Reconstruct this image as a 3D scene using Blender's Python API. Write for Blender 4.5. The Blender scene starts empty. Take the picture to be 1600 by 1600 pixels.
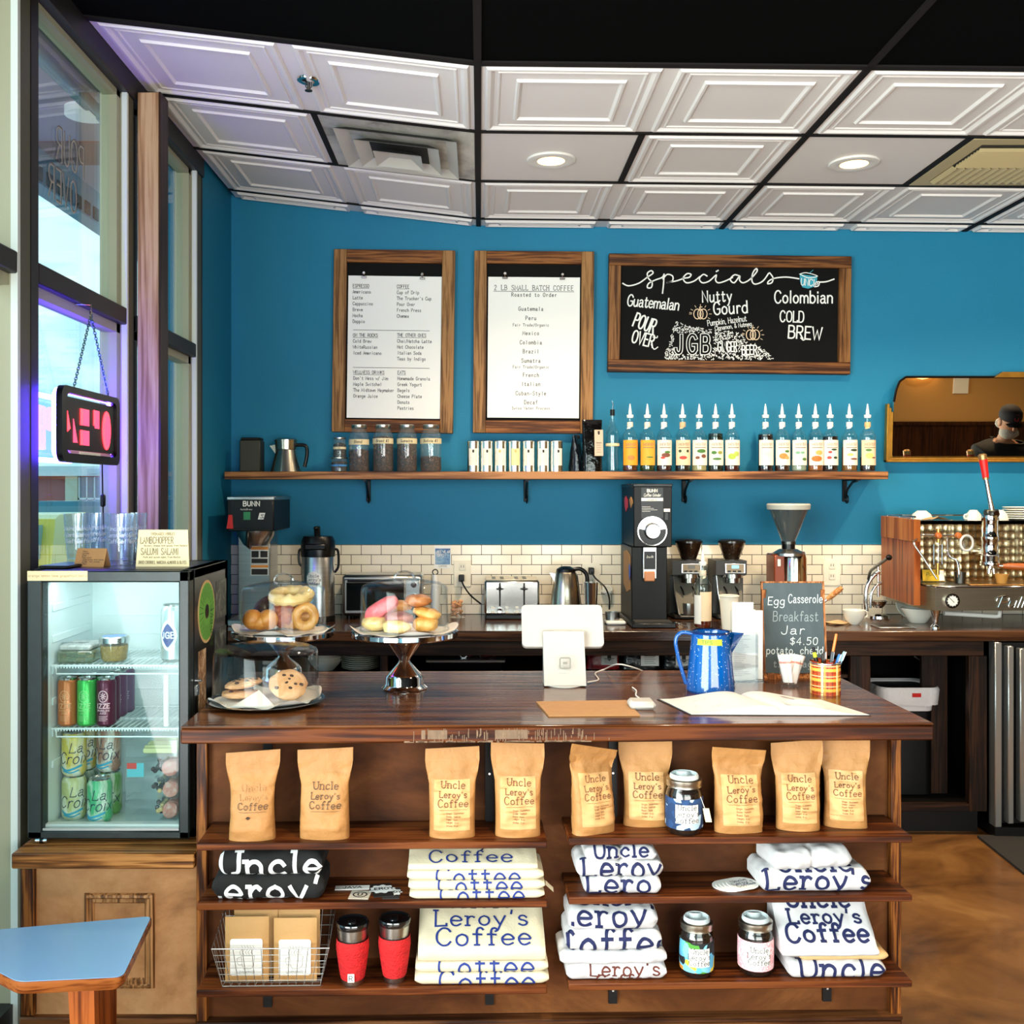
import bpy, math, random
from math import sin, cos, pi, radians, sqrt, tan, exp, atan2
from mathutils import Vector, Matrix, noise
random.seed(7)
C = bpy.context.scene.collection
SC = bpy.context.scene

# ------------------------------------------------------------------ camera
F, CX, CY, CH = 1617.0, 750.0, 767.0, 1.533
cam = bpy.data.objects.new('camera', bpy.data.cameras.new('camera'))
C.objects.link(cam)
cam.location = (0, 0, CH); cam.rotation_euler = (pi/2, 0, 0)
cam.data.sensor_width = 36; cam.data.lens = 36*F/1600
cam.data.shift_x = (800-CX)/1600; cam.data.shift_y = (CY-800)/1600
cam.data.clip_start = .05
SC.camera = cam

# ------------------------------------------------------------------ sky
W = bpy.data.worlds.new('sky'); SC.world = W; W.use_nodes = True
nt = W.node_tree; nt.nodes.clear()
tc = nt.nodes.new('ShaderNodeTexCoord'); mp = nt.nodes.new('ShaderNodeMapping'); mp.inputs['Scale'].default_value = (3, 3, 9)
nz = nt.nodes.new('ShaderNodeTexNoise'); nz.inputs['Scale'].default_value = 2.2; nz.inputs['Detail'].default_value = 6
cr = nt.nodes.new('ShaderNodeValToRGB')
cr.color_ramp.elements[0].position = .42; cr.color_ramp.elements[0].color = (.22, .60, .80, 1)
cr.color_ramp.elements[1].position = .62; cr.color_ramp.elements[1].color = (.72, .90, .98, 1)
bg = nt.nodes.new('ShaderNodeBackground'); bg.inputs['Strength'].default_value = 1.15
wo = nt.nodes.new('ShaderNodeOutputWorld')
for a, b in ((tc.outputs['Generated'], mp.inputs['Vector']), (mp.outputs['Vector'], nz.inputs['Vector']), (nz.outputs['Fac'], cr.inputs['Fac']), (cr.outputs['Color'], bg.inputs['Color']), (bg.outputs['Background'], wo.inputs['Surface'])):
    nt.links.new(a, b)

# ------------------------------------------------------------------ daylight and exposure
def area(name, loc, rot, sx, sy, power, col=(1, 1, 1)):
    l = bpy.data.lights.new(name, 'AREA'); l.shape = 'RECTANGLE'; l.size = sx; l.size_y = sy; l.energy = power; l.color = col
    o = bpy.data.objects.new(name, l); C.objects.link(o); o.location = loc; o.rotation_euler = rot
    return o
area('daylight_rear_window', (1.5, -2.36, 1.6), (radians(108), 0, 0), 3.4, 2.5, 185, (1, .93, .88))
area('daylight_side_window', (-1.5, -.3, 1.6), (0, radians(-105), 0), 2.5, 3.8, 350, (1, .96, .95))
SC.view_settings.view_transform = 'Standard'; SC.view_settings.look = 'None'
SC.view_settings.exposure = 0.62; SC.view_settings.gamma = 1.0
SC.view_settings.use_curve_mapping = False
SC.cycles.max_bounces = 8; SC.cycles.transparent_max_bounces = 24
SC.cycles.sample_clamp_indirect = 4.0
SC.cycles.caustics_reflective = False; SC.cycles.caustics_refractive = False
try:
    SC.cycles.use_denoising = True
except Exception:
    pass

# ------------------------------------------------------------------ helpers
def P(px, py, d): return Vector(((px-CX)*d/F, d, CH-(py-CY)*d/F))
def G(px, py, z):
    d = (CH-z)*F/(py-CY); return Vector(((px-CX)*d/F, d, z))
def S(n, d): return n*d/F
def T(x=0, y=0, z=0): return Matrix.Translation((x, y, z))
def RX(a): return Matrix.Rotation(radians(a), 4, 'X')
def RY(a): return Matrix.Rotation(radians(a), 4, 'Y')
def RZ(a): return Matrix.Rotation(radians(a), 4, 'Z')
def SCL(x, y, z): return Matrix.Diagonal((x, y, z, 1))
def lin(c):
    o = []
    for v in c[:3]:
        v /= 255
        o.append(v/12.92 if v <= .04045 else ((v+.055)/1.055)**2.4)
    return (*o, 1)
def ns(x, y, z=0): return noise.noise(Vector((x, y, z)))

MATS = {}
def base_mat(name):
    m = bpy.data.materials.new(name); m.use_nodes = True
    n = m.node_tree; b = n.nodes['Principled BSDF']
    return m, n, b
def mk(name, col, rough=.5, metal=0., emit=None, es=0, coat=0., bump=0, bs=60, var=0, vs=8, spec=.5, stretch=(1, 1, 1)):
    """principled colour with optional noise variation and bump"""
    if name in MATS: return MATS[name]
    m, n, b = base_mat(name); L = n.links.new
    c = lin(col)
    b.inputs['Base Color'].default_value = c; b.inputs['Roughness'].default_value = rough; b.inputs['Metallic'].default_value = metal
    b.inputs['Coat Weight'].default_value = coat; b.inputs['Specular IOR Level'].default_value = spec
    if emit: b.inputs['Emission Color'].default_value = lin(emit); b.inputs['Emission Strength'].default_value = es
    if var or bump:
        t = n.nodes.new('ShaderNodeTexCoord'); mpn = n.nodes.new('ShaderNodeMapping'); mpn.inputs['Scale'].default_value = stretch
        L(t.outputs['Object'], mpn.inputs['Vector'])
    if var:
        z = n.nodes.new('ShaderNodeTexNoise'); z.inputs['Scale'].default_value = vs; z.inputs['Detail'].default_value = 5; L(mpn.outputs['Vector'], z.inputs['Vector'])
        r = n.nodes.new('ShaderNodeValToRGB')
        r.color_ramp.elements[0].position = .3; r.color_ramp.elements[1].position = .7
        r.color_ramp.elements[0].color = (*[max(0, v*(1-var)) for v in c[:3]], 1); r.color_ramp.elements[1].color = (*[min(1, v*(1+var)) for v in c[:3]], 1)
        L(z.outputs['Fac'], r.inputs['Fac']); L(r.outputs['Color'], b.inputs['Base Color'])
    if bump:
        z = n.nodes.new('ShaderNodeTexNoise'); z.inputs['Scale'].default_value = bs; z.inputs['Detail'].default_value = 3; L(mpn.outputs['Vector'], z.inputs['Vector'])
        bp = n.nodes.new('ShaderNodeBump'); bp.inputs['Strength'].default_value = bump; bp.inputs['Distance'].default_value = .01
        L(z.outputs['Fac'], bp.inputs['Height']); L(bp.outputs['Normal'], b.inputs['Normal'])
    MATS[name] = m; return m
def wood(name, dark, mid, light, axis='x', rough=.4, sc=1., rings=5., coat=0.):
    """streaky grain running along one axis, with contour rings"""
    if name in MATS: return MATS[name]
    m, n, b = base_mat(name); L = n.links.new; N = n.nodes.new
    t = N('ShaderNodeTexCoord'); mpn = N('ShaderNodeMapping')
    s = [24*sc]*3; s['xyz'.index(axis)] = 1.0*sc
    mpn.inputs['Scale'].default_value = s; L(t.outputs['Object'], mpn.inputs['Vector'])
    z = N('ShaderNodeTexNoise'); z.inputs['Scale'].default_value = .8; z.inputs['Detail'].default_value = 3; z.inputs['Distortion'].default_value = .5
    L(mpn.outputs['Vector'], z.inputs['Vector'])
    ml = N('ShaderNodeMath'); ml.operation = 'MULTIPLY'; ml.inputs[1].default_value = rings*2; L(z.outputs['Fac'], ml.inputs[0])
    pp = N('ShaderNodeMath'); pp.operation = 'PINGPONG'; pp.inputs[1].default_value = 1; L(ml.outputs[0], pp.inputs[0])
    z2 = N('ShaderNodeTexNoise'); z2.inputs['Scale'].default_value = 5; z2.inputs['Detail'].default_value = 4; L(mpn.outputs['Vector'], z2.inputs['Vector'])
    z3 = N('ShaderNodeTexNoise'); z3.inputs['Scale'].default_value = 5*sc; z3.inputs['Detail'].default_value = 4; L(t.outputs['Object'], z3.inputs['Vector'])
    mx = N('ShaderNodeMath'); mx.operation = 'MULTIPLY_ADD'; L(pp.outputs[0], mx.inputs[0]); mx.inputs[1].default_value = .45; L(z2.outputs['Fac'], mx.inputs[2])
    m3 = N('ShaderNodeMath'); m3.operation = 'MULTIPLY_ADD'; L(z3.outputs['Fac'], m3.inputs[0]); m3.inputs[1].default_value = .45; L(mx.outputs[0], m3.inputs[2])
    r = N('ShaderNodeValToRGB'); e = r.color_ramp.elements
    e[0].position = .62; e[0].color = lin(dark); e[1].position = 1.0; e[1].color = lin(light)
    k = e.new(.85); k.color = lin(mid)
    sb = N('ShaderNodeMath'); sb.operation = 'SUBTRACT'; L(m3.outputs[0], sb.inputs[0]); sb.inputs[1].default_value = .10
    L(sb.outputs[0], r.inputs['Fac'])
    L(r.outputs['Color'], b.inputs['Base Color'])
    b.inputs['Roughness'].default_value = rough; b.inputs['Coat Weight'].default_value = coat; b.inputs['Coat Roughness'].default_value = .08
    b.inputs['Specular IOR Level'].default_value = .5 if rough < .24 else .2
    bp = N('ShaderNodeBump'); bp.inputs['Strength'].default_value = .15; bp.inputs['Distance'].default_value = .004
    L(mx.outputs[0], bp.inputs['Height']); L(bp.outputs['Normal'], b.inputs['Normal'])
    MATS[name] = m; return m
def blotch(name, cols, sc=3., rough=.5, coat=0., stretch=(1, 1, 1), bump=.1, spec=.5):
    """mottled stain from several colours"""
    if name in MATS: return MATS[name]
    m, n, b = base_mat(name); L = n.links.new; N = n.nodes.new
    t = N('ShaderNodeTexCoord'); mpn = N('ShaderNodeMapping'); mpn.inputs['Scale'].default_value = stretch; L(t.outputs['Object'], mpn.inputs['Vector'])
    z = N('ShaderNodeTexNoise'); z.inputs['Scale'].default_value = sc; z.inputs['Detail'].default_value = 9; z.inputs['Roughness'].default_value = .65; z.inputs['Distortion'].default_value = .6
    L(mpn.outputs['Vector'], z.inputs['Vector'])
    r = N('ShaderNodeValToRGB'); e = r.color_ramp.elements
    k = len(cols); b.inputs['Specular IOR Level'].default_value = spec
    while len(e) < k: e.new(.5)
    for i, c in enumerate(cols):
        e[i].position = .3+.4*i/(k-1); e[i].color = lin(c)
    L(z.outputs['Fac'], r.inputs['Fac']); L(r.outputs['Color'], b.inputs['Base Color'])
    b.inputs['Roughness'].default_value = rough; b.inputs['Coat Weight'].default_value = coat; b.inputs['Coat Roughness'].default_value = .06
    if bump:
        bp = N('ShaderNodeBump'); bp.inputs['Strength'].default_value = bump; bp.inputs['Distance'].default_value = .004
        L(z.outputs['Fac'], bp.inputs['Height']); L(bp.outputs['Normal'], b.inputs['Normal'])
    MATS[name] = m; return m
def glass(name, tint=(255, 255, 255), refl=.9, rough=.01, base=.04, body=None, bodyf=0.):
    """thin clear glass: transparent with an angle dependent mirror reflection, and optionally some milky body"""
    if name in MATS: return MATS[name]
    m = bpy.data.materials.new(name); m.use_nodes = True; n = m.node_tree; n.nodes.clear(); L = n.links.new; N = n.nodes.new
    tr = N('ShaderNodeBsdfTransparent'); tr.inputs['Color'].default_value = lin(tint)
    gl = N('ShaderNodeBsdfGlossy'); gl.inputs['Roughness'].default_value = rough; gl.inputs['Color'].default_value = (1, 1, 1, 1)
    lw = N('ShaderNodeLayerWeight'); lw.inputs['Blend'].default_value = .5
    pw = N('ShaderNodeMath'); pw.operation = 'POWER'; pw.inputs[1].default_value = 4; L(lw.outputs['Facing'], pw.inputs[0])
    ma = N('ShaderNodeMath'); ma.operation = 'MULTIPLY_ADD'; ma.inputs[1].default_value = refl; ma.inputs[2].default_value = base; L(pw.outputs[0], ma.inputs[0])
    mx = N('ShaderNodeMixShader'); L(ma.outputs[0], mx.inputs[0]); L(gl.outputs[0], mx.inputs[2])
    src = tr.outputs[0]
    if body:
        df = N('ShaderNodeBsdfPrincipled'); df.inputs['Base Color'].default_value = lin(body); df.inputs['Roughness'].default_value = .2
        m2 = N('ShaderNodeMixShader'); m2.inputs[0].default_value = bodyf; L(tr.outputs[0], m2.inputs[1]); L(df.outputs[0], m2.inputs[2]); src = m2.outputs[0]
    L(src, mx.inputs[1])
    o = N('ShaderNodeOutputMaterial'); L(mx.outputs[0], o.inputs['Surface'])
    MATS[name] = m; return m

# single-stroke alphabet: "~" marks a smooth stroke; baseline 0, small letters 5 high, capitals 8
GL = {
'A': (6, "0 0 3 8 6 0|1.1 3 4.9 3"), 'B': (5.6, "0.3 0 0.3 8|~0.3 8 3.4 8 4.7 7 4.6 5 3 4.2 0.3 4.2|~0.3 4.2 3.6 4.2 5.3 3.2 5.2 1 3.4 0 0.3 0"),
'C': (6, "~5.6 6.4 4.4 7.8 2.4 8 .7 6.4 .2 4 .7 1.6 2.4 0 4.4 .2 5.7 1.7"), 'D': (6, "0.3 0 0.3 8|~0.3 8 3 8 5 7 5.8 4 5 1 3 0 0.3 0"),
'E': (5, "5 0 0.3 0 0.3 8 5 8|0.3 4.2 4 4.2"), 'F': (5, "0.3 0 0.3 8 5 8|0.3 4.2 4 4.2"),
'G': (6, "~5.6 6.4 4.4 7.8 2.4 8 .7 6.4 .2 4 .7 1.6 2.4 0 4.4 .2 5.7 1.4|5.7 1.4 5.7 3.6 3.4 3.6"), 'H': (6, "0.3 0 0.3 8|5.7 0 5.7 8|0.3 4.2 5.7 4.2"),
'I': (3, "1.5 0 1.5 8"), 'J': (5, "~4 8 4 2 3.2 .2 1.6 0 .4 1 .2 2"), 'K': (6, "0.3 0 0.3 8|5.5 8 0.3 3.4|2 4.9 5.8 0"), 'L': (5, "0.3 8 0.3 0 5 0 5 1.2"),
'M': (7, "0.3 0 0.3 8 3.5 2 6.7 8 6.7 0"), 'N': (6, "0.3 0 0.3 8 5.7 0 5.7 8"), 'O': (6.4, "~3.2 8 1 7 .2 4 1 1 3.2 0 5.4 1 6.2 4 5.4 7 3.2 8"),
'P': (5.4, "0.3 0 0.3 8|~0.3 8 3.4 8 4.9 7 4.9 5 3.4 4 0.3 4"), 'Q': (6.4, "~3.2 8 1 7 .2 4 1 1 3.2 0 5.4 1 6.2 4 5.4 7 3.2 8|4 2 6.2 -.6"),
'R': (5.8, "0.3 0 0.3 8|~0.3 8 3.4 8 4.9 7 4.9 5 3.4 4 0.3 4|2.6 4 5.6 0"), 'S': (5.4, "~5 6.6 4 7.8 2.4 8 .7 7.2 .6 5.6 2 4.5 3.6 3.8 5 2.6 4.8 .8 3 0 1.4 .2 .2 1.6"),
'T': (6, "3 0 3 8|0 7 0 8 6 8 6 7"), 'U': (6, "~0.4 8 0.4 3 1.2 .8 3 0 4.8 .8 5.6 3 5.6 8"), 'V': (6, "0 8 3 0 6 8"), 'W': (8, "0 8 2 0 4 6 6 0 8 8"),
'X': (6, "0 0 6 8|0 8 6 0"), 'Y': (6, "0 8 3 4 6 8|3 4 3 0"), 'Z': (5.6, "0.2 8 5.4 8 0.2 0 5.4 0"),
'a': (5, "~.6 4.2 2 5 3.6 4.6 4 3.4 4 1|~4 2.8 2 2.8 .6 2.2 .4 1 1.4 0 3 .3 4 1.3|~4 1 4.2 .2 5 0"), 'b': (5, "0.4 0 0.4 8|~.4 3.6 1.6 4.9 3.4 4.8 4.7 3.4 4.7 1.6 3.4 .2 1.6 .1 .4 1.4"),
'c': (4.8, "~4.4 3.8 3.4 4.9 1.9 4.9 .6 3.7 .4 2 1.2 .4 2.8 0 4.5 1"), 'd': (5.2, "4.6 0 4.6 8|~4.6 3.6 3.4 4.9 1.6 4.8 .3 3.4 .3 1.6 1.6 .2 3.4 .1 4.6 1.4"),
'e': (4.9, "~.4 2.7 4.6 2.7 4.3 4.1 3 5 1.7 4.9 .5 3.7 .3 2.2 1.1 .5 2.7 0 4.5 .9"), 'f': (4, "~4.2 7.2 3.4 8 2.2 7.7 1.7 6.4 1.7 5|1.7 5 1.7 0|.2 5 3.6 5"),
'g': (5.2, "~4.6 3.6 3.4 4.9 1.6 4.8 .3 3.4 .3 1.8 1.6 .4 3.4 .4 4.6 1.6|~4.6 5 4.6 -1.2 3.6 -2.8 1.8 -3 .5 -2.2"), 'h': (5.2, "0.4 0 0.4 8|~.4 3.4 1.6 4.8 3.2 4.9 4.5 3.8 4.5 2|4.5 2.4 4.5 0"),
'i': (2, "1 0 1 5|1 6.6 1 7.4"), 'j': (2.6, "~1.8 5 1.8 -1.4 1.2 -2.8 0 -3|1.8 6.6 1.8 7.4"), 'k': (5, "0.4 0 0.4 8|4.4 5 0.4 1.8|1.8 2.9 4.7 0"), 'l': (2, "1 0 1 8"),
'm': (7.6, "0.4 0 0.4 5|~.4 3.4 1.3 4.8 2.8 4.8 3.8 3.6 3.8 2|3.8 2.4 3.8 0|~3.8 3.4 4.8 4.8 6.2 4.8 7.2 3.6 7.2 2|7.2 2.4 7.2 0"), 'n': (5.2, "0.4 0 0.4 5|~.4 3.4 1.6 4.8 3.2 4.9 4.5 3.8 4.5 2|4.5 2.4 4.5 0"),
'o': (5, "~2.5 5 .9 4.2 .3 2.5 .9 .8 2.5 0 4.1 .8 4.7 2.5 4.1 4.2 2.5 5"), 'p': (5.2, "0.5 -3 0.5 5|~.5 3.6 1.6 4.9 3.4 4.8 4.8 3.4 4.8 1.6 3.4 .2 1.6 .1 .5 1.4"), 'q': (5.2, "4.6 -3 4.6 5|~4.6 3.6 3.4 4.9 1.6 4.8 .3 3.4 .3 1.6 1.6 .2 3.4 .1 4.6 1.4"),
'r': (4, "0.9 0 0.9 5|~.9 3.2 1.8 4.7 3 5 3.9 4.4"), 's': (4.2, "~3.8 4 2.8 4.9 1.2 4.9 .5 3.8 1.3 2.9 2.8 2.4 3.8 1.5 3.3 .3 1.8 0 .3 .9"), 't': (4, "~1.6 7 1.6 1.2 2.2 .1 3.2 .1 3.9 .9|.3 5 3.6 5"),
'u': (5.2, "~0.5 5 0.5 1.8 1.2 .3 2.6 0 4.4 1.6|4.5 5 4.5 0"), 'v': (5, "0 5 2.5 0 5 5"), 'w': (7, "0 5 1.8 0 3.5 4 5.2 0 7 5"), 'x': (5, "0.2 0 4.8 5|0.2 5 4.8 0"), 'y': (5.2, "0.2 5 2.7 0.2|~5 5 2.7 .2 1.6 -2.2 .4 -3"), 'z': (4.6, "0.3 5 4.3 5 .3 0 4.3 0"),
"'": (2, "1.2 8 .8 6"), ',': (2, "1 .6 .4 -1.2"), '.': (2, "1 0 1 .7"), '-': (4, "0.4 3 3.6 3"), '/': (5, "0.4 -1 4.6 8.4"), '&': (6, "~5.4 0 1.2 6 1.6 7.6 3 7.8 3.6 6.6 .6 3 .6 1 2.4 0 4.6 1.4 5.4 3.2"), '$': (5, "~4.6 6.4 3 7.2 1 6.8 .6 5.4 3.6 3.8 4.6 2.4 3.6 .8 1.6 .8 .4 1.8|2.6 8.4 2.6 -.6"),
'2': (5, "~.6 6.2 1.4 7.7 3 8 4.4 7 4.3 5.2 .5 0|.5 0 4.8 0"), '4': (5, "3.6 0 3.6 8 .2 2.6 4.8 2.6"), '5': (5, "4.4 8 .9 8 .7 4.6|~.7 4.6 2.4 5.2 4.2 4.2 4.5 2.2 3.4 .4 1.6 0 .3 .9"), '0': (5, "~2.5 8 .9 7 .3 4 .9 1 2.5 0 4.1 1 4.7 4 4.1 7 2.5 8"), '1': (3, ".4 6.6 1.8 8 1.8 0"), '7': (5, ".3 8 4.7 8 1.8 0"), '3': (5, "~.6 7 2.4 8 4.2 7 4.2 5.2 2.2 4.3 4.4 3.2 4.4 1.2 2.4 0 .4 1"), '8': (5, "~2.5 4.3 .9 5.4 1 7.2 2.5 8 4 7.2 4.1 5.4 2.5 4.3 .6 2.8 .8 .8 2.5 0 4.2 .8 4.4 2.8 2.5 4.3"), '(': (3, "~2.4 9 1 6.5 .6 4 1 1.5 2.4 -1"), ')': (3, "~.6 9 2 6.5 2.4 4 2 1.5 .6 -1"), '#': (5, "1 0 2 8|3 0 4 8|.2 2.6 4.6 2.6|.6 5.4 5 5.4"), ' ': (3.4, ""), '?': (5, "~.5 6.4 1.6 8 3.6 7.8 4.4 6 2.6 3.8 2.4 2.4|2.4 0 2.4 .7"), '"': (3, ".6 8 .6 6|2.2 8 2.2 6")}
def smooth_pts(p, k=3, closed=False):
    o = []; n = len(p)
    if n < 3: return p
    for i in range(n-1 if not closed else n):
        a = p[(i-1) % n] if closed or i else p[0]; b = p[i]; c = p[(i+1) % n]; d = p[(i+2) % n] if closed or i+2 < n else p[-1]
        for j in range(k):
            t = j/k
            o.append(tuple(.5*((2*b[q])+(-a[q]+c[q])*t+(2*a[q]-5*b[q]+4*c[q]-d[q])*t*t+(-a[q]+3*b[q]-3*c[q]+d[q])*t**3) for q in range(len(b))))
    if not closed: o.append(p[-1])
    return o
def glyph(ch, serif):
    w, s = GL.get(ch, GL[' ']); out = []
    for st in s.split('|'):
        if not st.strip(): continue
        sm = st[0] == '~'; v = [float(q) for q in st.strip('~').split()]
        p = list(zip(v[::2], v[1::2])); ends = [p[0], p[-1]] if not sm else ([p[0]] if ch in 'U' else [])
        if ch == 'U' and sm: ends = [p[0], p[-1]]
        if sm: p = smooth_pts(p, 3 if not serif else 4)
        out.append(p)
        if serif and ch not in "',.-/&$()#0123456789" and len(p) > 1:
            for e, q in ((ends[0], p[1]), (ends[-1], p[-2])) if ends else ():
                if abs(e[0]-q[0]) < .45*abs(e[1]-q[1]) and e[1] in (0, 5, 8, -3):
                    if ch in 'hnmrbdilpuk' and e[1] in (5, 8): out.append([(e[0]-1.1, e[1]), (e[0]+.1, e[1])])
                    else: out.append([(e[0]-1, e[1]), (e[0]+1, e[1])])
    return w, out
def strokes(st, size, serif=False, gap=1.7, mono=0, slant=0.):
    """poly-lines of a text, capital height = size, starting at x 0"""
    k = size/8; x = 0; out = []
    for ch in st:
        w, g = glyph(ch, serif); a = mono or w+gap
        off = (mono-w)/2 if mono else 0
        for p in g: out.append([((x+off+q[0]+slant*q[1])*k, q[1]*k) for q in p])
        x += a
    return out, (x-(0 if mono else gap))*k

class MB:
    """collects faces of several materials into one mesh"""
    LAYER = 0
    def __init__(s, M=None): s.v = []; s.f = []; s.mi = []; s.mats = []; s.M = M
    def add(s, vs, fs, mat, M=None):
        k = len(s.v)
        if s.M is not None: M = s.M @ M if M is not None else s.M
        s.v += [tuple(M @ Vector(v)) for v in vs] if M is not None else [tuple(v) for v in vs]
        if mat not in s.mats: s.mats.append(mat)
        i = s.mats.index(mat)
        for f in fs: s.f.append(tuple(k+q for q in f)); s.mi.append(i)
        return s
    def box(s, x0, x1, y0, y1, z0, z1, mat, b=0., M=None):
        if b <= 0:
            v = [(x, y, z) for x in (x0, x1) for y in (y0, y1) for z in (z0, z1)]
            return s.add(v, [(0, 1, 3, 2), (4, 6, 7, 5), (0, 4, 5, 1), (2, 3, 7, 6), (0, 2, 6, 4), (1, 5, 7, 3)], mat, M)
        b = min(b, (x1-x0)/2.01, (y1-y0)/2.01, (z1-z0)/2.01)
        c = [(x0, x1), (y0, y1), (z0, z1)]; v = []; idx = {}
        for i in (0, 1):
            for j in (0, 1):
                for k in (0, 1):
                    o = [c[0][i], c[1][j], c[2][k]]; ins = [o[0]+(b if i == 0 else -b), o[1]+(b if j == 0 else -b), o[2]+(b if k == 0 else -b)]
                    for a in range(3):
                        p = list(ins); p[a] = o[a]; idx[i, j, k, a] = len(v); v.append(p)
        f = []; g = lambda *q: idx[q]
        for i in (0, 1):
            f.append([g(i, 0, 0, 0), g(i, 1, 0, 0), g(i, 1, 1, 0), g(i, 0, 1, 0)]); f.append([g(0, i, 0, 1), g(1, i, 0, 1), g(1, i, 1, 1), g(0, i, 1, 1)]); f.append([g(0, 0, i, 2), g(1, 0, i, 2), g(1, 1, i, 2), g(0, 1, i, 2)])
            for j in (0, 1):
                f.append([g(i, j, 0, 0), g(i, j, 1, 0), g(i, j, 1, 1), g(i, j, 0, 1)]); f.append([g(i, 0, j, 0), g(i, 1, j, 0), g(i, 1, j, 2), g(i, 0, j, 2)]); f.append([g(0, i, j, 1), g(1, i, j, 1), g(1, i, j, 2), g(0, i, j, 2)])
                for k in (0, 1): f.append([g(i, j, k, 0), g(i, j, k, 1), g(i, j, k, 2)])
        cen = Vector(((x0+x1)/2, (y0+y1)/2, (z0+z1)/2))
        for q in f:
            p = [Vector(v[t]) for t in q]; nn = (p[1]-p[0]).cross(p[2]-p[0])
            if nn.dot(sum(p, Vector())/len(p)-cen) < 0: q.reverse()
        return s.add(v, f, mat, M)
    def lathe(s, prof, mat, n=24, M=None, a0=0., a1=360.):
        full = abs(a1-a0) > 359.9; m = n if full else n+1; v = []; f = []
        for r, z in prof:
            for i in range(m):
                a = radians(a0+(a1-a0)*i/n); v.append((max(r, 1e-4)*cos(a), max(r, 1e-4)*sin(a), z))
        for j in range(len(prof)-1):
            for i in range(n):
                q = (i+1) % m; f.append((j*m+i, j*m+q, (j+1)*m+q, (j+1)*m+i))
        if full:
            if prof[0][0] < 1e-3: f.append(tuple(reversed(range(m))))
            if prof[-1][0] < 1e-3: f.append(tuple(range((len(prof)-1)*m, len(prof)*m)))
        return s.add(v, f, mat, M)
    def cyl(s, r, z0, z1, mat, n=20, M=None, r2=None, b=0.):
        r2 = r if r2 is None else r2
        p = [(0, z0), (r-b, z0), (r, z0+b), (r2, z1-b), (r2-b, z1), (0, z1)] if b else [(0, z0), (r, z0), (r2, z1), (0, z1)]
        return s.lathe(p, mat, n, M)
    def tube(s, pts, r, mat, n=8, closed=False, M=None):
        pts = [Vector(p) for p in pts]; m = len(pts); v = []; f = []
        if m < 2: return s
        def tan_(i):
            a = pts[i-1] if (i or closed) else pts[i]; b = pts[(i+1) % m] if (i < m-1 or closed) else pts[i]
            t = (b-a); return t.normalized() if t.length > 1e-9 else Vector((0, 0, 1))
        t0 = tan_(0); u = t0.orthogonal().normalized()
        for i in range(m):
            t = tan_(i); u = (u-t*u.dot(t)); u = u.normalized() if u.length > 1e-6 else t.orthogonal().normalized(); w = t.cross(u)
            rr = r[i] if isinstance(r, (list, tuple)) else r
            for k in range(n):
                a = 2*pi*k/n; v.append(pts[i]+u*(rr*cos(a))+w*(rr*sin(a)))
        for i in range(m if closed else m-1):
            for k in range(n):
                a = i*n+k; b = i*n+(k+1) % n; q = ((i+1) % m)*n; f.append((a, b, q+(k+1) % n, q+k))
        if not closed: f.append(tuple(reversed(range(n)))); f.append(tuple(range((m-1)*n, m*n)))
        return s.add(v, f, mat, M)
    def prism(s, poly, z0, z1, mat, M=None):
        n = len(poly); v = [(x, y, z0) for x, y in poly]+[(x, y, z1) for x, y in poly]
        f = [tuple(reversed(range(n))), tuple(range(n, 2*n))]+[(i, (i+1) % n, n+(i+1) % n, n+i) for i in range(n)]
        return s.add(v, f, mat, M)
    def grid(s, fn, nu, nv, mat, M=None, wu=False):
        v = [fn(i/nu, j/nv) for j in range(nv+1) for i in range(nu if wu else nu+1)]; m = nu if wu else nu+1
        f = [(j*m+i, j*m+(i+1) % m, (j+1)*m+(i+1) % m, (j+1)*m+i) for j in range(nv) for i in range(nu)]
        return s.add(v, f, mat, M)
    def lines(s, pls, w, mat, fn=None, M=None, seg=0):
        """flat ribbons along 2-D poly-lines; fn maps (x, y) on to the surface"""
        fn = fn or (lambda x, y: (x, 0, y)); v = []; f = []
        for p in pls:
            q = [p[0]]
            for b in p[1:]:
                a = q[-1]; l = sqrt((b[0]-a[0])**2+(b[1]-a[1])**2)
                if l < 1e-7: continue
                n = 1 if not seg else max(1, int(l/seg))
                q += [(a[0]+(b[0]-a[0])*i/n, a[1]+(b[1]-a[1])*i/n) for i in range(1, n+1)]
            m = len(q)
            if m < 2: continue
            d = []
            for a, b in zip(q[:-1], q[1:]):
                l = sqrt((b[0]-a[0])**2+(b[1]-a[1])**2); d.append(((b[0]-a[0])/l, (b[1]-a[1])/l))
            loop = m > 3 and abs(q[0][0]-q[-1][0])+abs(q[0][1]-q[-1][1]) < 1e-6
            k = len(v); MB.LAYER = (MB.LAYER+1) % 7
            for i in range(m):
                a = d[i-1] if i else (d[-1] if loop else d[0]); b = d[i] if i < m-1 else (d[0] if loop else d[-1])
                nx, ny = -(a[1]+b[1]), a[0]+b[0]; l = sqrt(nx*nx+ny*ny)
                if l < .3: nx, ny, l = -b[1], b[0], 1
                nx /= l; ny /= l; sc = w/2/max(.55, nx*-b[1]+ny*b[0])
                e = (-w*.3 if i == 0 else w*.3 if i == m-1 else 0) if not loop else 0; x, y = q[i][0]+b[0]*e, q[i][1]+b[1]*e
                v.append(fn(x+nx*sc, y+ny*sc)); v.append(fn(x-nx*sc, y-ny*sc))
            f += [(k+2*i, k+2*i+1, k+2*i+3, k+2*i+2) for i in range(m-1)]
            A, B, Cc = Vector(v[k]), Vector(v[k+1]), Vector(v[k+2]); nn = (B-A).cross(Cc-A)
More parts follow.
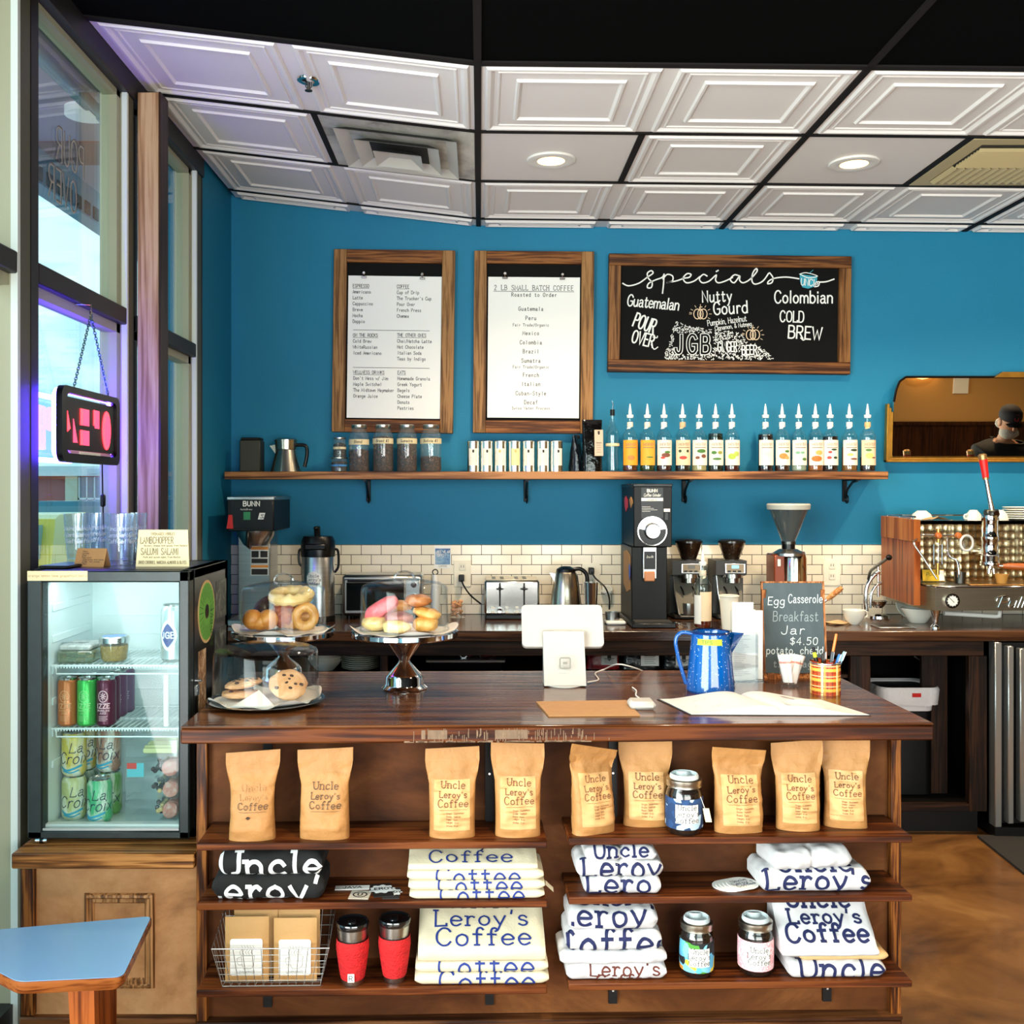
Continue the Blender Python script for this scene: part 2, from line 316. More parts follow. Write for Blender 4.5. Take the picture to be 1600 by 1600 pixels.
            if nn.length > 1e-12:
                nn = nn.normalized()*(3e-5*MB.LAYER)
                for i in range(k, len(v)): v[i] = tuple(Vector(v[i])+nn)
        return s.add(v, f, mat, M)
    def text(s, st, size, mat, x=0, y=0, w=None, fn=None, M=None, al='c', serif=False, gap=1.7, mono=0, seg=0, slant=0., sx=1.):
        st, wd = strokes(st, size, serif, gap, mono, slant); wd *= sx
        o = x-(wd/2 if al == 'c' else wd if al == 'r' else 0)
        return s.lines([[(q[0]*sx+o, q[1]+y) for q in p] for p in st], w or size*.11, mat, fn, M, seg)
    def build(s, name, parent=None, loc=None, rz=0., sharp=38, M=None):
        me = bpy.data.meshes.new(name); me.from_pydata(s.v, [], s.f)
        for m in s.mats: me.materials.append(m)
        me.polygons.foreach_set('material_index', s.mi)
        me.polygons.foreach_set('use_smooth', [True]*len(s.f))
        me.update()
        try: me.set_sharp_from_angle(angle=radians(sharp))
        except Exception: pass
        o = bpy.data.objects.new(name, me); C.objects.link(o)
        if parent is not None: o.parent = parent
        if loc is not None: o.location = loc
        if rz: o.rotation_euler = (0, 0, radians(rz))
        if M is not None: o.matrix_local = M
        return o
def tag(o, label, cat, group=None, kind=None):
    o['label'] = label; o['category'] = cat
    if group: o['group'] = group
    if kind: o['kind'] = kind
    return o
def thing(name, label, cat, loc=(0, 0, 0), rz=0, group=None, M=None):
    o = bpy.data.objects.new(name, None); C.objects.link(o); o.empty_display_size = .05
    o.location = loc; o.rotation_euler = (0, 0, radians(rz))
    if M is not None: o.matrix_world = M
    return tag(o, label, cat, group)
def struct(o): o['kind'] = 'structure'; return o
def dup(root, loc, rz=0, label=None, group=None):
    r = root.copy(); C.objects.link(r); r.location = loc; r.rotation_euler = (0, 0, radians(rz))
    if label: r['label'] = label
    if group: r['group'] = group
    for ch in list(root.children):
        c = ch.copy(); C.objects.link(c); c.parent = r
        for g in list(ch.children):
            d = g.copy(); C.objects.link(d); d.parent = c
    return r

# ------------------------------------------------------------------ common materials
chrome = mk('chrome', (225, 225, 225), .07, 1)
steel = mk('brushed_steel', (190, 190, 188), .28, 1, var=.1, vs=3, stretch=(1, 1, 40))
dsteel = mk('dark_steel', (92, 92, 88), .35, 1)
blackm = mk('black_paint', (7, 7, 8), .45, spec=.3)
blackp = mk('black_plastic', (6, 6, 7), .32, spec=.35)
white = mk('white_paper', (238, 236, 230), .6)
whitep = mk('white_plastic', (226, 224, 220), .35)
ink = mk('black_ink', (38, 36, 36), .7)
clear = glass('clear_glass')
pane_m = glass('window_glass', (240, 250, 248), .55, .0, .05)
jar_g = glass('jar_glass', (244, 250, 248), .8, .02, .06, (225, 235, 235), .07)
acry = glass('acrylic', (246, 249, 251), .8, .03, .06, (235, 240, 245), .05)
kraft = mk('kraft_paper', (180, 130, 76), .75, var=.06, vs=30)
kraft2 = mk('kraft_card', (172, 126, 80), .8, var=.05, vs=40)
cream = mk('cream_card', (233, 214, 170), .7)
porc = mk('cream_porcelain', (238, 234, 220), .18)
# ================================================================== SETTING
D = 5.2; XL = -1.25; XR = 7.6; YR = -2.3
paint = mk('blue_wall_paint', (2, 119, 155), .66, bump=.12, bs=140, var=.05, vs=2)
def cz(x):
    xt = -.0078
    return CH+1.333+(.117*(xt-x) if x < xt else -.0105*(x-xt))
struct(MB().box(XL-.2, XR, D, D+.15, 0, 3.15, paint).build('wall_back'))
# brick-set tiles
def tilemat():
    m, n, b = base_mat('subway_tile'); L = n.links.new; N = n.nodes.new
    t = N('ShaderNodeTexCoord'); sx = N('ShaderNodeSeparateXYZ'); cx = N('ShaderNodeCombineXYZ'); L(t.outputs['Object'], sx.inputs[0])
    L(sx.outputs['X'], cx.inputs['X']); L(sx.outputs['Z'], cx.inputs['Y'])
    br = N('ShaderNodeTexBrick'); br.offset = .5; br.inputs['Scale'].default_value = 1; br.inputs['Brick Width'].default_value = .1005; br.inputs['Row Height'].default_value = .0497
    br.inputs['Mortar Size'].default_value = .0016; br.inputs['Mortar Smooth'].default_value = .1
    br.inputs['Color1'].default_value = lin((236, 226, 205)); br.inputs['Color2'].default_value = lin((242, 234, 214)); br.inputs['Mortar'].default_value = lin((52, 44, 38))
    L(cx.outputs[0], br.inputs['Vector']); L(br.outputs['Color'], b.inputs['Base Color'])
    rr = N('ShaderNodeMapRange'); L(br.outputs['Fac'], rr.inputs[0]); rr.inputs[3].default_value = .15; rr.inputs[4].default_value = .8; L(rr.outputs[0], b.inputs['Roughness'])
    bp = N('ShaderNodeBump'); bp.inputs['Strength'].default_value = .5; bp.inputs['Distance'].default_value = .002; bp.invert = True; L(br.outputs['Fac'], bp.inputs['Height']); L(bp.outputs['Normal'], b.inputs['Normal'])
    return m
o = struct(MB().box(0, 4.6, -.009, 0, 0, .3495, tilemat()).build('wall_backsplash', loc=(-1.249, D, .9145)))
struct(MB().box(XL-.2, XL, 4.62, D, 0, 3.15, paint).build('wall_left'))
tan_ = mk('tan_wall_paint', (188, 142, 80), .7); wains = wood('dark_wainscot', (30, 14, 8), (48, 24, 14), (62, 32, 18), 'z')
w = MB(); w.box(-1.3, 3.6, YR-.12, YR, 2.95, 3.15, tan_); w.box(-1.3, -1.15, YR-.12, YR, 0, 2.95, tan_); w.box(3.3, XR, YR-.12, YR, 0, 3.15, tan_)
w.box(3.32, XR, YR, YR+.03, 0, 1.4, wains); w.box(3.32, XR, YR, YR+.05, 1.4, 1.44, wains); struct(w.build('wall_rear'))
w = MB(); w.box(XR, XR+.12, YR, D, 0, 3.15, tan_); struct(w.build('wall_right'))
# floor: stained concrete
flo = blotch('stained_concrete', [(52, 30, 12), (96, 62, 28), (120, 82, 42), (144, 106, 60)], 2.2, .34, .15, (1, 1.3, 1), .08)
struct(MB().box(XL-.12, XR, YR-.1, D, -.1, 0, flo).build('floor'))
# ceiling: moulded white panels, dark grid
wpan = mk('white_ceiling_panel', (238, 232, 228), .55); bpan = mk('black_ceiling_panel', (3, 3, 3), .95, spec=.05); tb = mk('dark_ceiling_grid', (22, 17, 16), .7, spec=.2)
XT = [-.0078+1.22*i for i in range(-1, 7)]; YT = [3.22, 3.832, 4.444, 5.056, D]
ce = MB()
def cpt(x, y, dz=0): return (x, y, cz(x)+dz)
def ctile(x0, x1, y0, y1):
    ce.add([cpt(x0, y0), cpt(x1, y0), cpt(x1, y1), cpt(x0, y1)], [(0, 1, 2, 3)], wpan)
def ridge(x0, x1, y0, y1, wd, h):
    """a square moulding with a peaked section hanging from the panel"""
    if y1-y0 < .04: return
    sec = [(0, 0), (wd*.25, -h), (wd*.6, -h), (wd, 0)]; v = []; f = []
    for a, dz in sec:
        for x, y in ((x0+a, y0+a), (x1-a, y0+a), (x1-a, y1-a), (x0+a, y1-a)): v.append(cpt(x, y, dz-.0004))
    for k in range(3):
        for i in range(4): f.append((k*4+i, k*4+(i+1) % 4, (k+1)*4+(i+1) % 4, (k+1)*4+i))
    ce.add(v, f, wpan)
flat = {(1, 1, 0), (1, 0, 1), (1, 2, 0), (1, 2, 1)}     # cells that hold a lamp or a vent instead of a moulding
for r in range(4):
    for c in range(7):
        for h in (0, 1):
            x0 = XT[c]+.61*h; x1 = x0+.61; y0, y1 = YT[r], YT[r+1]; ctile(x0, x1, y0, y1)
            if (r, c, h) in flat: continue
            if r == 3: ridge(x0+.03, x1-.03, y0+.03, y1-.015, .025, .012); ridge(x0+.10, x1-.10, y0+.07, y1-.03, .018, .008); continue
            ridge(x0+.025, x1-.025, y0+.025, y1-.025, .03, .009); ridge(x0+.065, x1-.065, y0+.065, y1-.065, .012, .004)
            ridge(x0+.125, x1-.125, y0+.125, y1-.125, .022, .008)
struct(ce.build('ceiling', sharp=25))
cb = MB()
for x0, x1 in ((XL-.1, -.0078), (-.0078, XR)):
    cb.add([cpt(x0, YR), cpt(x1, YR), cpt(x1, 3.22), cpt(x0, 3.22), cpt(x0, YR, .1), cpt(x1, YR, .1), cpt(x1, 3.22, .1), cpt(x0, 3.22, .1)], [(0, 1, 2, 3), (7, 6, 5, 4), (2, 6, 7, 3)], bpan)
    cb.add([cpt(x0, 3.22, .06), cpt(x1, 3.22, .06), cpt(x1, D, .06), cpt(x0, D, .06)], [(0, 1, 2, 3)], bpan)
struct(cb.build('ceiling_dark'))
gr = MB()
def bar(xa, ya, xb, yb, wd=.024):
    d = Vector((xb-xa, yb-ya)); d.normalize(); q = Vector((-d.y, d.x))*wd/2; v = []
    for x, y in ((xa, ya), (xb, yb)):
        for sgn in (1, -1):
            for dz in (-.006, .012): v.append(cpt(x+q.x*sgn, y+q.y*sgn, dz))
    gr.add(v, [(0, 2, 6, 4), (1, 5, 7, 3), (0, 1, 3, 2), (4, 6, 7, 5), (0, 4, 5, 1), (2, 3, 7, 6)], tb)
for x in XT[1:]: bar(x, YR, x, D)
for y in YT[:4]:
    bar(XT[0], y, -.0078, y, .02 if y > 3.3 else .03); bar(-.0078, y, XR, y, .02 if y > 3.3 else .03)
for y in (1.388, -.44): bar(XT[0], y, -.0078, y); bar(-.0078, y, XR, y)
for x in (XT[0]+.61, XT[1]+.61, XT[2]+.61): bar(x, YT[1], x, YT[2])
struct(gr.build('trim_1'))
# ---- storefront glazing along the street side
alu = mk('olive_aluminium', (172, 168, 140), .5, .1); alud = mk('dark_backlit_aluminium', (30, 27, 26), .5); strip = mk('white_edge_glint', (225, 232, 225), .5)  # pale strip colour paints the jamb corner catching light
postw = wood('post_wood', (156, 116, 80), (190, 150, 108), (206, 170, 128), 'z', .5, .7)
HT = 2.93
def jamb(name, ya, yb, yc):
    m = MB(); m.box(-1.335, XL+.008, ya, yb, 0, HT, alu, .003); m.box(XL, XL+.011, ya+.013, yb, 0, HT, mk('shaded_olive_face', (84, 82, 62), .5), .002); m.box(-1.256, XL+.013, ya-.004, ya+.012, 0, HT, strip)  # room-facing side painted dark as shade, turned from the light
    m.box(-1.33, XL+.012, yb, yc, 0, HT, alud, .003); return struct(m.build(name))
jamb('trim_2', 2.773, 2.852, 2.905)
jamb('trim_3', 3.63, 3.70, 3.705)
jamb('trim_4', 4.516, 4.60, 4.62)
m = MB(); m.box(-1.226, -1.149, 3.702, 3.79, 0, 2.96, postw, .003); m.box(-1.149, -1.142, 3.70, 3.79, 0, 2.96, wood('post_shaded_side', (40, 24, 16), (54, 32, 22), (66, 42, 28), 'z')); struct(m.build('trim_5'))  # side turned from the window gets a darker wood colour as shade
m = MB(); m.box(-1.34, XL+.02, YR, 4.62, HT, 3.14, alud, .004); struct(m.build('trim_6'))
for k, (ya, yb) in enumerate(((YR, 2.773), (2.905, 3.63), (3.79, 4.516)), 1):
    m = MB()
    for z0, z1 in ((2.115, 2.175),): m.box(-1.335, XL+.012, ya, yb, z0, z1, alud, .004)  # transoms: dark of the backlight put into the metal colour
    m.box(-1.33, XL, ya, yb, 0, .16, alud); m.box(-1.31, -1.262, ya, yb, 2.085, 2.115, alu); m.box(-1.31, -1.262, ya, yb, HT-.02, HT, alu)
    if k > 1: m.box(-1.32, -1.262, yb-.035, yb, .16, HT, alu); m.box(-1.32, -1.262, ya, ya+.02, .16, HT, alud)
    o = struct(m.build('window_%d' % k))
    for z0, z1 in ((.16, 2.09), (2.17, HT)):
        MB().box(-1.294, -1.288, ya, yb, z0, z1, pane_m).build('pane', o)
# lettering on the panes, read from the street side
lett = mk('grey_window_lettering', (112, 108, 102), .5); lettw = mk('pale_window_lettering', (188, 180, 172), .5)
def pane_text(txt, y0, z, size, mat, w):
    m = MB(); fn = lambda x, y: (-1.2845, y0-x, z+y)
    m.text(txt, size, mat, w=w, fn=fn, gap=1.6, al='c', sx=.62); m.text(txt, size*.99, lettw, w=w*.6, fn=lambda x, y: (-1.2843, y0-x-.004, z+y-.003), gap=1.6, al='c', sx=.62); return m
wn2, wn3 = bpy.data.objects['window_2'], bpy.data.objects['window_3']
m = pane_text('POUR', 3.25, 2.545, .10, lett, .008); m2 = pane_text('OVER', 3.19, 2.415, .10, lett, .008)
for q in (m2,): m.add(q.v, [f for f, i in zip(q.f, q.mi) if i == 0], lett); m.add(q.v, [f for f, i in zip(q.f, q.mi) if i == 1], lettw)
m.build('window_lettering', wn2)
m = pane_text('COLD', 4.1, 2.62, .13, lett, .012); m2 = pane_text('BREW', 4.1, 2.44, .13, lett, .012)
for q in (m2,): m.add(q.v, [f for f, i in zip(q.f, q.mi) if i == 0], lett); m.add(q.v, [f for f, i in zip(q.f, q.mi) if i == 1], lettw)
m.build('window_lettering', wn3)
# rear storefront behind the viewer
m = MB()
for x in (-1.15, 1.05, 3.25): m.box(x, x+.06, YR-.1, YR, 0, 2.95, alud)
m.box(-1.15, 3.3, YR-.1, YR, 0, .15, alud); m.box(-1.15, 3.3, YR-.1, YR, 2.1, 2.17, alud); o = struct(m.build('window_4'))
MB().box(-1.1, 3.26, YR-.06, YR-.055, .15, 2.95, pane_m).build('pane', o)
# ---- street outside
struct(MB().box(-60, -1.34, -20, 90, -.6, -.45, mk('asphalt', (150, 152, 156), .9, var=.1, vs=1)).build('ground_parking_lot'))
struct(MB().box(-2.9, -1.34, -6, 12, -.15, -.02, mk('sidewalk', (190, 186, 178), .9)).build('ground_sidewalk'))
sof = mk('mauve_soffit', (206, 184, 186), .8); fas = mk('blue_grey_fascia', (150, 172, 180), .7); brk = mk('red_soffit_panel', (160, 110, 100), .8)
m = MB(); m.box(-1.9, -1.34, -4, 9, 3.02, 3.06, sof); m.box(-1.9, -1.34, 4.4, 4.7, 3.012, 3.02, brk); m.box(-1.98, -1.9, -4, 9, 2.86, 3.3, fas)
for i in range(60): m.box(-1.899, -1.892, 2+.11*i, 2.06+.11*i, 2.87, 2.93, mk('fascia_slot', (40, 52, 60), .8))
struct(m.build('ceiling_awning'))
ltube = mk('grey_conduit', (150, 168, 176), .35, .6)
m = MB(); m.tube([(-1.43, 1.0, 2.955), (-1.43, 3.95, 2.955)], .022, ltube, 10); m.tube([(-1.48, 1.0, 2.985), (-1.48, 3.9, 2.985)], .02, ltube, 10); m.cyl(.028, -.03, .03, ltube, 12, T(-1.43, 3.95, 2.955) @ RX(90))
tag(m.build('light_tube'), 'grey tubular fixture under the awning outside the window', 'light fixture')
m = MB(); m.cyl(.08, -.03, 0, mk('white_lens', (250, 250, 248), .4, emit=(255, 255, 250), es=.15), 24, T(-1.53, 4.02, 3.018)); tag(m.build('soffit_light'), 'round white lamp in the awning ceiling outside the window', 'light fixture')
# strip of shops across the lot
b = MB(); yb = 50; X = lambda px: (px-CX)*yb/F
wl = mk('shop_red_wall', (186, 96, 84), .8); bg_ = mk('shop_beige', (226, 208, 180), .8); gg = mk('shop_glass', (110, 130, 140), .2); wt = mk('shop_cornice', (236, 236, 236), .6)
b.box(-45, -10, yb, yb+8, -.45, 2.3, wl)
bt = thing('shop_building', 'long shop building with red walls and a white cornice across the lot', 'building', (0, 0, 0))
b.build('wall', bt)
MB().box(-45, -10, yb-.4, yb+8, 2.25, 2.72, wt).build('cornice', bt)
for px in (105, -8, 216):
    MB().box(X(px), X(px+19), yb-.25, yb+.1, -.45, 2.3, bg_).build('pilaster', bt)
    q = MB(); q.box(X(px+20), X(px+58), yb-.12, yb+.1, -.45, 2.2, gg).build('shop_window', bt)
    q = MB()
    for k in range(4): q.box(X(px+20+12*k), X(px+21.5+12*k), yb-.2, yb-.1, -.45, 2.2, wt)
    q.box(X(px+20), X(px+58), yb-.2, yb-.1, 1.1, 1.2, wt); q.build('window_frame', bt)
MB().box(X(142), X(172), yb-.5, yb-.38, 2.36, 2.6, mk('shop_sign_board', (205, 215, 225), .5)).build('sign_board', bt)
def car(name, label, x, y, rz, ln, wd, ht, body, side=True):
    t = thing(name, label, 'car', (x, y, -.45), rz)
    pr = [(-ln/2, .3), (-ln/2, ht*.55), (-ln*.42, ht*.62), (-ln*.36, ht*.97), (-ln*.3, ht), (ln*.12, ht), (ln*.25, ht*.62), (ln*.46, ht*.52), (ln/2, ht*.4), (ln/2, .3)]
    m = MB(); m.prism(pr, -wd/2, wd/2, body, RX(90)); m.build('body', t)
    g = mk('car_glass', (96, 140, 150), .1); w_ = MB()
    for s in (-1, 1) if side else (): w_.prism([(-ln*.33, ht*.66), (-ln*.31, ht*.93), (ln*.1, ht*.93), (ln*.2, ht*.66)], -.01, .01, g, T(0, s*(wd/2+.002), 0) @ RX(90))
    w_.box(-ln*.422, -ln*.375, -wd*.42, wd*.42, ht*.68, ht*.93, g); w_.build('window', t)
    for i in (-1, 1):
        for j in (-1, 1): MB().cyl(.33, -.1, .1, blackm, 20, T(i*ln*.32, j*(wd/2-.1), .33) @ RX(90)).build('wheel', t)
    for j in (-1, 1): MB().box(-ln/2-.02, -ln/2+.1, j*wd*.4-.12, j*wd*.4+.12, ht*.42, ht*.54, mk('tail_light', (190, 30, 24), .3)).build('tail_light', t)
    return t
car('parked_car', 'teal sport utility car parked in front of the shops', -10.9, 27, 190, 4.6, 1.9, 1.72, mk('teal_car_paint', (40, 120, 140), .25, coat=.5))
car('parked_van', 'bright yellow van with red tail lamps parked closest to the window', -6.4, 14.2, 100, 3.9, 1.7, 1.68, mk('yellow_car_paint', (240, 196, 30), .25, coat=.5), False)
# ================================================================== LARGE FURNITURE
top_w = wood('counter_top_wood', (48, 22, 10), (80, 44, 22), (104, 62, 34), 'x', .16, .55, 3, 0)
edge_w = wood('counter_edge_wood', (38, 13, 2), (70, 29, 6), (96, 47, 12), 'x', .42, .8, 4, 0)
shelf_w = wood('merch_shelf_wood', (46, 19, 7), (84, 39, 15), (108, 57, 25), 'x', .36, .8, 4, 0)
post_s = wood('counter_post_wood', (46, 20, 8), (96, 50, 18), (140, 84, 36), 'z', .4, 1.6, 6)
ply = blotch('stained_plywood', [(44, 19, 6), (72, 37, 14), (92, 51, 22), (118, 72, 36)], 2.6, .6, 0, (.8, 1, 1.5), .1, .15)
base_w = wood('baseboard_wood', (46, 22, 10), (84, 48, 24), (110, 68, 36), 'x', .45, .8, 4)
CT = .961; YAW = 1.2
ct = thing('service_counter', 'long brown wooden service counter with glossy top and merchandise shelves on its front', 'counter', (-.728, 2.512, 0), YAW)
CM = T(-.728, 2.512, 0) @ RZ(YAW)
m = MB(); m.box(0, 1.848, 0, .76, CT-.006, CT, top_w, .003); m.box(0, 1.848, 0, .76, CT-.043, CT-.006, edge_w, .004); cw = mk('worn_edge', (116, 90, 66), .6, var=.3, vs=90)
for i in range(150):          # scuffs where the varnish has worn off the front edge
    x = random.choice((.62, .70, .80, .86, .95))+random.gauss(0, .035); z = CT-.042+random.random()*.02; a = random.random()
    if a < .5: m.box(x-.0006, x+.0006+random.random()*.001, -.0006, .0, z, min(CT-.008, z+.006+random.random()*.022), cw)
    else: m.box(x-.003, x+.003+random.random()*.012, -.0006, .0, CT-.042, CT-.0405+random.random()*.003, cw)
for x0, x1 in ((.585, .595), (.60, .648), (.765, .845)): m.box(x0, x1, -.0005, 0, CT-.034, CT-.012, mk('bare_edge', (108, 84, 62), .6, var=.35, vs=60, stretch=(1, 1, .3)))
m.build('countertop', ct)
m = MB(); m.box(.012, 1.828, .165, .70, .05, CT-.043, ply); m.build('front_panel', ct)
for x0, x1 in ((.004, .031), (1.80, 1.827)): MB().box(x0, x1, .14, .19, .172, CT-.044, post_s, .002).build('corner_post', ct)
m = MB(); m.box(.004, 1.827, .135, .18, 0, .16, base_w, .004); m.box(.004, 1.827, .128, .18, .16, .174, base_w, .004); m.build('baseboard', ct)
SZ = (.68, .535, .324)
for x0, x1, dz in ((.04, .892, -.003), (.945, 1.792, .004)):
    for z in SZ:
        m = MB(); m.box(x0, x1, -.003, .166, z+dz-.017, z+dz, shelf_w, .002); m.build('merchandise_shelf', ct)
for x in (.183, .756, 1.077, 1.638):
    m = MB(); m.box(x-.011, x+.011, .155, .168, .20, CT-.046, blackm)
    for z in (.235, .43, .61, .80): m.cyl(.003, 0, .004, chrome, 8, T(x, .156, z) @ RX(90))
    for z in SZ: m.prism([(.03, z-.018), (.16, z-.018), (.16, z-.028)], x-.003, x+.003, blackm, Matrix(((0, 0, 1, 0), (1, 0, 0, 0), (0, 1, 0, 0), (0, 0, 0, 1))))
    m.build('shelf_standard', ct)

# ---- fridge cabinet at the window
cabp = blotch('light_stained_plywood', [(118, 78, 46), (166, 116, 74), (188, 138, 94), (210, 164, 120)], 2.6, .6, 0, (.8, 1, 1.4), .1, .2)
lc = thing('low_cabinet', 'low plywood cabinet with a framed panel carrying the drinks fridge', 'cabinet', (0, 0, 0))
MB().box(-1.195, -.733, 2.70, 3.3, .02, .562, cabp).build('front_panel', lc)
m = MB(); m.box(-1.206, -.735, 2.662, 3.3, .56, .60, wood('cap_wood', (70, 38, 16), (134, 84, 40), (176, 120, 66), 'x', .4, 1, 6), .003); m.build('cabinet_top', lc)
MB().box(-1.192, -1.157, 2.685, 2.72, .17, .561, post_s, .002).build('corner_post', lc)
MB().box(-1.195, -.733, 2.68, 2.72, 0, .168, base_w, .004).build('baseboard', lc)
m = MB(); fx0, fx1, fz0, fz1 = -1.032, -.848, .236, .484
for a, dy in ((0, 0), (.006, -.008), (.014, -.009), (.02, -.004), (.028, -.004)): pass
sec = [(0, 0), (.003, -.009), (.009, -.011), (.014, -.005), (.022, -.006), (.027, 0)]; v = []; f = []
for a, dy in sec:
    for x, z in ((fx0+a, fz0+a), (fx1-a, fz0+a), (fx1-a, fz1-a), (fx0+a, fz1-a)): v.append((x, 2.70+dy, z))
for k in range(5):
    for i in range(4): f.append((k*4+i, k*4+(i+1) % 4, (k+1)*4+(i+1) % 4, (k+1)*4+i))
m.add(v, f, wood('moulding_wood', (84, 52, 26), (140, 94, 54), (170, 122, 78), 'z', .45, 1.4, 5)); m.build('panel_moulding', lc, sharp=20)

# ---- back counter
BT = .914
wt_ = wood('worktop_wood', (34, 17, 9), (62, 36, 20), (86, 54, 32), 'x', .22, .55, 3, .15)
m = MB(); m.box(-1.24, 4.6, 4.57, D-.01, BT-.046, BT, wt_, .004); tag(m.build('worktop'), 'dark brown wooden worktop running along the tiled wall', 'worktop')
dk = wood('dark_cabinet_wood', (18, 9, 5), (36, 19, 10), (52, 30, 17), 'z', .5, 1); dkx = wood('dark_rail_wood', (22, 11, 6), (42, 23, 12), (58, 34, 19), 'x', .5, 1); cav = mk('cavity_shade', (4, 3, 3), .9, spec=.1)  # cabinet insides painted near black for the shade of the openings
bc = thing('base_cabinet', 'open dark wooden base cabinet under the worktop', 'cabinet', (0, 0, 0))
bx = lambda px, d=4.6: (px-CX)*d/F
m = MB(); m.box(-1.24, 2.24, 4.6, 4.63, .80, BT-.047, dkx, .002); m.box(-1.24, 2.24, 4.6, 4.63, .108, .142, dkx, .002)
m.build('face_rail', bc)
for a, b_ in ((365, 380), (594, 606), (900, 910), (1329, 1360), (1514, 1542)):
    MB().box(bx(a), bx(b_), 4.598, 4.635, .108, .80, dk, .002).build('face_stile', bc)
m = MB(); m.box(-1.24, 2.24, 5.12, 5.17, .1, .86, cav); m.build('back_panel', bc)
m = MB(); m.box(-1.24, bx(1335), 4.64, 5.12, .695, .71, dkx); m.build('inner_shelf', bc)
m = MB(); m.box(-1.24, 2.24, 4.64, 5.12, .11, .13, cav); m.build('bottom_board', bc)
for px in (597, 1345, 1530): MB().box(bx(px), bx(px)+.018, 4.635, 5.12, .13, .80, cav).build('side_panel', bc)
m = MB(); m.box(bx(1470), bx(1512), 4.80, 4.82, .13, .80, dk); m.build('inner_door', bc)
MB().box(-1.24, 2.24, 4.66, 4.7, 0, .108, blackm).build('toe_kick', bc)
# stainless under-counter fridge at the end of the worktop
uf = thing('undercounter_fridge', 'stainless undercounter fridge with a glass door beside the base cabinet', 'fridge', (2.27, 4.56, 0))
MB().box(.03, .8, .03, .58, .06, .86, blackm).build('body', uf)
al = mk('satin_aluminium', (196, 198, 196), .3, .9)
m = MB(); m.box(0, .03, 0, .06, .05, .865, al, .003); m.box(.05, .075, -.015, .03, .07, .85, al, .003); m.box(.10, .12, -.02, .02, .08, .84, al, .003); m.box(.12, .72, -.02, .02, .8, .84, al, .003); m.box(.12, .72, -.02, .02, .08, .12, al, .003); m.box(.72, .76, -.02, .02, .08, .84, al, .003); d_ = m.build('door', uf)
MB().box(.12, .72, -.002, .004, .12, .8, glass('fridge_door_glass', (60, 62, 60), .9, .02, .08)).build('door_glass', d_)
MB().box(0, .8, 0, .3, 0, .05, blackm).build('toe_kick', uf)
# floor mat
m = MB(); mx0, mx1 = 2.13, 3.6; m.prism([(G(1527, 1309, 0).x, G(1527, 1309, 0).y), (3.6, 4.58), (3.6, 3.4), (G(1601, 1368, 0).x-.002, G(1601, 1368, 0).y)], 0.001, .012, mk('black_rubber_mat', (30, 28, 25), .85, bump=.4, bs=200), None); tag(m.build('floor_mat'), 'black rubber mat on the concrete floor behind the counter', 'mat')

# ---- long wall shelf with iron brackets
shw = wood('wall_shelf_wood', (78, 44, 22), (136, 86, 48), (176, 122, 76), 'x', .4, .7, 4)
SH = 1.626; ws = thing('wall_shelf', 'long brown wooden shelf on black brackets across the blue wall', 'shelf', (0, 0, 0))
MB().box(-1.23, 1.964, 4.975, D, SH-.037, SH, shw, .003).build('shelf_board', ws)
for px in (575, 822, 1070, 1322):
    x = (px-CX)*5.17/F; m = MB(); m.box(x-.011, x+.011, D-.012, D, SH-.147, SH-.037, blackm, .002); m.box(x-.011, x+.011, 5.0, D, SH-.043, SH-.0371, blackm)
    m.tube([(x, 5.02, SH-.044), (x, 5.08, SH-.05), (x, 5.15, SH-.085), (x, D-.012, SH-.13)], .006, blackm, 8)
    m.tube([(x+.004, 5.17+.018*cos(a), SH-.135+.018*sin(a)) for a in [i*pi/6 for i in range(12)]], .004, blackm, 6, True); m.build('shelf_bracket', ws)

# ---- framed menu boards
fr_v = wood('frame_wood_upright', (96, 62, 32), (136, 94, 52), (164, 118, 72), 'z', .5, 1.2, 5); fr_h = wood('frame_wood_rail', (78, 42, 18), (118, 68, 30), (146, 92, 46), 'x', .5, 1.2, 5)
fd_v = wood('dark_frame_upright', (70, 40, 18), (112, 70, 34), (142, 96, 54), 'z', .5, 1.2, 5); fd_h = wood('dark_frame_rail', (54, 28, 12), (94, 54, 26), (124, 78, 40), 'x', .5, 1.2, 5)
slate = mk('black_board', (11, 10, 9), .75, var=.3, vs=6, spec=.15)
s5 = 5.165/F
def board(name, label, cat, c, wpx, hpx, fpx, tilt, vm, hm, rails_full=False):
    """frame of four boards round a black panel, origin at the centre; returns thing and a pixel-to-board map"""
    w, h, f = wpx*s5/2, hpx*s5/2, fpx*s5
    p = P(c[0], c[1], 5.165); M = Matrix.Translation(p) @ Matrix.Rotation(radians(tilt), 4, 'Y')
    t = thing(name, label, cat, M=M)
    for sgn in (-1, 1):
        a = (sgn*w-f if sgn > 0 else -w); zz = h-(f if rails_full else 0)
        MB().box(a, a+f, -.012, .033, -zz, zz, vm, .002).build('frame_upright', t)
        ww = w if rails_full else w-f; b = (sgn*h-f if sgn > 0 else -h)
        MB().box(-ww, ww, -.012, .033, b, b+f, hm, .002).build('frame_rail', t)
    MB().box(-w+f*.8, w-f*.8, .008, .026, -h+f*.8, h-f*.8, slate).build('backing_board', t)
    ca, sa = cos(radians(tilt)), sin(radians(tilt))
    def mp(px, py):
        dx, dy = px-c[0], py-c[1]; return ((dx*ca+dy*sa)*s5, -(-dx*sa+dy*ca)*s5)
    return t, mp
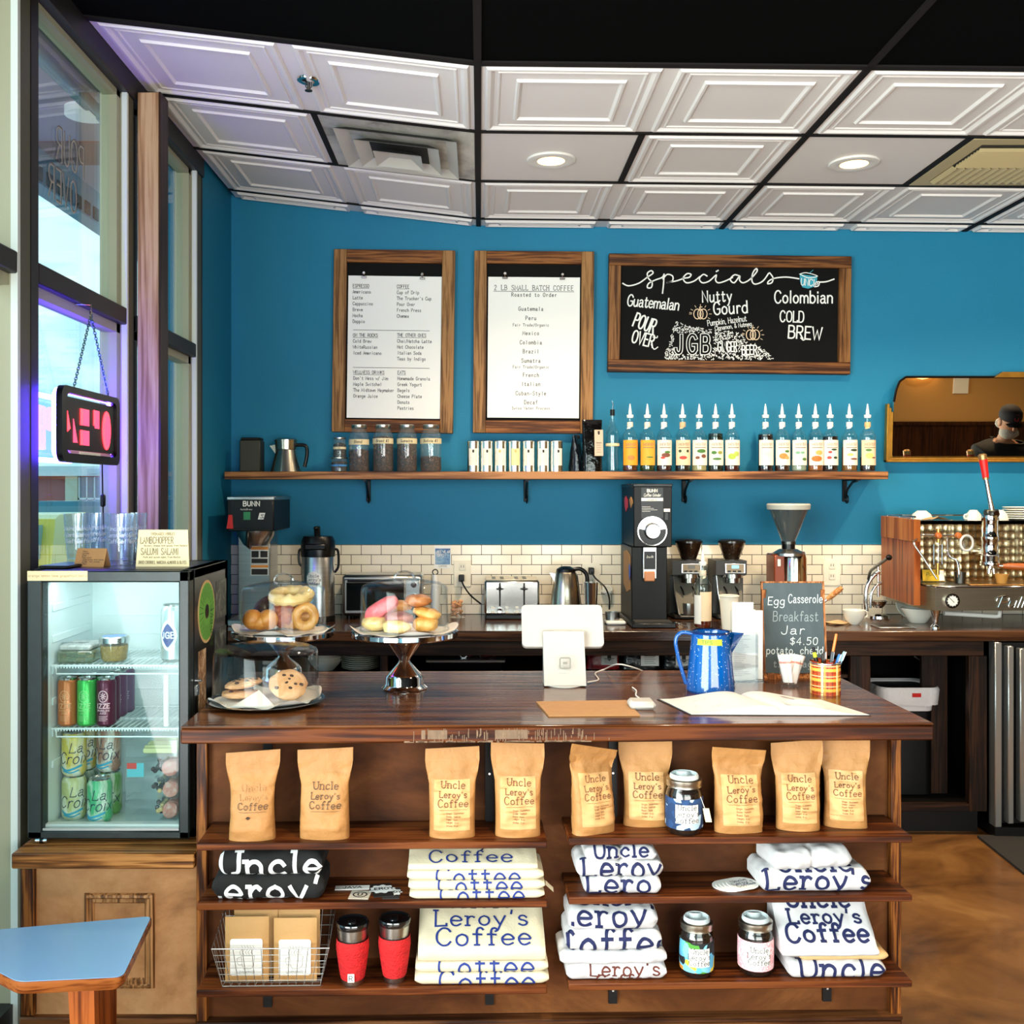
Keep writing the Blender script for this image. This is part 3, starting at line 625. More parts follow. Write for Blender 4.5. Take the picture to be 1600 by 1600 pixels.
def clip(t, x, z):
    m = MB(); m.box(x-.013, x+.013, -.012, -.002, z-.008, z+.003, chrome, .002); m.lathe([(0, -.02), (.006, -.02), (.0085, -.017), (.0085, -.011), (.004, -.009)], chrome, 14, T(x, 0, z+.018) @ RX(-90) @ T(0, 0, .0)); m.tube([(x, -.004, z), (x, -.008, z+.012)], .004, chrome, 8); m.build('clip', t)
tx = .0025
t, mp = board('menu_board', 'wood framed drinks menu board with two text columns, hung over the jars of beans', 'menu', (615, 533.5), 189, 285, 20, .75, fr_v, fr_h)
a, b_ = mp(544.5, 430.5), mp(687.5, 654.5)
m = MB(); m.box(a[0], b_[0], 0, .002, b_[1], a[1], mk('menu_paper', (250, 247, 240), .7))
fn = lambda x, y: (x, -.0006, y)
def mt(px, py, st, h=5.2, al='l', und=False, mono=6.8, w=None):
    q = mp(px, py); s = h*s5; m.text(st, s, ink, q[0], q[1], w or s*.14, fn, al=al, mono=mono/.72, serif=h > 6.4, sx=.72)
    if und: wd = (len(st)*mono)*s/8; x0 = q[0]-(wd/2 if al == 'c' else 0); m.lines([[(x0, q[1]-s*.28), (x0+wd, q[1]-s*.28)]], s*.1, ink, fn)
for px, py, head, rows in ((551, 449, 'ESPRESSO', ('Americano', 'Latte', 'Cappuccino', 'Breve', 'Mocha', 'Doppio')), (620, 450, 'COFFEE', ('Cup of Drip', "The Trucker's Cup", 'Pour Over', 'French Press', 'Chemex')), (551.5, 526, 'ON THE ROCKS', ('Cold Brew', 'WhiteRussian', 'Iced Americano')), (620.5, 526, 'THE OTHER ONES', ('Chai/Matcha Latte', 'Hot Chocolate', 'Italian Soda', 'Teas by Indigo')), (552, 584, 'WELLNESS DRINKS', ("Don't Mess w/ Jim", 'Maple Switchel', 'The Midtown Haymaker', 'Orange Juice')), (621, 584.5, 'EATS', ('Homemade Granola', 'Greek Yogurt', 'Bagels', 'Cheese Plate', 'Donuts', 'Pastries'))):
    mt(px, py, head, 5, 'l', True, 5.2)
    for i, r in enumerate(rows): mt(px, py+9.25*(i+1), r, 5, 'l', False, 5.1)
for y in (515.5, 574): q = mp(552, y); q2 = mp(671, y); m.lines([[(q[0], q[1]), (q2[0], q[1])]], .0022, ink, fn)
m.build('menu_sheet', t)
clip(t, *mp(569, 433)); clip(t, *mp(660, 435))
t, mp = board('menu_board', 'wood framed coffee bean price sheet with one centred text column over the tins', 'menu', (833.5, 535), 187, 284, 19.5, .45, fr_v, fr_h)
a, b_ = mp(763, 432.5), mp(904.5, 653.5)
m = MB(); m.box(a[0], b_[0], 0, .002, b_[1], a[1], MATS['menu_paper'])
mt(834, 453.5, '2 LB SMALL BATCH COFFEE', 7.4, 'c', True, 5.9, .0026); mt(834.5, 463.5, 'Roasted to Order', 5.8, 'c', False, 6.2)
for py, st, h in ((485.5, 'Guatemala', 6), (500, 'Peru', 6), (510, 'Fair Trade/Organic', 4.3), (523.5, 'Mexico', 6), (538, 'Colombia', 6), (552, 'Brazil', 6), (566.5, 'Sumatra', 6), (575.5, 'Fair Trade/Organic', 4.3), (589, 'French', 6), (603, 'Italian', 6), (617.5, 'Cuban-Style', 6), (631.5, 'Decaf', 6), (640, 'Swiss Water Process', 4.3)): mt(829.5, py, st, h, 'c', False, 5.9)
m.build('menu_sheet', t)
clip(t, *mp(789, 434)); clip(t, *mp(878.5, 435.5))

# ---- specials chalkboard
chalk = mk('white_chalk', (240, 238, 232), .9); chb = mk('teal_chalk', (60, 160, 180), .9); cho = mk('pale_orange_chalk', (236, 206, 170), .9)
t, mp = board('chalkboard', 'wide wood framed chalkboard of handwritten specials over the syrup bottles', 'chalkboard', (1139.5, 491), 378, 184, 18.5, .7, fd_v, fd_h, True)
m = MB(); fn = lambda x, y: (x, .0072, y)
Zp = lambda zx, zy: mp(930+zx*.2625, 370+zy*.2625)   # close-up coordinates
def scr(pts, w=8, mat=chalk, k=4): m.lines([smooth_pts([Zp(*q) for q in zip(pts[::2], pts[1::2])], k)], w*.2625*s5, mat, fn)
def ht(zx, zy, st, h, rot=0., w=None, mat=chalk, gap=1.6, sx=1., slant=0., fit=None):
    if fit: sx = fit*.2625*s5/strokes(st, h*.2625*s5, False, gap, 0, slant)[1]
    q = Zp(zx, zy); s = h*.2625*s5; ca, sa = cos(radians(rot)), sin(radians(rot)); g, wd = strokes(st, s, False, gap, 0, slant)
    m.lines([[(q[0]+(p[0]*sx)*ca-p[1]*sa, q[1]+p[0]*sx*sa+p[1]*ca) for p in l] for l in g], w or s*.12, mat, fn)
scr([165, 275, 200, 290, 260, 275, 310, 240, 345, 215, 335, 200, 312, 215, 318, 245, 340, 270, 335, 300, 312, 300, 320, 275, 360, 255, 400, 240, 412, 220])
scr([412, 220, 408, 280, 402, 335]); scr([404, 250, 430, 222, 462, 232, 460, 262, 425, 270, 480, 262, 530, 245])
scr([522, 245, 560, 240, 572, 222, 548, 218, 525, 245, 545, 272, 590, 262, 625, 235]); scr([668, 232, 645, 222, 622, 248, 640, 272, 680, 262, 722, 226, 718, 255, 735, 272, 775, 262, 820, 240])
scr([722, 205, 735, 198]); scr([858, 230, 830, 225, 806, 252, 830, 272, 862, 232, 862, 258, 885, 272, 925, 250, 965, 205, 960, 188, 940, 215, 935, 260, 955, 280, 1000, 262, 1035, 215])
scr([1040, 212, 1060, 240, 1055, 270, 1030, 278, 1035, 262, 1070, 245, 1140, 238, 1215, 248]); scr([1340, 268, 1380, 265, 1425, 250])
# cup drawn in teal chalk
q = [Zp(*p) for p in ((1220, 220), (1325, 235), (1322, 262), (1305, 295), (1270, 307), (1235, 298), (1222, 262))]
m.add([fn(*p) for p in q], [tuple(range(len(q)))], chb); scr([1220, 220, 1260, 212, 1325, 232, 1270, 242, 1220, 220], 5); scr([1318, 268, 1336, 266, 1332, 290, 1308, 296], 6); scr([1275, 215, 1290, 205, 1300, 195], 3, chb)
fn = lambda x, y: (x, .0066, y); ht(1226, 286, 'UNCle', 40, -4, None, chalk, 1, .7); fn = lambda x, y: (x, .0072, y)
ht(190, 408, 'Guatemalan', 66, -4.5, None, chalk, .9, 1, .1, 310); ht(222, 528, 'POUR', 82, -20, None, chalk, 1.2, .62, 0, 132); ht(215, 625, 'OVER', 74, -14, None, chalk, 1.2, .6, 0, 132); scr([345, 595, 368, 600, 372, 590], 6); scr([335, 640, 352, 668, 374, 655], 6)
ht(640, 388, 'Nutty', 66, 3, None, chalk, 1.8, .86, 0, 176); ht(708, 462, 'Gourd', 72, 4, None, chalk, 1.4, .92, 0, 204); ht(672, 530, 'Pumpkin, Hazelnut', 34, 8, .003, chalk, .9, .68, 0, 234); ht(716, 556, 'Cinnamon, & Nutmeg', 25, 8, .0026, chalk, .9, .66, 0, 220)
ht(1070, 392, 'Colombian', 72, .5, None, chalk, 1.3, .92, 0, 348); ht(1102, 503, 'COLD', 64, -1, None, chalk, 1.4, .78, 0, 142); ht(1150, 600, 'BREW', 74, -3, None, chalk, 1.4, .9, 0, 200); scr([1225, 600, 1240, 614, 1250, 610], 6)
for ox, oy in ((628, 458), (941, 582)):
    for dx, rx in ((-18, 22), (0, 16), (18, 22)): scr([c for k in range(13) for c in (ox+dx+rx*cos(k*pi/6), oy+30*sin(k*pi/6))], 5, cho, 1)
    scr([ox, oy-28, ox-4, oy-40, ox+10, oy-42], 5, cho)
    for k in range(9):
        a = radians(150+k*30) if k else 3.3
        if -.2 < sin(a) < .3 and abs(cos(a)) < .5: continue
        scr([ox+52*cos(a), oy+50*sin(a)*.9, ox+66*cos(a), oy+64*sin(a)*.9], 3, cho, 1)
# stippled hill with outlined letters
def hill(x): return 490+45*max(0, (x-480)/80)**.8 if x < 560 else 532+(x-560)*.12 if x < 800 else 561+((x-800)/260)**1.7*160
pt = MB(); cnt = 0
rr = random.Random(3)
while cnt < 620:
    x, y = rr.uniform(405, 1065), rr.uniform(488, 730)
    lo = hill(max(x, 480)); lx = 405+(730-y)*.33
    if y < lo or x < lx: continue
    if 470 < x < 705 and 570 < y < 695: continue
    if 730 < x < 850 and 620 < y < 682: continue
    if 872 < x < 970 and 640 < y < 700: continue
    if (x-941)**2+(y-582)**2 < 55**2: continue
    a = rr.uniform(0, pi); l = 4.5; scr([x-l*cos(a), y-l*sin(a), x+l*cos(a), y+l*sin(a)], 3.4, chalk, 1); cnt += 1
def outl(st, zx, zy, h, sx, w):
    ht(zx, zy, st, h, 0, w*.2625*s5, chalk, 3.2, sx, 0, 205)
outl('JGB', 478, 690, 108, 1.3, 22)
fn = lambda x, y: (x, .0065, y); ht(478, 690, 'JGB', 108, 0, 12*.2625*s5, slate, 3.2, 1.3, 0, 205); fn = lambda x, y: (x, .0072, y)
ht(732, 682, 'GINGER', 58, 1, .006, chalk, 1.2, .55, 0, 114); ht(876, 700, 'BEER', 54, 2, .006, chalk, 1.2, .58, 0, 90)
m.build('chalk_lettering', t)

# ---- gilt mirror
gilt = mk('gilt_frame', (196, 142, 58), .35, .85, var=.15, vs=20); mir = mk('mirror_glass', (226, 216, 196), .01, 1)
mc = P(1640, 722, 5.17); Mm = Matrix.Translation(mc) @ RX(3.6)
t = thing('wall_mirror', 'wide gilt framed antique mirror hung on the blue wall over the espresso machine', 'mirror', M=Mm)
hw, hh = .825, .425
out = [(-hw+.035, 0.02), (hw-.035, .02), (hw-.035, .30), (hw-.045, .36), (hw-.06, .40), (hw-.09, .422), (.3, .422), (-.3, .422), (-hw+.09, .422), (-hw+.06, .40), (-hw+.045, .36), (-hw+.035, .30)]
MB().prism([(x, z) for x, z in out], -.004, .012, mir, RX(90)).build('mirror_glass', t)
bl = mk('bevel_black', (14, 10, 8), .2); m = MB()
m.tube([(x, -.012, z) for x, z in out[2:6]], .006, bl, 6); m.tube([(x, -.012, z) for x, z in [out[5], out[8]]], .006, bl, 6); m.tube([(x, -.012, z) for x, z in out[8:]], .006, bl, 6); m.build('mirror_edge', t)
m = MB()
for k in range(3):
    q = .011*k; m.box(-hw+q, hw-q, -.02+.004*k, .012, q, q+.011, gilt, .002)
    for s in (-1, 1):
        a = s*(hw-q); m.box(min(a, a-s*.012), max(a, a-s*.012), -.02+.004*k, .012, q, .29-.02*k, gilt, .002)
m.prism([(-.30, .42), (.30, .42), (.26, .447), (-.26, .447)], .0, .025, gilt, RX(90)); m.build('frame', t)
# ================================================================== DRINKS FRIDGE AND WINDOW SIDE
fr = thing('drinks_fridge', 'black countertop drinks fridge with glass door standing on the low cabinet', 'fridge', (0, 0, 0))
fx0, fx1, fy0, fy1, fz0, fz1 = -1.197, -.766, 2.778, 3.14, .604, 1.323
fblk = mk('fridge_black', (15, 17, 17), .28, var=.3, vs=14); frub = mk('fridge_door_black', (24, 34, 34), .4, var=.25, vs=30)
liner = mk('fridge_liner', (226, 236, 236), .35)
m = MB(); t_ = .03
m.box(fx0, fx0+t_, fy0, fy1, fz0, fz1, fblk); m.box(fx1-t_, fx1, fy0, fy1, fz0, fz1, fblk); m.box(fx0, fx1, fy0, fy1, fz1-.026, fz1, fblk, .002); m.box(fx0, fx1, fy0, fy1, fz0, fz0+.022, fblk); m.box(fx0, fx1, fy1-.03, fy1, fz0, fz1, fblk); m.build('body', fr)
m = MB(); li0, li1, lz0, lz1 = fx0+.031, fx1-.031, .63, 1.294
m.box(li0, li0+.004, fy0, fy1-.03, lz0, lz1, liner); m.box(li1-.004, li1, fy0, fy1-.03, lz0, lz1, liner); m.box(li0, li1, fy1-.036, fy1-.031, lz0, lz1, liner); m.box(li0, li1, fy0, fy1-.03, lz0-.003, lz0, liner); m.box(li0, li1, fy0, fy1-.03, lz1, lz1+.003, liner)
for k in range(6): m.box(li0+.004, li0+.008, fy0+.03, fy1-.06, .78+.085*k, .80+.085*k, liner, .001)
for k in range(10): m.box(li0+.02, li1-.02, fy1-.039, fy1-.036, .72+.055*k, .722+.055*k, liner)
m.box(li1-.10, li1-.004, fy1-.06, fy1-.036, 1.252, 1.29, whitep, .004); m.cyl(.014, 0, .008, whitep, 16, T(li1-.045, fy1-.06, 1.272) @ RX(90)); m.build('liner', fr)
m = MB(); dx0, dx1, dz0, dz1 = -1.157, -.797, .634, 1.291; ya, yb = 2.735, 2.776
m.box(fx0, dx0, ya, yb, .612, fz1-.001, frub, .004); m.box(dx1, fx1-.002, ya, yb, .612, fz1-.001, frub, .004); m.box(fx0, fx1-.002, ya, yb, dz1, fz1-.001, frub, .004); m.box(fx0, fx1-.002, ya, yb, .612, dz0, frub, .004); dr = m.build('door', fr)
MB().box(dx0-.004, dx1+.004, ya+.012, ya+.016, dz0-.004, dz1+.004, glass('fridge_glass', (240, 248, 248), .35, .02, .008)).build('door_glass', dr)
m = MB(); m.box(dx0, dx1, ya+.003, ya+.014, dz0, dz0+.006, al); m.box(dx0, dx1, ya+.02, ya+.04, dz0, dz0+.012, whitep); m.build('door_sill', dr)
m = MB(); m.box(-1.196, -1.037, ya-.0012, ya, 1.2955, 1.3215, cream); ln = MB()
m.text('orange lemon lime grapefruit berry', .006, mk('faint_ink', (190, 160, 120), .8), -1.115, 1.306, .0008, lambda x, y: (x, ya-.0018, y)); m.build('label_strip', dr)
m = MB(); m.cyl(.006, 0, .03, chrome, 10, T(-1.175, 2.738, .608) @ RY(90)); m.cyl(.008, .012, .02, blackp, 10, T(-1.175, 2.738, .608) @ RY(90)); m.build('door_hinge', dr)
m = MB(); m.cyl(.0045, 0, .012, chrome, 10, T(fx1, 2.80, 1.02) @ RY(90)); m.box(fx1, fx1+.004, 2.79, 2.81, .98, 1.01, chrome, .001); m.build('door_lock', fr)
for lx in (fx0+.03, fx1-.03):
    for ly in (2.80, 3.11): MB().cyl(.012, .60, .605, blackp, 10, T(lx, ly, 0)).build('foot', fr)
wire = mk('white_wire', (236, 244, 244), .3)
for z in (1.062, .892):
    m = MB(); m.box(li0+.004, li1-.004, 2.80, 2.806, z-.006, z, wire, .002); m.box(li0+.004, li1-.004, 3.085, 3.091, z-.006, z, wire, .002); m.box(li0+.004, li1-.004, 2.93, 2.936, z-.006, z-.001, wire)
    for k in range(22): x = li0+.012+k*(li1-li0-.024)/21; m.tube([(x, 2.803, z-.002), (x, 3.09, z-.002)], .0016, wire, 6)
    for k in range(46): x = li0+.008+k*(li1-li0-.016)/45; m.box(x, x+.003, 2.799, 2.801, z-.009, z-.004, wire)
    m.tube([(li0+.02, 2.80, z-.005), (li0+.02, 2.80, z-.024), (li1-.02, 2.80, z-.024), (li1-.02, 2.80, z-.005)], .0022, wire, 6); m.build('wire_shelf', fr)
lamp = bpy.data.lights.new('fridge_lamp', 'AREA'); lamp.shape = 'RECTANGLE'; lamp.size = .32; lamp.size_y = .03; lamp.energy = .4; lamp.color = (.9, 1, 1)
lo = bpy.data.objects.new('fridge_lamp', lamp); C.objects.link(lo); lo.location = (-.98, 2.80, 1.288); lo.rotation_euler = (radians(25), 0, 0); lo.parent = fr
m = MB(); m.box(-.86, -.845, 2.808, 2.815, .892, 1.035, whitep, .002); m.build('thermometer', fr)
# stickers on the side
stk = MB(); gs = mk('green_sticker', (92, 158, 60), .6); ts = mk('tan_sticker', (190, 160, 110), .6)
def disc(m, cx, cz_, r, mat, n=28, x=fx1, off=.001, r0=0):
    k = len(m.v); m.prism([(r*cos(2*pi*i/n), r*sin(2*pi*i/n)) for i in range(n)], 0, off, mat, T(x, cx, cz_) @ Matrix(((0, 0, 1, 0), (1, 0, 0, 0), (0, 1, 0, 0), (0, 0, 0, 1))))
disc(stk, 2.897, 1.196, .088, ts, off=.0012); disc(stk, 2.897, 1.196, .08, gs, off=.0018); disc(stk, 2.897, 1.196, .02, blackp, off=.0024)
stk.text('COFFEE', .022, mk('dark_green_ink', (40, 84, 30), .7), 2.945, 1.15, .003, lambda x, y: (fx1+.0022, 2.955-(y-1.15), 1.15+(x-2.945)))
for k in range(24): a = 2*pi*k/24; stk.lines([[(2.897+.04*cos(a), 1.196+.04*sin(a)), (2.897+.075*cos(a), 1.196+.075*sin(a))]], .002, MATS['dark_green_ink'], lambda x, y: (fx1+.0021, x, y))
stk.build('round_sticker', fr)
m = MB(); m.box(fx1, fx1+.001, 2.815, 2.89, .93, 1.095, blotch('sepia_print', [(70, 44, 28), (150, 110, 76), (220, 200, 170)], 40, .6)); m.build('sepia_sticker', fr)
m = MB(); m.box(fx1, fx1+.001, 3.0, 3.12, 1.16, 1.27, blotch('grey_print', [(30, 30, 32), (70, 74, 70), (150, 150, 140)], 25, .5)); m.box(fx1, fx1+.001, 2.99, 3.12, 1.04, 1.13, MATS['grey_print']); m.build('dark_sticker', fr)

# ---- drinks and food inside
canm = mk('can_metal', (205, 208, 206), .25, 1)
def cyl_map(r, z0=0, a0=0): return lambda x, y: (r*sin(x/r+a0), -r*cos(x/r+a0), z0+y)
def slim_can(loc, col, colt, label):
    t = thing('juice_can', label, 'can', loc, 0, 'slim juice cans on the middle fridge shelf'); r = .0262; h = .13
    mt_ = mk('can_'+'_'.join(map(str, col)), col, .3, .35); mt2 = mk('canink_'+'_'.join(map(str, colt)), colt, .5)
    m = MB(); m.lathe([(0, 0), (r-.005, 0), (r, .006), (r, h-.012), (r-.004, h-.005)], mt_, 24); f = cyl_map(r+.0004)
    m.lines([[(.0125*cos(2*pi*k/20), .082+.015*sin(2*pi*k/20)) for k in range(21)]], .0022, mt2, f, seg=.004)
    for k in range(8): a = k*pi/4; m.lines([[(.002*cos(a), .082+.002*sin(a)), (.008*cos(a), .082+.010*sin(a))]], .002, mt2, f)
    m.text('IZZE', .012, mt2, 0, .050, .0026, f, seg=.004); m.text('SPARKLING', .0045, mt2, 0, .041, .0009, f, seg=.004); m.text('JUICE', .0045, mt2, 0, .034, .0009, f)
    for k in range(4): m.lines([[(-.012, .028-.004*k), (.012-.003*(k % 2), .028-.004*k)]], .0012, mt2, f, seg=.004)
    m.build('can_body', t); MB().lathe([(r-.004, h-.006), (r-.003, h), (r-.005, h), (r-.006, h-.004), (0, h-.004)], canm, 24).build('can_lid', t); return t
fl = lambda px, d: (px-CX)*d/F
S2 = .892
for px, d, c, ct_, lb in ((106, 2.838, (196, 112, 62), (228, 166, 116), 'orange slim juice can at the window end of the front row'), (136, 2.838, (72, 184, 84), (150, 226, 140), 'green slim juice can in the middle of the front row'), (166, 2.838, (92, 26, 52), (238, 190, 196), 'maroon slim juice can at the open end of the front row'),
                          (173, 2.895, (96, 34, 62), (200, 140, 150), 'maroon slim juice can straight behind the front maroon one'), (184, 2.952, (110, 66, 96), (200, 170, 186), 'dusky purple slim can, third in line behind the maroon one'), (196, 3.009, (122, 90, 116), (190, 170, 186), 'greyish purple slim can, fourth in line at the fridge back'),
                          (122, 2.895, (190, 108, 66), (228, 166, 116), 'orange slim juice can behind the front orange one'), (146, 2.895, (70, 170, 84), (150, 226, 140), 'green slim juice can behind the front green one')):
    slim_can((fl(px, d), d, S2), c, ct_, lb)
def soda(loc, col, col2, label, rz=0):
    t = thing('soda_can', label, 'can', loc, rz, 'sparkling water cans on the fridge floor'); r = .0328; h = .12
    a = blotch('soda_'+'_'.join(map(str, col)), [col, col2, (232, 236, 222), col], 14, .3, 0, (1, 1, .5), 0); bnk = mk('soda_ink', (30, 40, 70), .5); bl_ = mk('soda_swoosh', (50, 160, 190), .5)
    m = MB(); m.lathe([(0, 0), (r-.008, 0), (r-.001, .009), (r, .013), (r, h-.016), (r-.006, h-.004)], a, 28); f = cyl_map(r+.0005)
    st, wd = strokes('La', .026, False, 1.2, 0, .25); m.lines([[(q[0]-.004, q[1]+.066) for q in p] for p in st], .0022, bnk, f, seg=.004)
    st, wd = strokes('Croix', .03, False, 1, 0, .25); m.lines([[(q[0]*.9-.036, q[1]+.036) for q in p] for p in st], .0024, bnk, f, seg=.004)
    m.lines([smooth_pts([(-.03, .026), (-.012, .018), (.006, .022), (.03, .03)], 5)], .006, bl_, f); m.lines([smooth_pts([(-.022, .016), (0, .012), (.022, .018)], 5)], .004, bl_, f)
    m.build('can_body', t); MB().lathe([(r-.006, h-.005), (r-.005, h), (r-.007, h), (r-.009, h-.004), (0, h-.004)], canm, 24).build('can_lid', t); return t
FZ = .6305
soda((fl(116, 2.86), 2.86, FZ), (202, 198, 150), (180, 186, 120), 'pale lemon sparkling water can standing on the fridge floor', 8)
soda((fl(116, 2.86), 2.86, FZ+.12), (206, 200, 140), (212, 190, 70), 'pale lemon sparkling water can on top of another', 4)
soda((fl(156, 2.83), 2.83, FZ), (110, 206, 150), (60, 170, 110), 'mint green sparkling water can at the front of the fridge floor', -10)
soda((fl(172, 2.905), 2.905, FZ), (126, 178, 96), (84, 140, 60), 'leaf green sparkling water can behind the mint green one', -25)
soda((fl(170, 2.905), 2.905, FZ+.12), (190, 140, 120), (150, 110, 90), 'brownish pink sparkling water can stacked on the leaf green one', -20)
soda((fl(134, 2.93), 2.93, FZ), (120, 150, 120), (90, 120, 90), 'dull green sparkling water can at the fridge back', 0)
soda((fl(134, 2.93), 2.93, FZ+.12), (214, 184, 50), (180, 150, 40), 'deep yellow sparkling water can on top, behind the others', 0)
# snack boxes
clr = glass('snack_box_plastic', (252, 254, 254), .5, .05, .03, (230, 240, 240), .02)
choc = mk('dark_raisin', (58, 32, 36), .5); nut = mk('pale_nut', (226, 186, 120), .5); sal = blotch('salami_slice', [(196, 90, 76), (222, 130, 110), (240, 196, 180)], 60, .45); chs = mk('pale_cheese', (226, 216, 150), .5)
for k, lb in enumerate(('clear snack box of nuts and salami at the bottom of its stack', 'clear snack box of nuts and salami in the middle of its stack', 'clear snack box of nuts and salami third in its stack', 'clear box of pale cheese sticks topmost of its stack')):
    z = FZ+.058*k; x0, x1, y0, y1 = fl(196, 2.83), fl(276, 2.83), 2.832, 2.97
    t = thing('snack_box', lb, 'food box', (x0, y0, z), 0, 'stacked snack boxes on the fridge floor'); w, dp = x1-x0, y1-y0
    m = MB(); m.box(0, w, 0, .0015, 0, .046, clr); m.box(0, w, dp-.0015, dp, 0, .046, clr); m.box(0, .0015, 0, dp, 0, .046, clr); m.box(w-.0015, w, 0, dp, 0, .046, clr); m.box(0, w, 0, dp, 0, .0015, clr); m.build('tray', t)
    m = MB(); m.box(-.002, w+.002, -.002, dp+.002, .046, .056, clr, .002); m.build('lid', t)
    rr = random.Random(k); m = MB()
    if k < 3:
        for i in range(26): q = (rr.uniform(.5, .68)*w, rr.uniform(.012, dp-.02), rr.uniform(.008, .036)); m.lathe([(0, -.007), (.005, -.005), (.007, 0), (.005, .005), (0, .007)], choc if i % 3 else nut, 8, T(*q) @ RX(rr.uniform(0, 90)))
        m.build('trail_mix', t); m = MB()
        for i in range(10): m.cyl(.022, 0, .002, sal, 16, T(rr.uniform(.82, .86)*w, .02+i*.011, .023) @ RX(70) @ RY(rr.uniform(-20, 20)))
        m.build('salami', t)
    else:
        for i in range(8): m.box(.3*w, .95*w, .015+.014*i, .025+.014*i, .006, .016+.016*rr.random(), chs, .002)
        m.build('cheese_sticks', t)
    if k == 2: m = MB(); m.box(.004, .05, -.0012, -.0006, .004, .042, mk('teal_label', (90, 180, 190), .5)); m.box(.004, .03, -.0018, -.0012, .026, .042, mk('red_label', (200, 60, 50), .5)); m.build('label', t)
# top shelf
t = thing('salad_box', 'flat clear box of sandwich halves with a grey printed lid', 'food box', (fl(93, 2.84), 2.82, 1.0625))
m = MB(); w = S(56, 2.84); m.box(0, w, 0, .12, 0, .034, glass('salad_plastic', (210, 216, 190), .7, .05, .08, (190, 200, 170), .25), .006); m.build('tray', t)
m = MB(); m.box(.004, w-.01, .004, .12, .034, .048, mk('grey_print_lid', (190, 188, 184), .4, var=.4, vs=50), .004); m.text('BISTRO', .014, ink, w/2-.02, .05, .002, lambda x, y: (x, y, .0485)); m.build('lid', t)
m = MB(); rr = random.Random(5)
for i in range(26): m.box(-.01, .01, -.008, .008, -.004, .004, mk('sandwich_green', (120, 130, 60), .6) if i % 2 else mk('sandwich_bread', (206, 170, 110), .7), .002, T(rr.uniform(.016, w-.016), rr.uniform(.012, .1), rr.uniform(.008, .026)) @ RZ(rr.uniform(0, 180)))
m.build('filling', t)
t = thing('pudding_jar', 'short wide jar of golden oats with a silver lid on the upper shelf', 'jar', (fl(178.5, 2.86), 2.86, 1.062)); r = S(46, 2.86)/2
MB().lathe([(0, .001), (r*.78, .001), (r*.86, .006), (r*.97, .05), (r*.97, .058)], jar_g, 28).build('glass', t); MB().lathe([(0, .004), (r*.74, .004), (r*.82, .008), (r*.92, .046), (0, .048)], mk('golden_oats', (214, 160, 66), .7, bump=.8, bs=300, var=.25, vs=150), 28).build('oats', t)
m = MB(); m.lathe([(r, .054), (r, .068), (r*.94, .071), (r*.8, .0705)], canm, 28); m.lathe([(r*.8, .0705), (0, .071)], mk('blue_lid', (120, 150, 200), .4), 28); m.build('lid', t)
t = thing('beer_can', 'tall silver can with a blue diamond badge on the upper shelf', 'can', (fl(271, 2.865), 2.865, 1.062)); r = .034; h = .158
m = MB(); m.lathe([(0, 0), (r-.008, 0), (r, .01), (r, h-.018), (r-.006, h-.004)], mk('pale_can', (196, 206, 204), .25, .7), 28); f = cyl_map(r+.0004); f2 = cyl_map(r+.0008); f3 = cyl_map(r+.0012)
wl_ = mk('badge_white', (240, 244, 232), .5); wb = mk('badge_blue', (36, 52, 128), .5)
def cpatch(m, f, cx, cz_, rx, rz_, mat, p=2., n=24):
    v = [f(cx, cz_)]; k = 6
    for j in range(1, k+1):
        for i in range(n): a = 2*pi*i/n; ca, sa = cos(a), sin(a); q = j/k/((abs(ca)**p+abs(sa)**p)**(1/p)); v.append(f(cx+rx*ca*q, cz_+rz_*sa*q))
    fs = [(0, 1+i, 1+(i+1) % n) for i in range(n)]+[(1+j*n+i, 1+(j+1)*n+i, 1+(j+1)*n+(i+1) % n, 1+j*n+(i+1) % n) for j in range(k-1) for i in range(n)]
    m.add(v, fs, mat)
cpatch(m, f, -.006, .075, .026, .042, wl_, 1.6); cpatch(m, f2, -.006, .075, .021, .033, wb, 1.25); m.text('JGB', .016, wl_, -.006, .068, .003, f3, seg=.004); m.build('can_body', t)
MB().lathe([(r-.006, h-.005), (r-.005, h), (r-.008, h-.003), (0, h-.003)], canm, 24).build('can_lid', t)

# ---- on the fridge
gl_p = glass('pint_glass', (240, 245, 250), .75, .02, .06, (220, 230, 245), .04); etch = glass('etched_glass', (215, 225, 235), .5, .3, .1, (240, 245, 250), .45)
FT = fz1
for i, (px, d, lb) in enumerate(((122, 2.97, 'etched pint glass at the window end of the fridge top'), (151, 3.062, 'etched pint glass behind the folded kraft card'), (190, 2.95, 'etched pint glass between kraft card and cream sign'), (207, 3.06, 'etched pint glass tucked behind another beside the cream sign'))):
    t = thing('pint_glass', lb, 'glass', (max(fl(px, d), -1.152), d, FT), 20*i, 'etched pint glasses on the fridge')
    m = MB(); m.lathe([(0, .001), (.030, 0), (.031, .012), (.0415, .145), (.0395, .145), (.0285, .016), (0, .014)], gl_p, 36); m.build('glass', t)
    m = MB()
    for a in (-.9, 0, .9, 2.4, 3.6): 
        fm = lambda x, y, a=a: ((.0335+.0098*(y-.03)/.11)*sin(x/.036+a), -(.0335+.0098*(y-.03)/.11)*cos(x/.036+a), y)
        m.text('Uncle', .011, etch, 0, .098, .0016, fm, seg=.005, gap=1); m.text("Leroy's", .011, etch, 0, .080, .0016, fm, seg=.005, gap=1); m.text('Coffee', .011, etch, 0, .062, .0016, fm, seg=.005, gap=1)
    m.build('etched_lettering', t)
t = MB(); a = .022; w = .086; h = .05
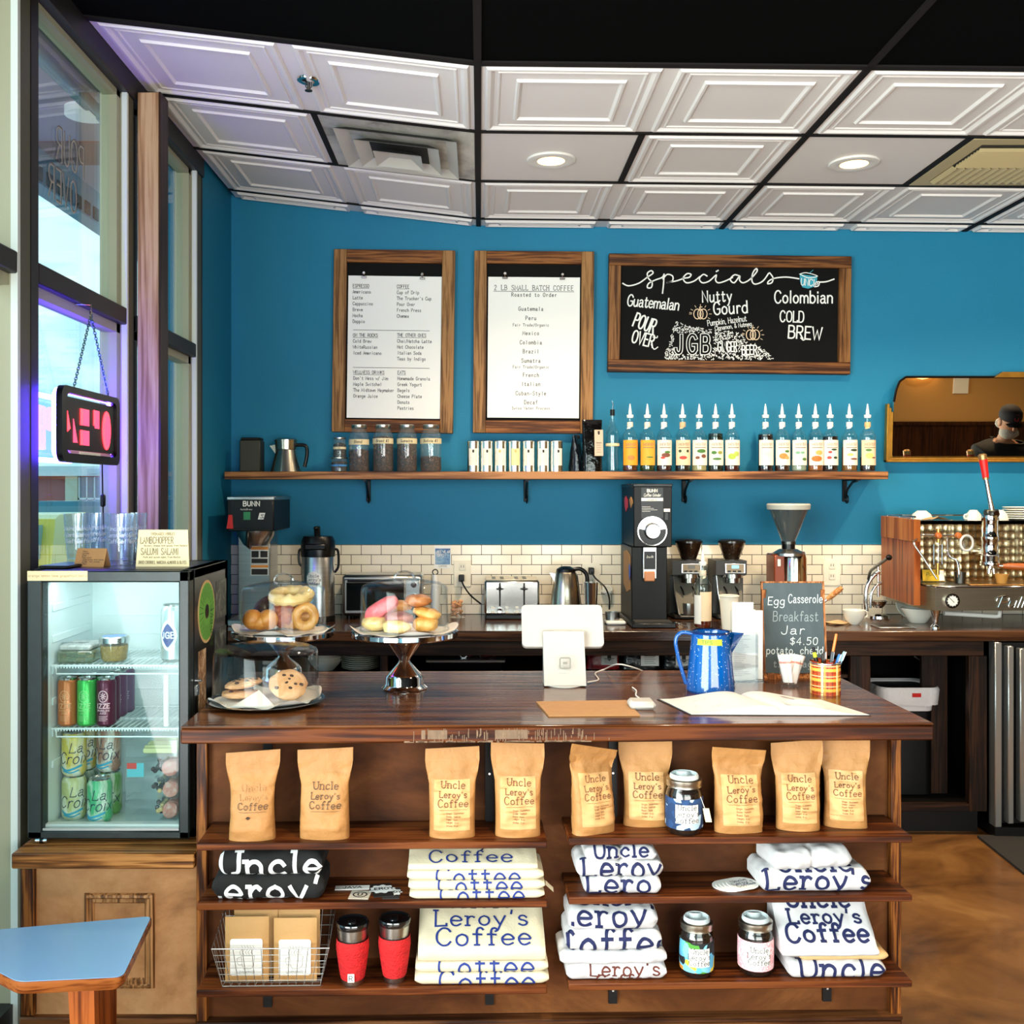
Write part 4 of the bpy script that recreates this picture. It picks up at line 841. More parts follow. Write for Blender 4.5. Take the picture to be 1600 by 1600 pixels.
m = MB(); m.add([(0, 0, 0), (w, 0, 0), (w, a, h), (0, a, h), (0, 2*a, 0), (w, 2*a, 0)], [(0, 1, 2, 3), (3, 2, 5, 4)], kraft2); rr = random.Random(2)
for k, (st) in enumerate(('Menu', 'Lattes', 'Chai', 'Pour over', 'Cold brew and more', 'Cider, hot cocoa', 'Teas')): m.text(st, .0042, ink, .012 if k < 4 else .016, .040-.0056*k, .0006, lambda x, y: (x+.006, y/h*a-.0006, y), al='l')
o = m.build('tent_card', None, (G(118, 885, FT).x, 2.865, FT), -6); tag(o, 'folded kraft tent card standing on the drinks fridge', 'card')
m = MB(); w = .148; h = .102; m.prism([(-w/2, 0), (w/2, 0), (w/2-.006, h), (-w/2+.006, h)], -.0008, .0008, cream, RX(90)); fn = lambda x, y: (x, -.0013, y); gk = mk('brown_ink', (104, 88, 66), .8)
m.text('FROMAGED NIBBLES', .0075, gk, 0, .087, .0009, fn, sx=.62); m.text('LAMBCHOPPER', .018, gk, -.062, .064, .0016, fn, al='l', sx=.50); m.text('SALUMI SALAMI', .018, gk, -.060, .033, .0016, fn, al='l', sx=.52)
m.text('Buttery sheeps milk gouda from Holland', .0045, gk, .008, .056, .0007, fn, sx=.9); m.text('Pork and spices aged, from Boston', .0045, gk, -.002, .0245, .0007, fn, sx=.9); m.text('DRIED CHERRIES, MARCONA ALMONDS & OLIVES', .008, gk, 0, .008, .0009, fn, sx=.48)
m.prism([(0, 0), (.035, 0), (0, .08)], -.03, -.0285, cream, T(0, .001, 0) @ RZ(90) @ RX(90))
o = m.build('sign_card', M=T(G(257, 885, FT).x, 2.86, FT+.0005) @ RX(-4)); tag(o, 'cream card sign listing cheese and salami on the fridge', 'sign')
m = MB(); m.box(0, .085, 0, .16, 0, .008, blackp, .003); o = m.build('smartphone', None, (-1.192, 2.79, FT+.0003), -4); tag(o, 'flat black device lying at the window corner of the fridge top', 'device')

# ---- neon sign in the window, back to the room
ns_ = thing('neon_sign', 'lit blue and red neon sign hung by a chain in the street window', 'neon sign', (-1.205, 2.97, 1.617)); nl, nh = .476, .223
def rrect(x0, x1, z0, z1, r, n=6): 
    o = []
    for cx, cz_, a in ((x1-r, z1-r, 0), (x0+r, z1-r, 90), (x0+r, z0+r, 180), (x1-r, z0+r, 270)):
        o += [(cx+r*cos(radians(a+90*i/n)), cz_+r*sin(radians(a+90*i/n))) for i in range(n+1)]
    return o
YZ = Matrix(((0, 0, 1, 0), (1, 0, 0, 0), (0, 1, 0, 0), (0, 0, 0, 1)))       # poly (a,b) -> (y,z), thickness along x
def ring(m, po, pi_, x0, x1, mat):
    n = len(po); v = [(x, a, b) for x in (x0, x1) for p in (po, pi_) for a, b in p]; f = []
    for i in range(n):
        j = (i+1) % n; f += [(i, j, n+j, n+i), (2*n+j, 2*n+i, 3*n+i, 3*n+j), (j, i, 2*n+i, 2*n+j), (n+i, n+j, 3*n+j, 3*n+i)]
    m.add(v, f, mat)
m = MB(); ring(m, rrect(0, nl, 0, nh, .03), rrect(.036, nl-.03, .026, nh-.02, .02), -.012, .006, blackp); m.build('housing', ns_)
blue = mk('blue_neon', (20, 30, 255), .3, emit=(74, 46, 255), es=130); red = mk('red_neon', (255, 40, 50), .3, emit=(255, 34, 44), es=7); pink = mk('pink_glow', (255, 80, 120), .3, emit=(255, 62, 96), es=1.6)
m = MB(); m.tube([(-.022, a, b) for a, b in rrect(.014, nl-.014, .012, nh-.012, .03)], .008, blue, 8, True); m.build('blue_tube', ns_)
# black mask with letter-shaped gaps: slots seen from behind
m = MB(); z0, z1 = .042, nh-.036; ys = [.045, .105, .125, .155, .205, .24, .29, .315, .355, .375, .442]
mask = mk('neon_mask', (10, 8, 12), .4)
m.box(-.006, -.002, .04, .15, z0-.006, z1+.006, mask); m.box(-.006, -.002, .15, .445, z0-.006, z1+.006, mask); m.build('mask', ns_)
m = MB(); f = lambda a0, a1, b0, b1, mat: m.box(-.002, .0, a0, a1, b0, b1, mat, .0)
f(.155, .172, .115, .165, red); f(.172, .222, .115, .165, pink); f(.155, .172, .055, .10, red); f(.172, .222, .055, .10, pink); m.build('letter_glow', ns_); m = MB(); f(.262, .272, .12, .168, red); f(.272, .306, .112, .168, pink); m.build('letter_glow', ns_); m = MB()
m.prism([(.10, .06), (.13, .06), (.10, .13)], -.002, 0, pink, YZ); m.prism([(.055, .15), (.075, .10), (.055, .09)], -.002, 0, red, YZ); m.build('letter_glow', ns_); m = MB()
n = 20; m.prism([(.372+.036*cos(2*pi*i/n), .11+.062*sin(2*pi*i/n)) for i in range(n)], -.002, 0, red, YZ); m.prism([(.38+.024*cos(2*pi*i/n), .108+.05*sin(2*pi*i/n)) for i in range(n)], -.001, .001, pink, YZ); m.build('letter_glow', ns_)
m = MB(); fo = lambda x, y: (-.03, nl-.02-x, y)
for i, ch in enumerate('OPEN'): m_, wd = strokes(ch, .13); [m.tube([(-.026, nl-.05-i*.1-q[0]*.75, .045+q[1]) for q in p], .005, red, 6) for p in m_ if len(p) > 1]
m.build('red_tube', ns_)
m = MB(); m.box(-.012, .004, .07, .40, .024, .036, mk('neon_base', (200, 150, 190), .4), .002); m.box(.004, .006, .13, .30, .024, .034, white); m.build('rating_plate', ns_)
chn = mk('chain_steel', (90, 130, 130), .35, .9); top = Vector((0, .235, 2.078-1.617))
for (a, b) in (((0, .10, nh), top), ((0, .385, nh), top)):
    m = MB(); a, b = Vector(a), Vector(b); n = 30
    for i in range(n):
        c = a.lerp(b, (i+.5)/n); dr_ = (b-a).normalized(); sd = Vector((1, 0, 0)) if i % 2 else dr_.cross(Vector((1, 0, 0))); L_ = (b-a).length/n*.72
        m.tube([c+dr_*(L_*cos(q))+sd*(.004*sin(q)) for q in [k*pi/4 for k in range(8)]], .0012, chn, 5, True)
    m.build('chain', ns_)
m = MB(); m.tube([top+Vector((0, .008*cos(q), .012*sin(q))) for q in [k*pi/5 for k in range(10)]], .0022, chrome, 6, True); m.tube([top+Vector((0, 0, .01)), top+Vector((0, 0, .032)), top+Vector((-.05, 0, .034))], .003, chrome, 6); m.build('hook', ns_)
m = MB(); m.tube([(0, .33, .01), (0, .335, -.1), (.004, .333, -.2), (.006, .34, -.294), (.006, .335, -.33)], .0025, blackp, 6); m.box(-.006, .008, .325, .343, -.135, -.095, blackp, .004); m.build('power_cord', ns_)

# ---- side table in front
lam = mk('blue_grey_laminate', (100, 136, 172), .25, coat=.1); tw = wood('teak_edge', (60, 26, 8), (100, 50, 18), (126, 70, 30), 'x', .35, 1, 4); tl = wood('teak_leg', (72, 30, 8), (120, 58, 18), (142, 74, 30), 'z', .35, 1, 3)
TZ = .60; pts = [G(x, y, TZ) for x, y in ((239, 1431), (194, 1527), (27, 1535))]; bl_ = pts[0]+(G(0, 1452, TZ)-pts[0])*1.35; l2 = pts[2]+(G(0, 1521, TZ)-pts[2])*4
pl = [(p.x, p.y) for p in (pts[0], pts[1], pts[2], l2, bl_)]
def roundp(pl, r):
    o = []; n = len(pl)
    for i in range(n):
        a, b, c = Vector(pl[i-1]), Vector(pl[i]), Vector(pl[(i+1) % n]); u = (a-b).normalized(); w = (c-b).normalized()
        for k in range(6): t = k/5; p, q = b+u*r, b+w*r; o.append(tuple((1-t)**2*p+2*t*(1-t)*b+t*t*q))
    return o
tb_ = thing('side_table', 'small angular side table with a blue laminate top and teak edge', 'table', (0, 0, 0)); cen = Vector((sum(p[0] for p in pl)/5, sum(p[1] for p in pl)/5))
rp = roundp(pl, .018); inn = [tuple(cen+(Vector(p)-cen)*.985) for p in rp]
if sum(a[0]*b[1]-b[0]*a[1] for a, b in zip(rp, rp[1:]+rp[:1])) < 0: rp.reverse(); inn.reverse()
MB().prism(inn, TZ-.003, TZ+.0006, lam).build('table_top', tb_)
m = MB(); n = len(rp); v = [(*p, TZ-.0005) for p in inn]+[(*p, TZ-.001) for p in rp]+[(*p, TZ-.014) for p in rp]+[(cen.x+(p[0]-cen.x)*.95, cen.y+(p[1]-cen.y)*.95, TZ-.026) for p in rp]
m.add(v, [(k*n+i, (k+1)*n+i, (k+1)*n+(i+1) % n, k*n+(i+1) % n) for k in range(3) for i in range(n)]+[tuple(3*n+i for i in reversed(range(n)))], tw); m.build('table_edge', tb_)
for lx, ly in ((P(136, 0, 2.06).x, 2.06), (P(-60, 0, 2.06).x, 2.02), (-.80, 2.17)):
    m = MB(); q = [(-.03, -.024), (.024, -.028), (.03, .024), (-.024, .028)]; v = [(x, y, TZ-.025) for x, y in q]+[(x*.55+.02, y*.55-.01, 0) for x, y in q]
    m.add(v, [(0, 1, 2, 3), (7, 6, 5, 4)]+[(i, 4+i, 4+(i+1) % 4, (i+1) % 4) for i in range(4)], tl); m.build('leg', tb_, (lx, ly, 0))
# ================================================================== ON THE SERVICE COUNTER
ped = chrome; dome_g = glass('cake_dome', (248, 250, 251), .5, .015, .012)
paper = mk('parchment', (240, 234, 224), .7); 
def dome(t, r, h, z, knob=True):
    m = MB(); th = .003
    m.lathe([(r, z), (r*.975, z+h*.80), (r*.95, z+h*.86), (r*.80, z+h*.92), (r*.4, z+h*.985), (0, z+h), (0, z+h-th), (r*.4, z+h*.985-th), (r*.79, z+h*.92-th), (r*.93, z+h*.86-th), (r*.96, z+h*.79), (r-th, z)], dome_g, 56); m.lathe([(r+.002, z), (r+.003, z+.003), (r, z+.006), (r-.003, z+.003), (r+.002, z)], dome_g, 48)
    d_ = m.build('dome', t, sharp=60)
    if knob: k = MB(); k.tube([(.024*cos(q)*1.2, 0, z+h+.001+max(0, .020*sin(q))) for q in [i*pi/10 for i in range(11)]], .0035, clear_k, 8); k.build('dome_knob', d_)
clear_k = glass('acrylic_knob', (240, 244, 248), .9, .02, .22)
def sheet(t, r, z, n=5, seed=1, out=1.12):
    """a crumpled square of parchment whose corners stick out past the dome"""
    rr = random.Random(seed); ph = [rr.uniform(0, 6) for _ in range(4)]
    def f(u, v):
        a = u*2*pi; q = v; rad = r*out*(.93+.09*cos(4*a+ph[0]))*q; lift = max(0, q-.8)/.2
        return (rad*cos(a), rad*sin(a), z+.0015+.018*lift**1.5*max(0, cos(4*a+ph[0]))+.002*lift*sin(9*a+ph[1]))
    MB().grid(f, 64, 12, paper, wu=True).build('parchment', t)
def cake_stand(name, label, loc, r, h):
    t = thing(name, label, 'cake stand', loc, 0, 'silver cake stands on the counter')
    MB().lathe([(0, .0), (.064, 0), (.066, .003), (.058, .010), (.055, .014), (.054, .034), (.046, .044), (.018, h*.45), (.0155, h*.49), (.018, h*.53), (.048, h*.78), (.054, h*.86), (.054, h*.92), (.05, h-.012)], ped, 48).build('pedestal', t)
    MB().lathe([(0, h-.014), (r*.9, h-.014), (r*.97, h-.016), (r, h-.012), (r, h+.0), (r*.97, h+.003), (r*.94, h), (0, h)], ped, 64).build('plate', t)
    sheet(t, r*.9, h, seed=len(label)); dome(t, r*.83, .148, h+.0035); return t
L1 = Vector((P(443, 0, 3.14).x, 3.14, CT)); L2 = Vector((P(632, 0, 3.0).x, 3.0, CT))
h1, h2 = .148, .166
cake_stand('cake_stand', 'silver cake stand with a clear dome of doughnuts beside the fridge', L1, .155, h1)
cake_stand('cake_stand', 'silver cake stand with a clear dome of pink and golden buns in mid counter', L2, .155, h2)
# baked goods
def bakemat(name, a, b, c, bs=220): 
    m = blotch(name, [a, b, c], 26, .42, .15, (1, 1, 1), .25); return m
glz = bakemat('glazed_dough', (176, 112, 44), (206, 148, 76), (226, 178, 112)); red_g = bakemat('cinnamon_fritter', (120, 44, 18), (158, 70, 30), (196, 110, 56)); orr = bakemat('orange_bread', (190, 112, 40), (212, 140, 60), (230, 170, 96)); dkc = bakemat('chocolate_dough', (40, 26, 26), (60, 40, 40), (82, 60, 58)); pnk = bakemat('pink_dough', (214, 86, 90), (232, 112, 116), (240, 140, 140)); bgl = bakemat('seeded_bun', (216, 176, 100), (232, 200, 132), (240, 216, 160)); brn = bakemat('brown_bun', (150, 82, 40), (186, 112, 60), (206, 138, 86)); gld = bakemat('golden_bun', (206, 136, 52), (228, 168, 84), (238, 196, 124)); ckm = bakemat('cookie_dough', (190, 132, 84), (212, 160, 112), (224, 182, 140)); chip = mk('chocolate_chip', (58, 32, 22), .4)
def torus(m, R, r, mat, M=None, sq=.8, nz=.06, nu=36, nv=16, sd=0):
    m.grid(lambda u, v: ((R+r*cos(2*pi*v)*(1+nz*ns(3*cos(2*pi*u)+sd, 3*sin(2*pi*u), v)))*cos(2*pi*u), (R+r*cos(2*pi*v))*sin(2*pi*u), r*sq*sin(2*pi*v)*(1+nz*2*ns(4*cos(2*pi*u)+sd, 4*sin(2*pi*u), 2*v))), nu, nv, mat, M, wu=True)
def blob(m, rx, ry, rz, mat, M=None, nz=.1, sd=0, fr_=2.2, n=28, p=2.):
    def f(u, v):
        a = 2*pi*u; b = pi*(v-.5); c = [cos(b)*cos(a), cos(b)*sin(a), sin(b)]
        q = [abs(x)**(2/p)*(1 if x > 0 else -1) for x in c]; k = 1+nz*ns(c[0]*fr_+sd, c[1]*fr_+sd*1.7, c[2]*fr_)
        return (q[0]*rx*k, q[1]*ry*k, q[2]*rz*k)
    m.grid(f, n, n//2, mat, M, wu=True)
def food(name, label, cat, grp, M, fn, k=1.22):
    m = MB(); fn(m); M = M @ SCL(k, k, k); o = m.build(name, M=M, sharp=80); tag(o, label, cat, grp); return o
g1 = 'pastries on the doughnut stand'; z1 = CT+h1+.004
def Q(px, py, d, z=None):
    p = P(px, py, d); p.z = z if z is not None else p.z; return Matrix.Translation(p)
food('doughnut', 'glazed ring doughnut leaning upright at the front of the stand', 'doughnut', g1, Q(477, 977, 3.095, z1+.044) @ RZ(-12) @ RX(76), lambda m: torus(m, .027, .0138, glz), 1.05)
food('doughnut', 'pale glazed twisted ring lying on top of the doughnut pile', 'doughnut', g1, Q(455, 942, 3.14, z1+.102) @ RX(12), lambda m: torus(m, .040, .0165, bgl, None, .9, .25, 48, 16, 2))
food('apple_fritter', 'dark cinnamon fritter in the middle of the doughnut stand', 'pastry', g1, Q(444, 975, 3.145, z1+.044) @ RZ(10), lambda m: blob(m, .040, .032, .036, red_g, None, .35, 3, 3.5, 40), 1.05)
def heart(m):
    for s in (-1, 1): blob(m, .032, .030, .032, orr, T(s*.024, 0, 0) @ RY(s*28), .06, s)
    blob(m, .034, .028, .026, orr, T(0, 0, -.008), .05, 4)
food('sweet_bread', 'orange two-lobed sweet bread on the window side of the doughnut stand', 'pastry', g1, Q(407, 979, 3.105, z1+.034), heart, .95)
food('chocolate_doughnut', 'dark chocolate doughnut half hidden behind the orange bread', 'doughnut', g1, Q(425, 962, 3.17, z1+.056) @ RX(40), lambda m: torus(m, .028, .019, dkc))
food('doughnut', 'plain glazed doughnut at the back under the pale twisted ring', 'doughnut', g1, Q(466, 974, 3.18, z1+.022), lambda m: torus(m, .03, .02, glz, None, .9, .06, 36, 16, 5))
g2 = 'buns under the tall dome'
for name, lb, px, py, d, ax, mat, M2, kw in (
    ('pink_bun', 'pink sugared bun leaning under the tall dome', 596, 951, 2.99, (.047, .026, .021), pnk, RY(-32), {}), ('bagel', 'pale seeded bun at the bottom on the fridge side', 588, 985, 2.985, (.036, .034, .018), bgl, None, {}), ('bagel', 'pale seeded bun at the bottom centre front', 620, 988, 2.915, (.035, .030, .0165), bgl, None, {}), ('golden_bun', 'golden crusty bun at the bottom on the till side', 664, 985, 2.955, (.033, .031, .0185), gld, None, {}),
    ('purple_bun', 'brownish purple bun in the middle layer of the dome', 623, 966, 2.95, (.036, .03, .0165), bakemat('plum_bun', (120, 64, 60), (160, 92, 84), (190, 128, 112)), RZ(10), {}), ('golden_bun', 'pale golden flat bun tilting in the middle layer', 667, 958, 2.97, (.036, .032, .0135), gld, RY(14), {}), ('cinnamon_bun', 'brown blistered bun on the very top of the pile', 653, 938, 2.975, (.032, .030, .0155), brn, RZ(5), {}), ('golden_bun', 'golden bun peeking out behind the plum coloured one', 622, 947, 3.05, (.034, .03, .015), orr, None, {})):
    food(name, lb, 'bun', g2, Q(px, py, d, CT+h2+.005+ax[2]*1.14 if py > 980 else None) @ (M2 or RZ(0)), lambda m, ax=ax, mat=mat, px=px: blob(m, *ax, mat, None, .16, px*.1, 2.0, 32, 2.4), 1.14)
# low dome with cookies
L3 = Vector((P(416, 0, 2.80).x, 2.80, CT))
t = thing('cake_plate', 'low clear dome over a plate of cookies at the counter corner', 'cake plate', L3)
MB().lathe([(0, 0), (.10, 0), (.152, .008), (.157, .011), (.152, .012), (.10, .004), (0, .004)], mk('plate_steel', (200, 200, 198), .15, 1), 56).build('plate', t); sheet(t, .142, .010, seed=5, out=1.1); dome(t, .143, .152, .0125, False)
def cookie(m, sd):
    blob(m, .041, .041, .010, ckm, None, .12, sd, 2.5, 32)
    rr = random.Random(sd)
    for _ in range(9): a, q = rr.uniform(0, 6.28), rr.uniform(0, .034); blob(m, .005, .004, .003, chip, T(q*cos(a), q*sin(a), .008), .1, 1, 2, 10)
g3 = 'cookies under the low dome'
food('cookie', 'chocolate chip cookie lying flat beneath another on the fridge side', 'cookie', g3, T(L3.x-.065, L3.y-.02, CT+.028), lambda m: cookie(m, 1))
food('cookie', 'chocolate chip cookie stacked on another on the fridge side', 'cookie', g3, T(L3.x-.058, L3.y-.015, CT+.054) @ RY(-8), lambda m: cookie(m, 2))
food('cookie', 'chocolate chip cookie leaning up near the plate middle', 'cookie', g3, T(L3.x+.065, L3.y-.03, CT+.054) @ RY(14) @ RX(40), lambda m: cookie(m, 3))
food('cookie', 'brown cookie half behind the leaning cookie', 'cookie', g3, T(L3.x+.05, L3.y+.05, CT+.042) @ RX(12), lambda m: blob(m, .043, .043, .0125, brn, None, .15, 4, 2.5, 32))
m = MB(); fp = lambda u, v: (-.055+.11*u, -.04+.08*v*(1-abs(u-.5)*1.6), .012+.05*v*(1-abs(2*u-1))*.6); m.grid(fp, 12, 6, paper); o = m.build('parchment_flap', None, (L3.x-.01, L3.y-.085, CT)); tag(o, 'folded white parchment corner in front of the cookies', 'paper')

# ---- point of sale
wp = mk('white_tablet_stand', (192, 187, 180), .4, spec=.3)
bp_ = G(882, 1071, CT); t = thing('tablet_stand', 'white tablet till on a swivel stand facing away', 'tablet till', (bp_.x, bp_.y, CT))
m = MB(); w = S(65, bp_.y)/2; hh = S(77, bp_.y); m.prism([(-.03, .004), (.035, .004), (.055, hh*1.06), (.04, hh*1.06)], -w, w, wp, Matrix(((0, 0, 1, 0), (1, 0, 0, 0), (0, 1, 0, 0), (0, 0, 0, 1)))); st = m.build('stand', t)
MB().cyl(.05, 0, .006, wp, 32, T(.0, .0, 0), b=.002).build('base', t)
m = MB(); w2 = S(130, bp_.y)/2; z0_ = S(1071-1016, bp_.y); z1_ = S(1071-961, bp_.y); pr = rrect(-w2, w2, 0, z1_-z0_+.03, .014); m.prism(pr, -.008, .008, wp, RX(90)); m.build('tablet', t, M=T(S(0, 3), .052, z0_) @ RX(-28))
m = MB(); gy = mk('grey_logo', (130, 126, 116), .5); fs = lambda x, y: (x, -.0305+y*.26*.31, y); s_ = S(1, bp_.y); cz0 = S(1071-1034, bp_.y)
sq = rrect(-8*s_, 8*s_, cz0-8*s_, cz0+8*s_, 2.5*s_); m.lines([sq+sq[:1]], 2.2*s_, gy, fs); m.lines([[(-2.2*s_, cz0), (2.2*s_, cz0)]], 3.6*s_, gy, fs); m.build('square_logo', st)
def cable(name, label, pts, r, mat, cat='cable'): tag(MB().tube(smooth_pts([tuple(p) for p in pts], 6), r, mat, 6).build(name), label, cat)
cz_ = CT+.003
cable('charging_cable', 'white charging cable trailing from the tablet stand', [P(918, 1066, 3.06), G(935, 1062, cz_), G(930, 1052, cz_), G(944, 1046, cz_), G(965, 1040+13, cz_)+Vector((0, 0, .03)), P(990, 1043, 3.24), P(1005, 1049, 3.3)], .0022, whitep)
bp2 = G(1005, 1110, CT); t = thing('card_reader', 'small square white card reader on the counter', 'card reader', (bp2.x, bp2.y+.03, CT)); m = MB(); w = S(41, bp2.y)/2; m.box(-w, w, -.032, .035, .0, .022, wp, .008, T(0, 0, 0)); m.build('body', t); MB().tube(smooth_pts([(.004, .034, .012), (.0, .07, .004), (.012, .11, .003), (.008, .15, .004), (.02, .22, .003), (.016, .27, .003)], 5), .002, whitep, 6).build('reader_cable', t)
m = MB(); c4 = [G(*q, CT) for q in ((838, 1098), (978, 1096), (1000, 1119), (857, 1120))]; m.prism([(p.x, p.y) for p in c4][::-1], CT+.0004, CT+.004, kraft2); tag(m.build('kraft_envelope'), 'flat kraft paper menu lying in front of the tablet till', 'paper')

# ---- blue enamel coffee pot
en = MATS.get('enamel') or mk('blue_enamel', (12, 66, 140), .12, coat=.5); sp = None
def speck():
    m, n, b = base_mat('speckled_blue_enamel'); L = n.links.new; N = n.nodes.new; t = N('ShaderNodeTexCoord'); v = N('ShaderNodeTexVoronoi'); v.inputs['Scale'].default_value = 130; L(t.outputs['Object'], v.inputs['Vector']); r = N('ShaderNodeValToRGB'); r.color_ramp.interpolation = 'CONSTANT'
    r.color_ramp.elements[0].color = lin((190, 220, 240)); r.color_ramp.elements[1].position = .16; r.color_ramp.elements[1].color = lin((6, 82, 160)); L(v.outputs['Distance'], r.inputs['Fac']); L(r.outputs['Color'], b.inputs['Base Color']); b.inputs['Roughness'].default_value = .1; b.inputs['Coat Weight'].default_value = .6; return m
spk = speck(); d = 2.96; bx_ = P(1110, 0, d).x; t = thing('coffee_pot', 'speckled blue enamel coffee pot with green tape behind the open book', 'coffee pot', (bx_, d, CT)); s_ = S(1, d)
R0, R1, H_ = 38*s_, 29*s_, 92*s_
MB().lathe([(0, .001), (R0-.004, 0), (R0, .006), (R1, H_-.004), (R1+.003, H_), (R1-.001, H_), (R1-.004, H_-.01), (R0-.005, .008), (0, .004)], spk, 40).build('body', t)
MB().lathe([(R1+.0025, H_-.002), (R1+.0035, H_+.001), (R1+.0015, H_+.003)], mk('dark_blue_rim', (16, 40, 90), .15), 40).build('rim', t)
m = MB(); 
def spout(u, v): a = (u-.5)*2; return (R1*.80+v*.016+(1-abs(a))*.035*v**1.2+v*.003, a*(.026*v+.004), H_*.42+H_*.56*v)
m.grid(spout, 10, 12, spk); m.build('spout', t)
MB().tube(smooth_pts([(-R1+.004, 0, H_*.97), (-R1-.030, 0, H_*.99), (-R1-.046, 0, H_*.86), (-R1-.040, 0, H_*.6), (-R1-.028, 0, H_*.34), (-R0+.0, 0, H_*.12)], 6), .0055, spk, 10).build('handle', t)
f = lambda x, y: ((R1+.0015+(R0-R1)*(1-y/H_))*sin(x/R1), -(R1+.0015+(R0-R1)*(1-y/H_))*cos(x/R1), y); m = MB()
m.grid(lambda u, v: f((-26+37*u)*s_, H_-.014-.009*v*1.9), 12, 2, mk('lime_tape', (170, 206, 50), .6)); m.text('TIPS !', .009, ink, -8*s_, H_-.027, .0012, lambda x, y: tuple(Vector(f(x, y))*1.004)); m.build('tape', t)
# ---- menu sheets in an acrylic holder
d = 3.10; t = thing('menu_holder', 'clear acrylic stand holding white printed menus beside the chalkboard easel', 'menu holder', (P(1164, 0, d).x, d, CT)); s_ = S(1, d); 
m = MB(); m.box(-20*s_, 20*s_, .0, .003, .0, 74*s_, acry); m.box(-20*s_, 21*s_, .022, .025, 0, 110*s_, acry); m.box(20*s_, 21*s_, 0, .025, 0, 74*s_, acry); m.box(-21*s_, -20*s_, 0, .025, 0, 74*s_, acry); m.box(-21*s_, 30*s_, 0, .06, 0, .003, acry); m.build('holder', t)
m = MB(); m.box(-19*s_, 14*s_, .006, .008, .004, 124*s_, white); fn = lambda x, y: (x, .0054, y)
for k in range(22): m.lines([[(-16*s_, (72-3*k)*s_), ((-16+random.Random(k).uniform(10, 26))*s_, (72-3*k)*s_)]], .6*s_, mk('grey_ink', (150, 150, 156), .8), fn)
m.build('menu_sheet', t); m = MB(); m.box(-16*s_, 18*s_, .011, .014, .004, 112*s_, white); m.build('menu_sheet', t); m = MB(); m.box(16*s_, 29*s_, .03, .034, .004, 110*s_, white, M=RZ(-8)); m.build('menu_sheet', t)
# ---- easel chalkboard
d = 3.20; t = thing('easel_chalkboard', 'small grey easel chalkboard of breakfast specials propped on the counter', 'chalkboard', (P(1240, 0, d).x, d-.03, CT)); s_ = S(1, d)
wb_ = wood('easel_wood', (110, 60, 28), (160, 96, 52), (186, 122, 74), 'z', .5, 2); cbm = blotch('dusty_slate', [(58, 68, 72), (74, 86, 90), (88, 98, 102)], 5, .75, 0, (1, 1, .5), .05)
Ht = 139*s_; 
M_ = T(0, .0, .014) @ RX(-7); m = MB(M_); m.box(-48*s_, 45*s_, 0, .008, 0, Ht, cbm); bd = m.build('slate', t)
m = MB(M_); m.box(-50*s_, -48*s_, -.002, .012, 0, Ht+.004, wb_); m.box(45*s_, 48*s_, -.002, .012, 0, Ht+.004, wb_); m.box(-50*s_, 48*s_, -.002, .012, Ht, Ht+.005, wb_); m.build('easel_frame', t)
m = MB(); m.prism([(0, 0), (.016, 0), (.016, .012)], -.1, .1, wb_, T(0, -.012, .0) @ YZ); m.box(-.09, -.07, -.03, .07, 0, .014, wb_); m.box(.055, .075, -.03, .07, 0, .014, wb_); m.build('easel_ledge', t)
m = MB(T(0, .066, 0) @ RX(9)); m.box(48*s_-.012, 48*s_, 0, .012, 0, Ht*.98, wb_); m.box(-50*s_, -50*s_+.012, 0, .012, 0, Ht*.98, wb_); m.build('easel_leg', t)
m = MB(M_); fn = lambda x, y: (x, -.0008, y); wc = mk('soft_chalk', (214, 220, 220), .9); wf = mk('faint_chalk', (150, 160, 162), .9)
for st, px, py, h, mat, sx, al in (('Egg', 1199, 946, 12, wc, 26, 'l'), ('Casserole', 1231, 943, 13, wc, 53, 'l'), ('Breakfast', 1206, 971, 15, wf, 70, 'l'), ('Jar', 1218, 991, 13, wc, 36, 'l'), ('$4.50', 1231, 1007, 11, wc, 43, 'l'), ('potato, chedd', 1194, 1021, 11, wc, 88, 'l'), ('t.. & sage)', 1204, 1041, 10, wf, 74, 'l')):
    m.text(st, h*s_, mat, (px-1240)*s_, (1050-py)*s_*1.01, 1.25*s_, fn, al=al, sx=sx*s_/strokes(st, h*s_, False, 1.7, 0, .12)[1], slant=.12)
m.build('chalk_lettering', t)
# ---- glass of sugar sachets
b_ = G(1234, 1072, CT); t = thing('sachet_glass', 'small clear glass of white sugar sachets before the easel', 'glass', (b_.x, b_.y, CT)); s_ = S(1, b_.y)
MB().lathe([(0, .001), (13*s_, 0), (18*s_, 42*s_), (17.2*s_, 42*s_), (12*s_, 5*s_), (0, 4*s_)], clear, 28).build('glass', t)
sw = mk('sachet_paper', (244, 236, 230), .6); sr = mk('sachet_print', (226, 150, 130), .6)
for i, (x, y, ry) in enumerate(((-10, 0, -12), (-4, -5, -5), (3, 4, 6), (8, -3, 16), (11, 3, 20), (-8, 6, -9), (0, 8, 3))):
    m = MB(); m.box(-6*s_, 6*s_, -.001, .001, 0, 44*s_, sw); m.box(-6*s_, 6*s_, -.0014, .0014, 30*s_, 33*s_, sr); m.build('sachet', t, M=T(x*.55*s_, y*.6*s_, 6*s_) @ RY(ry) @ RZ(i*23-60))
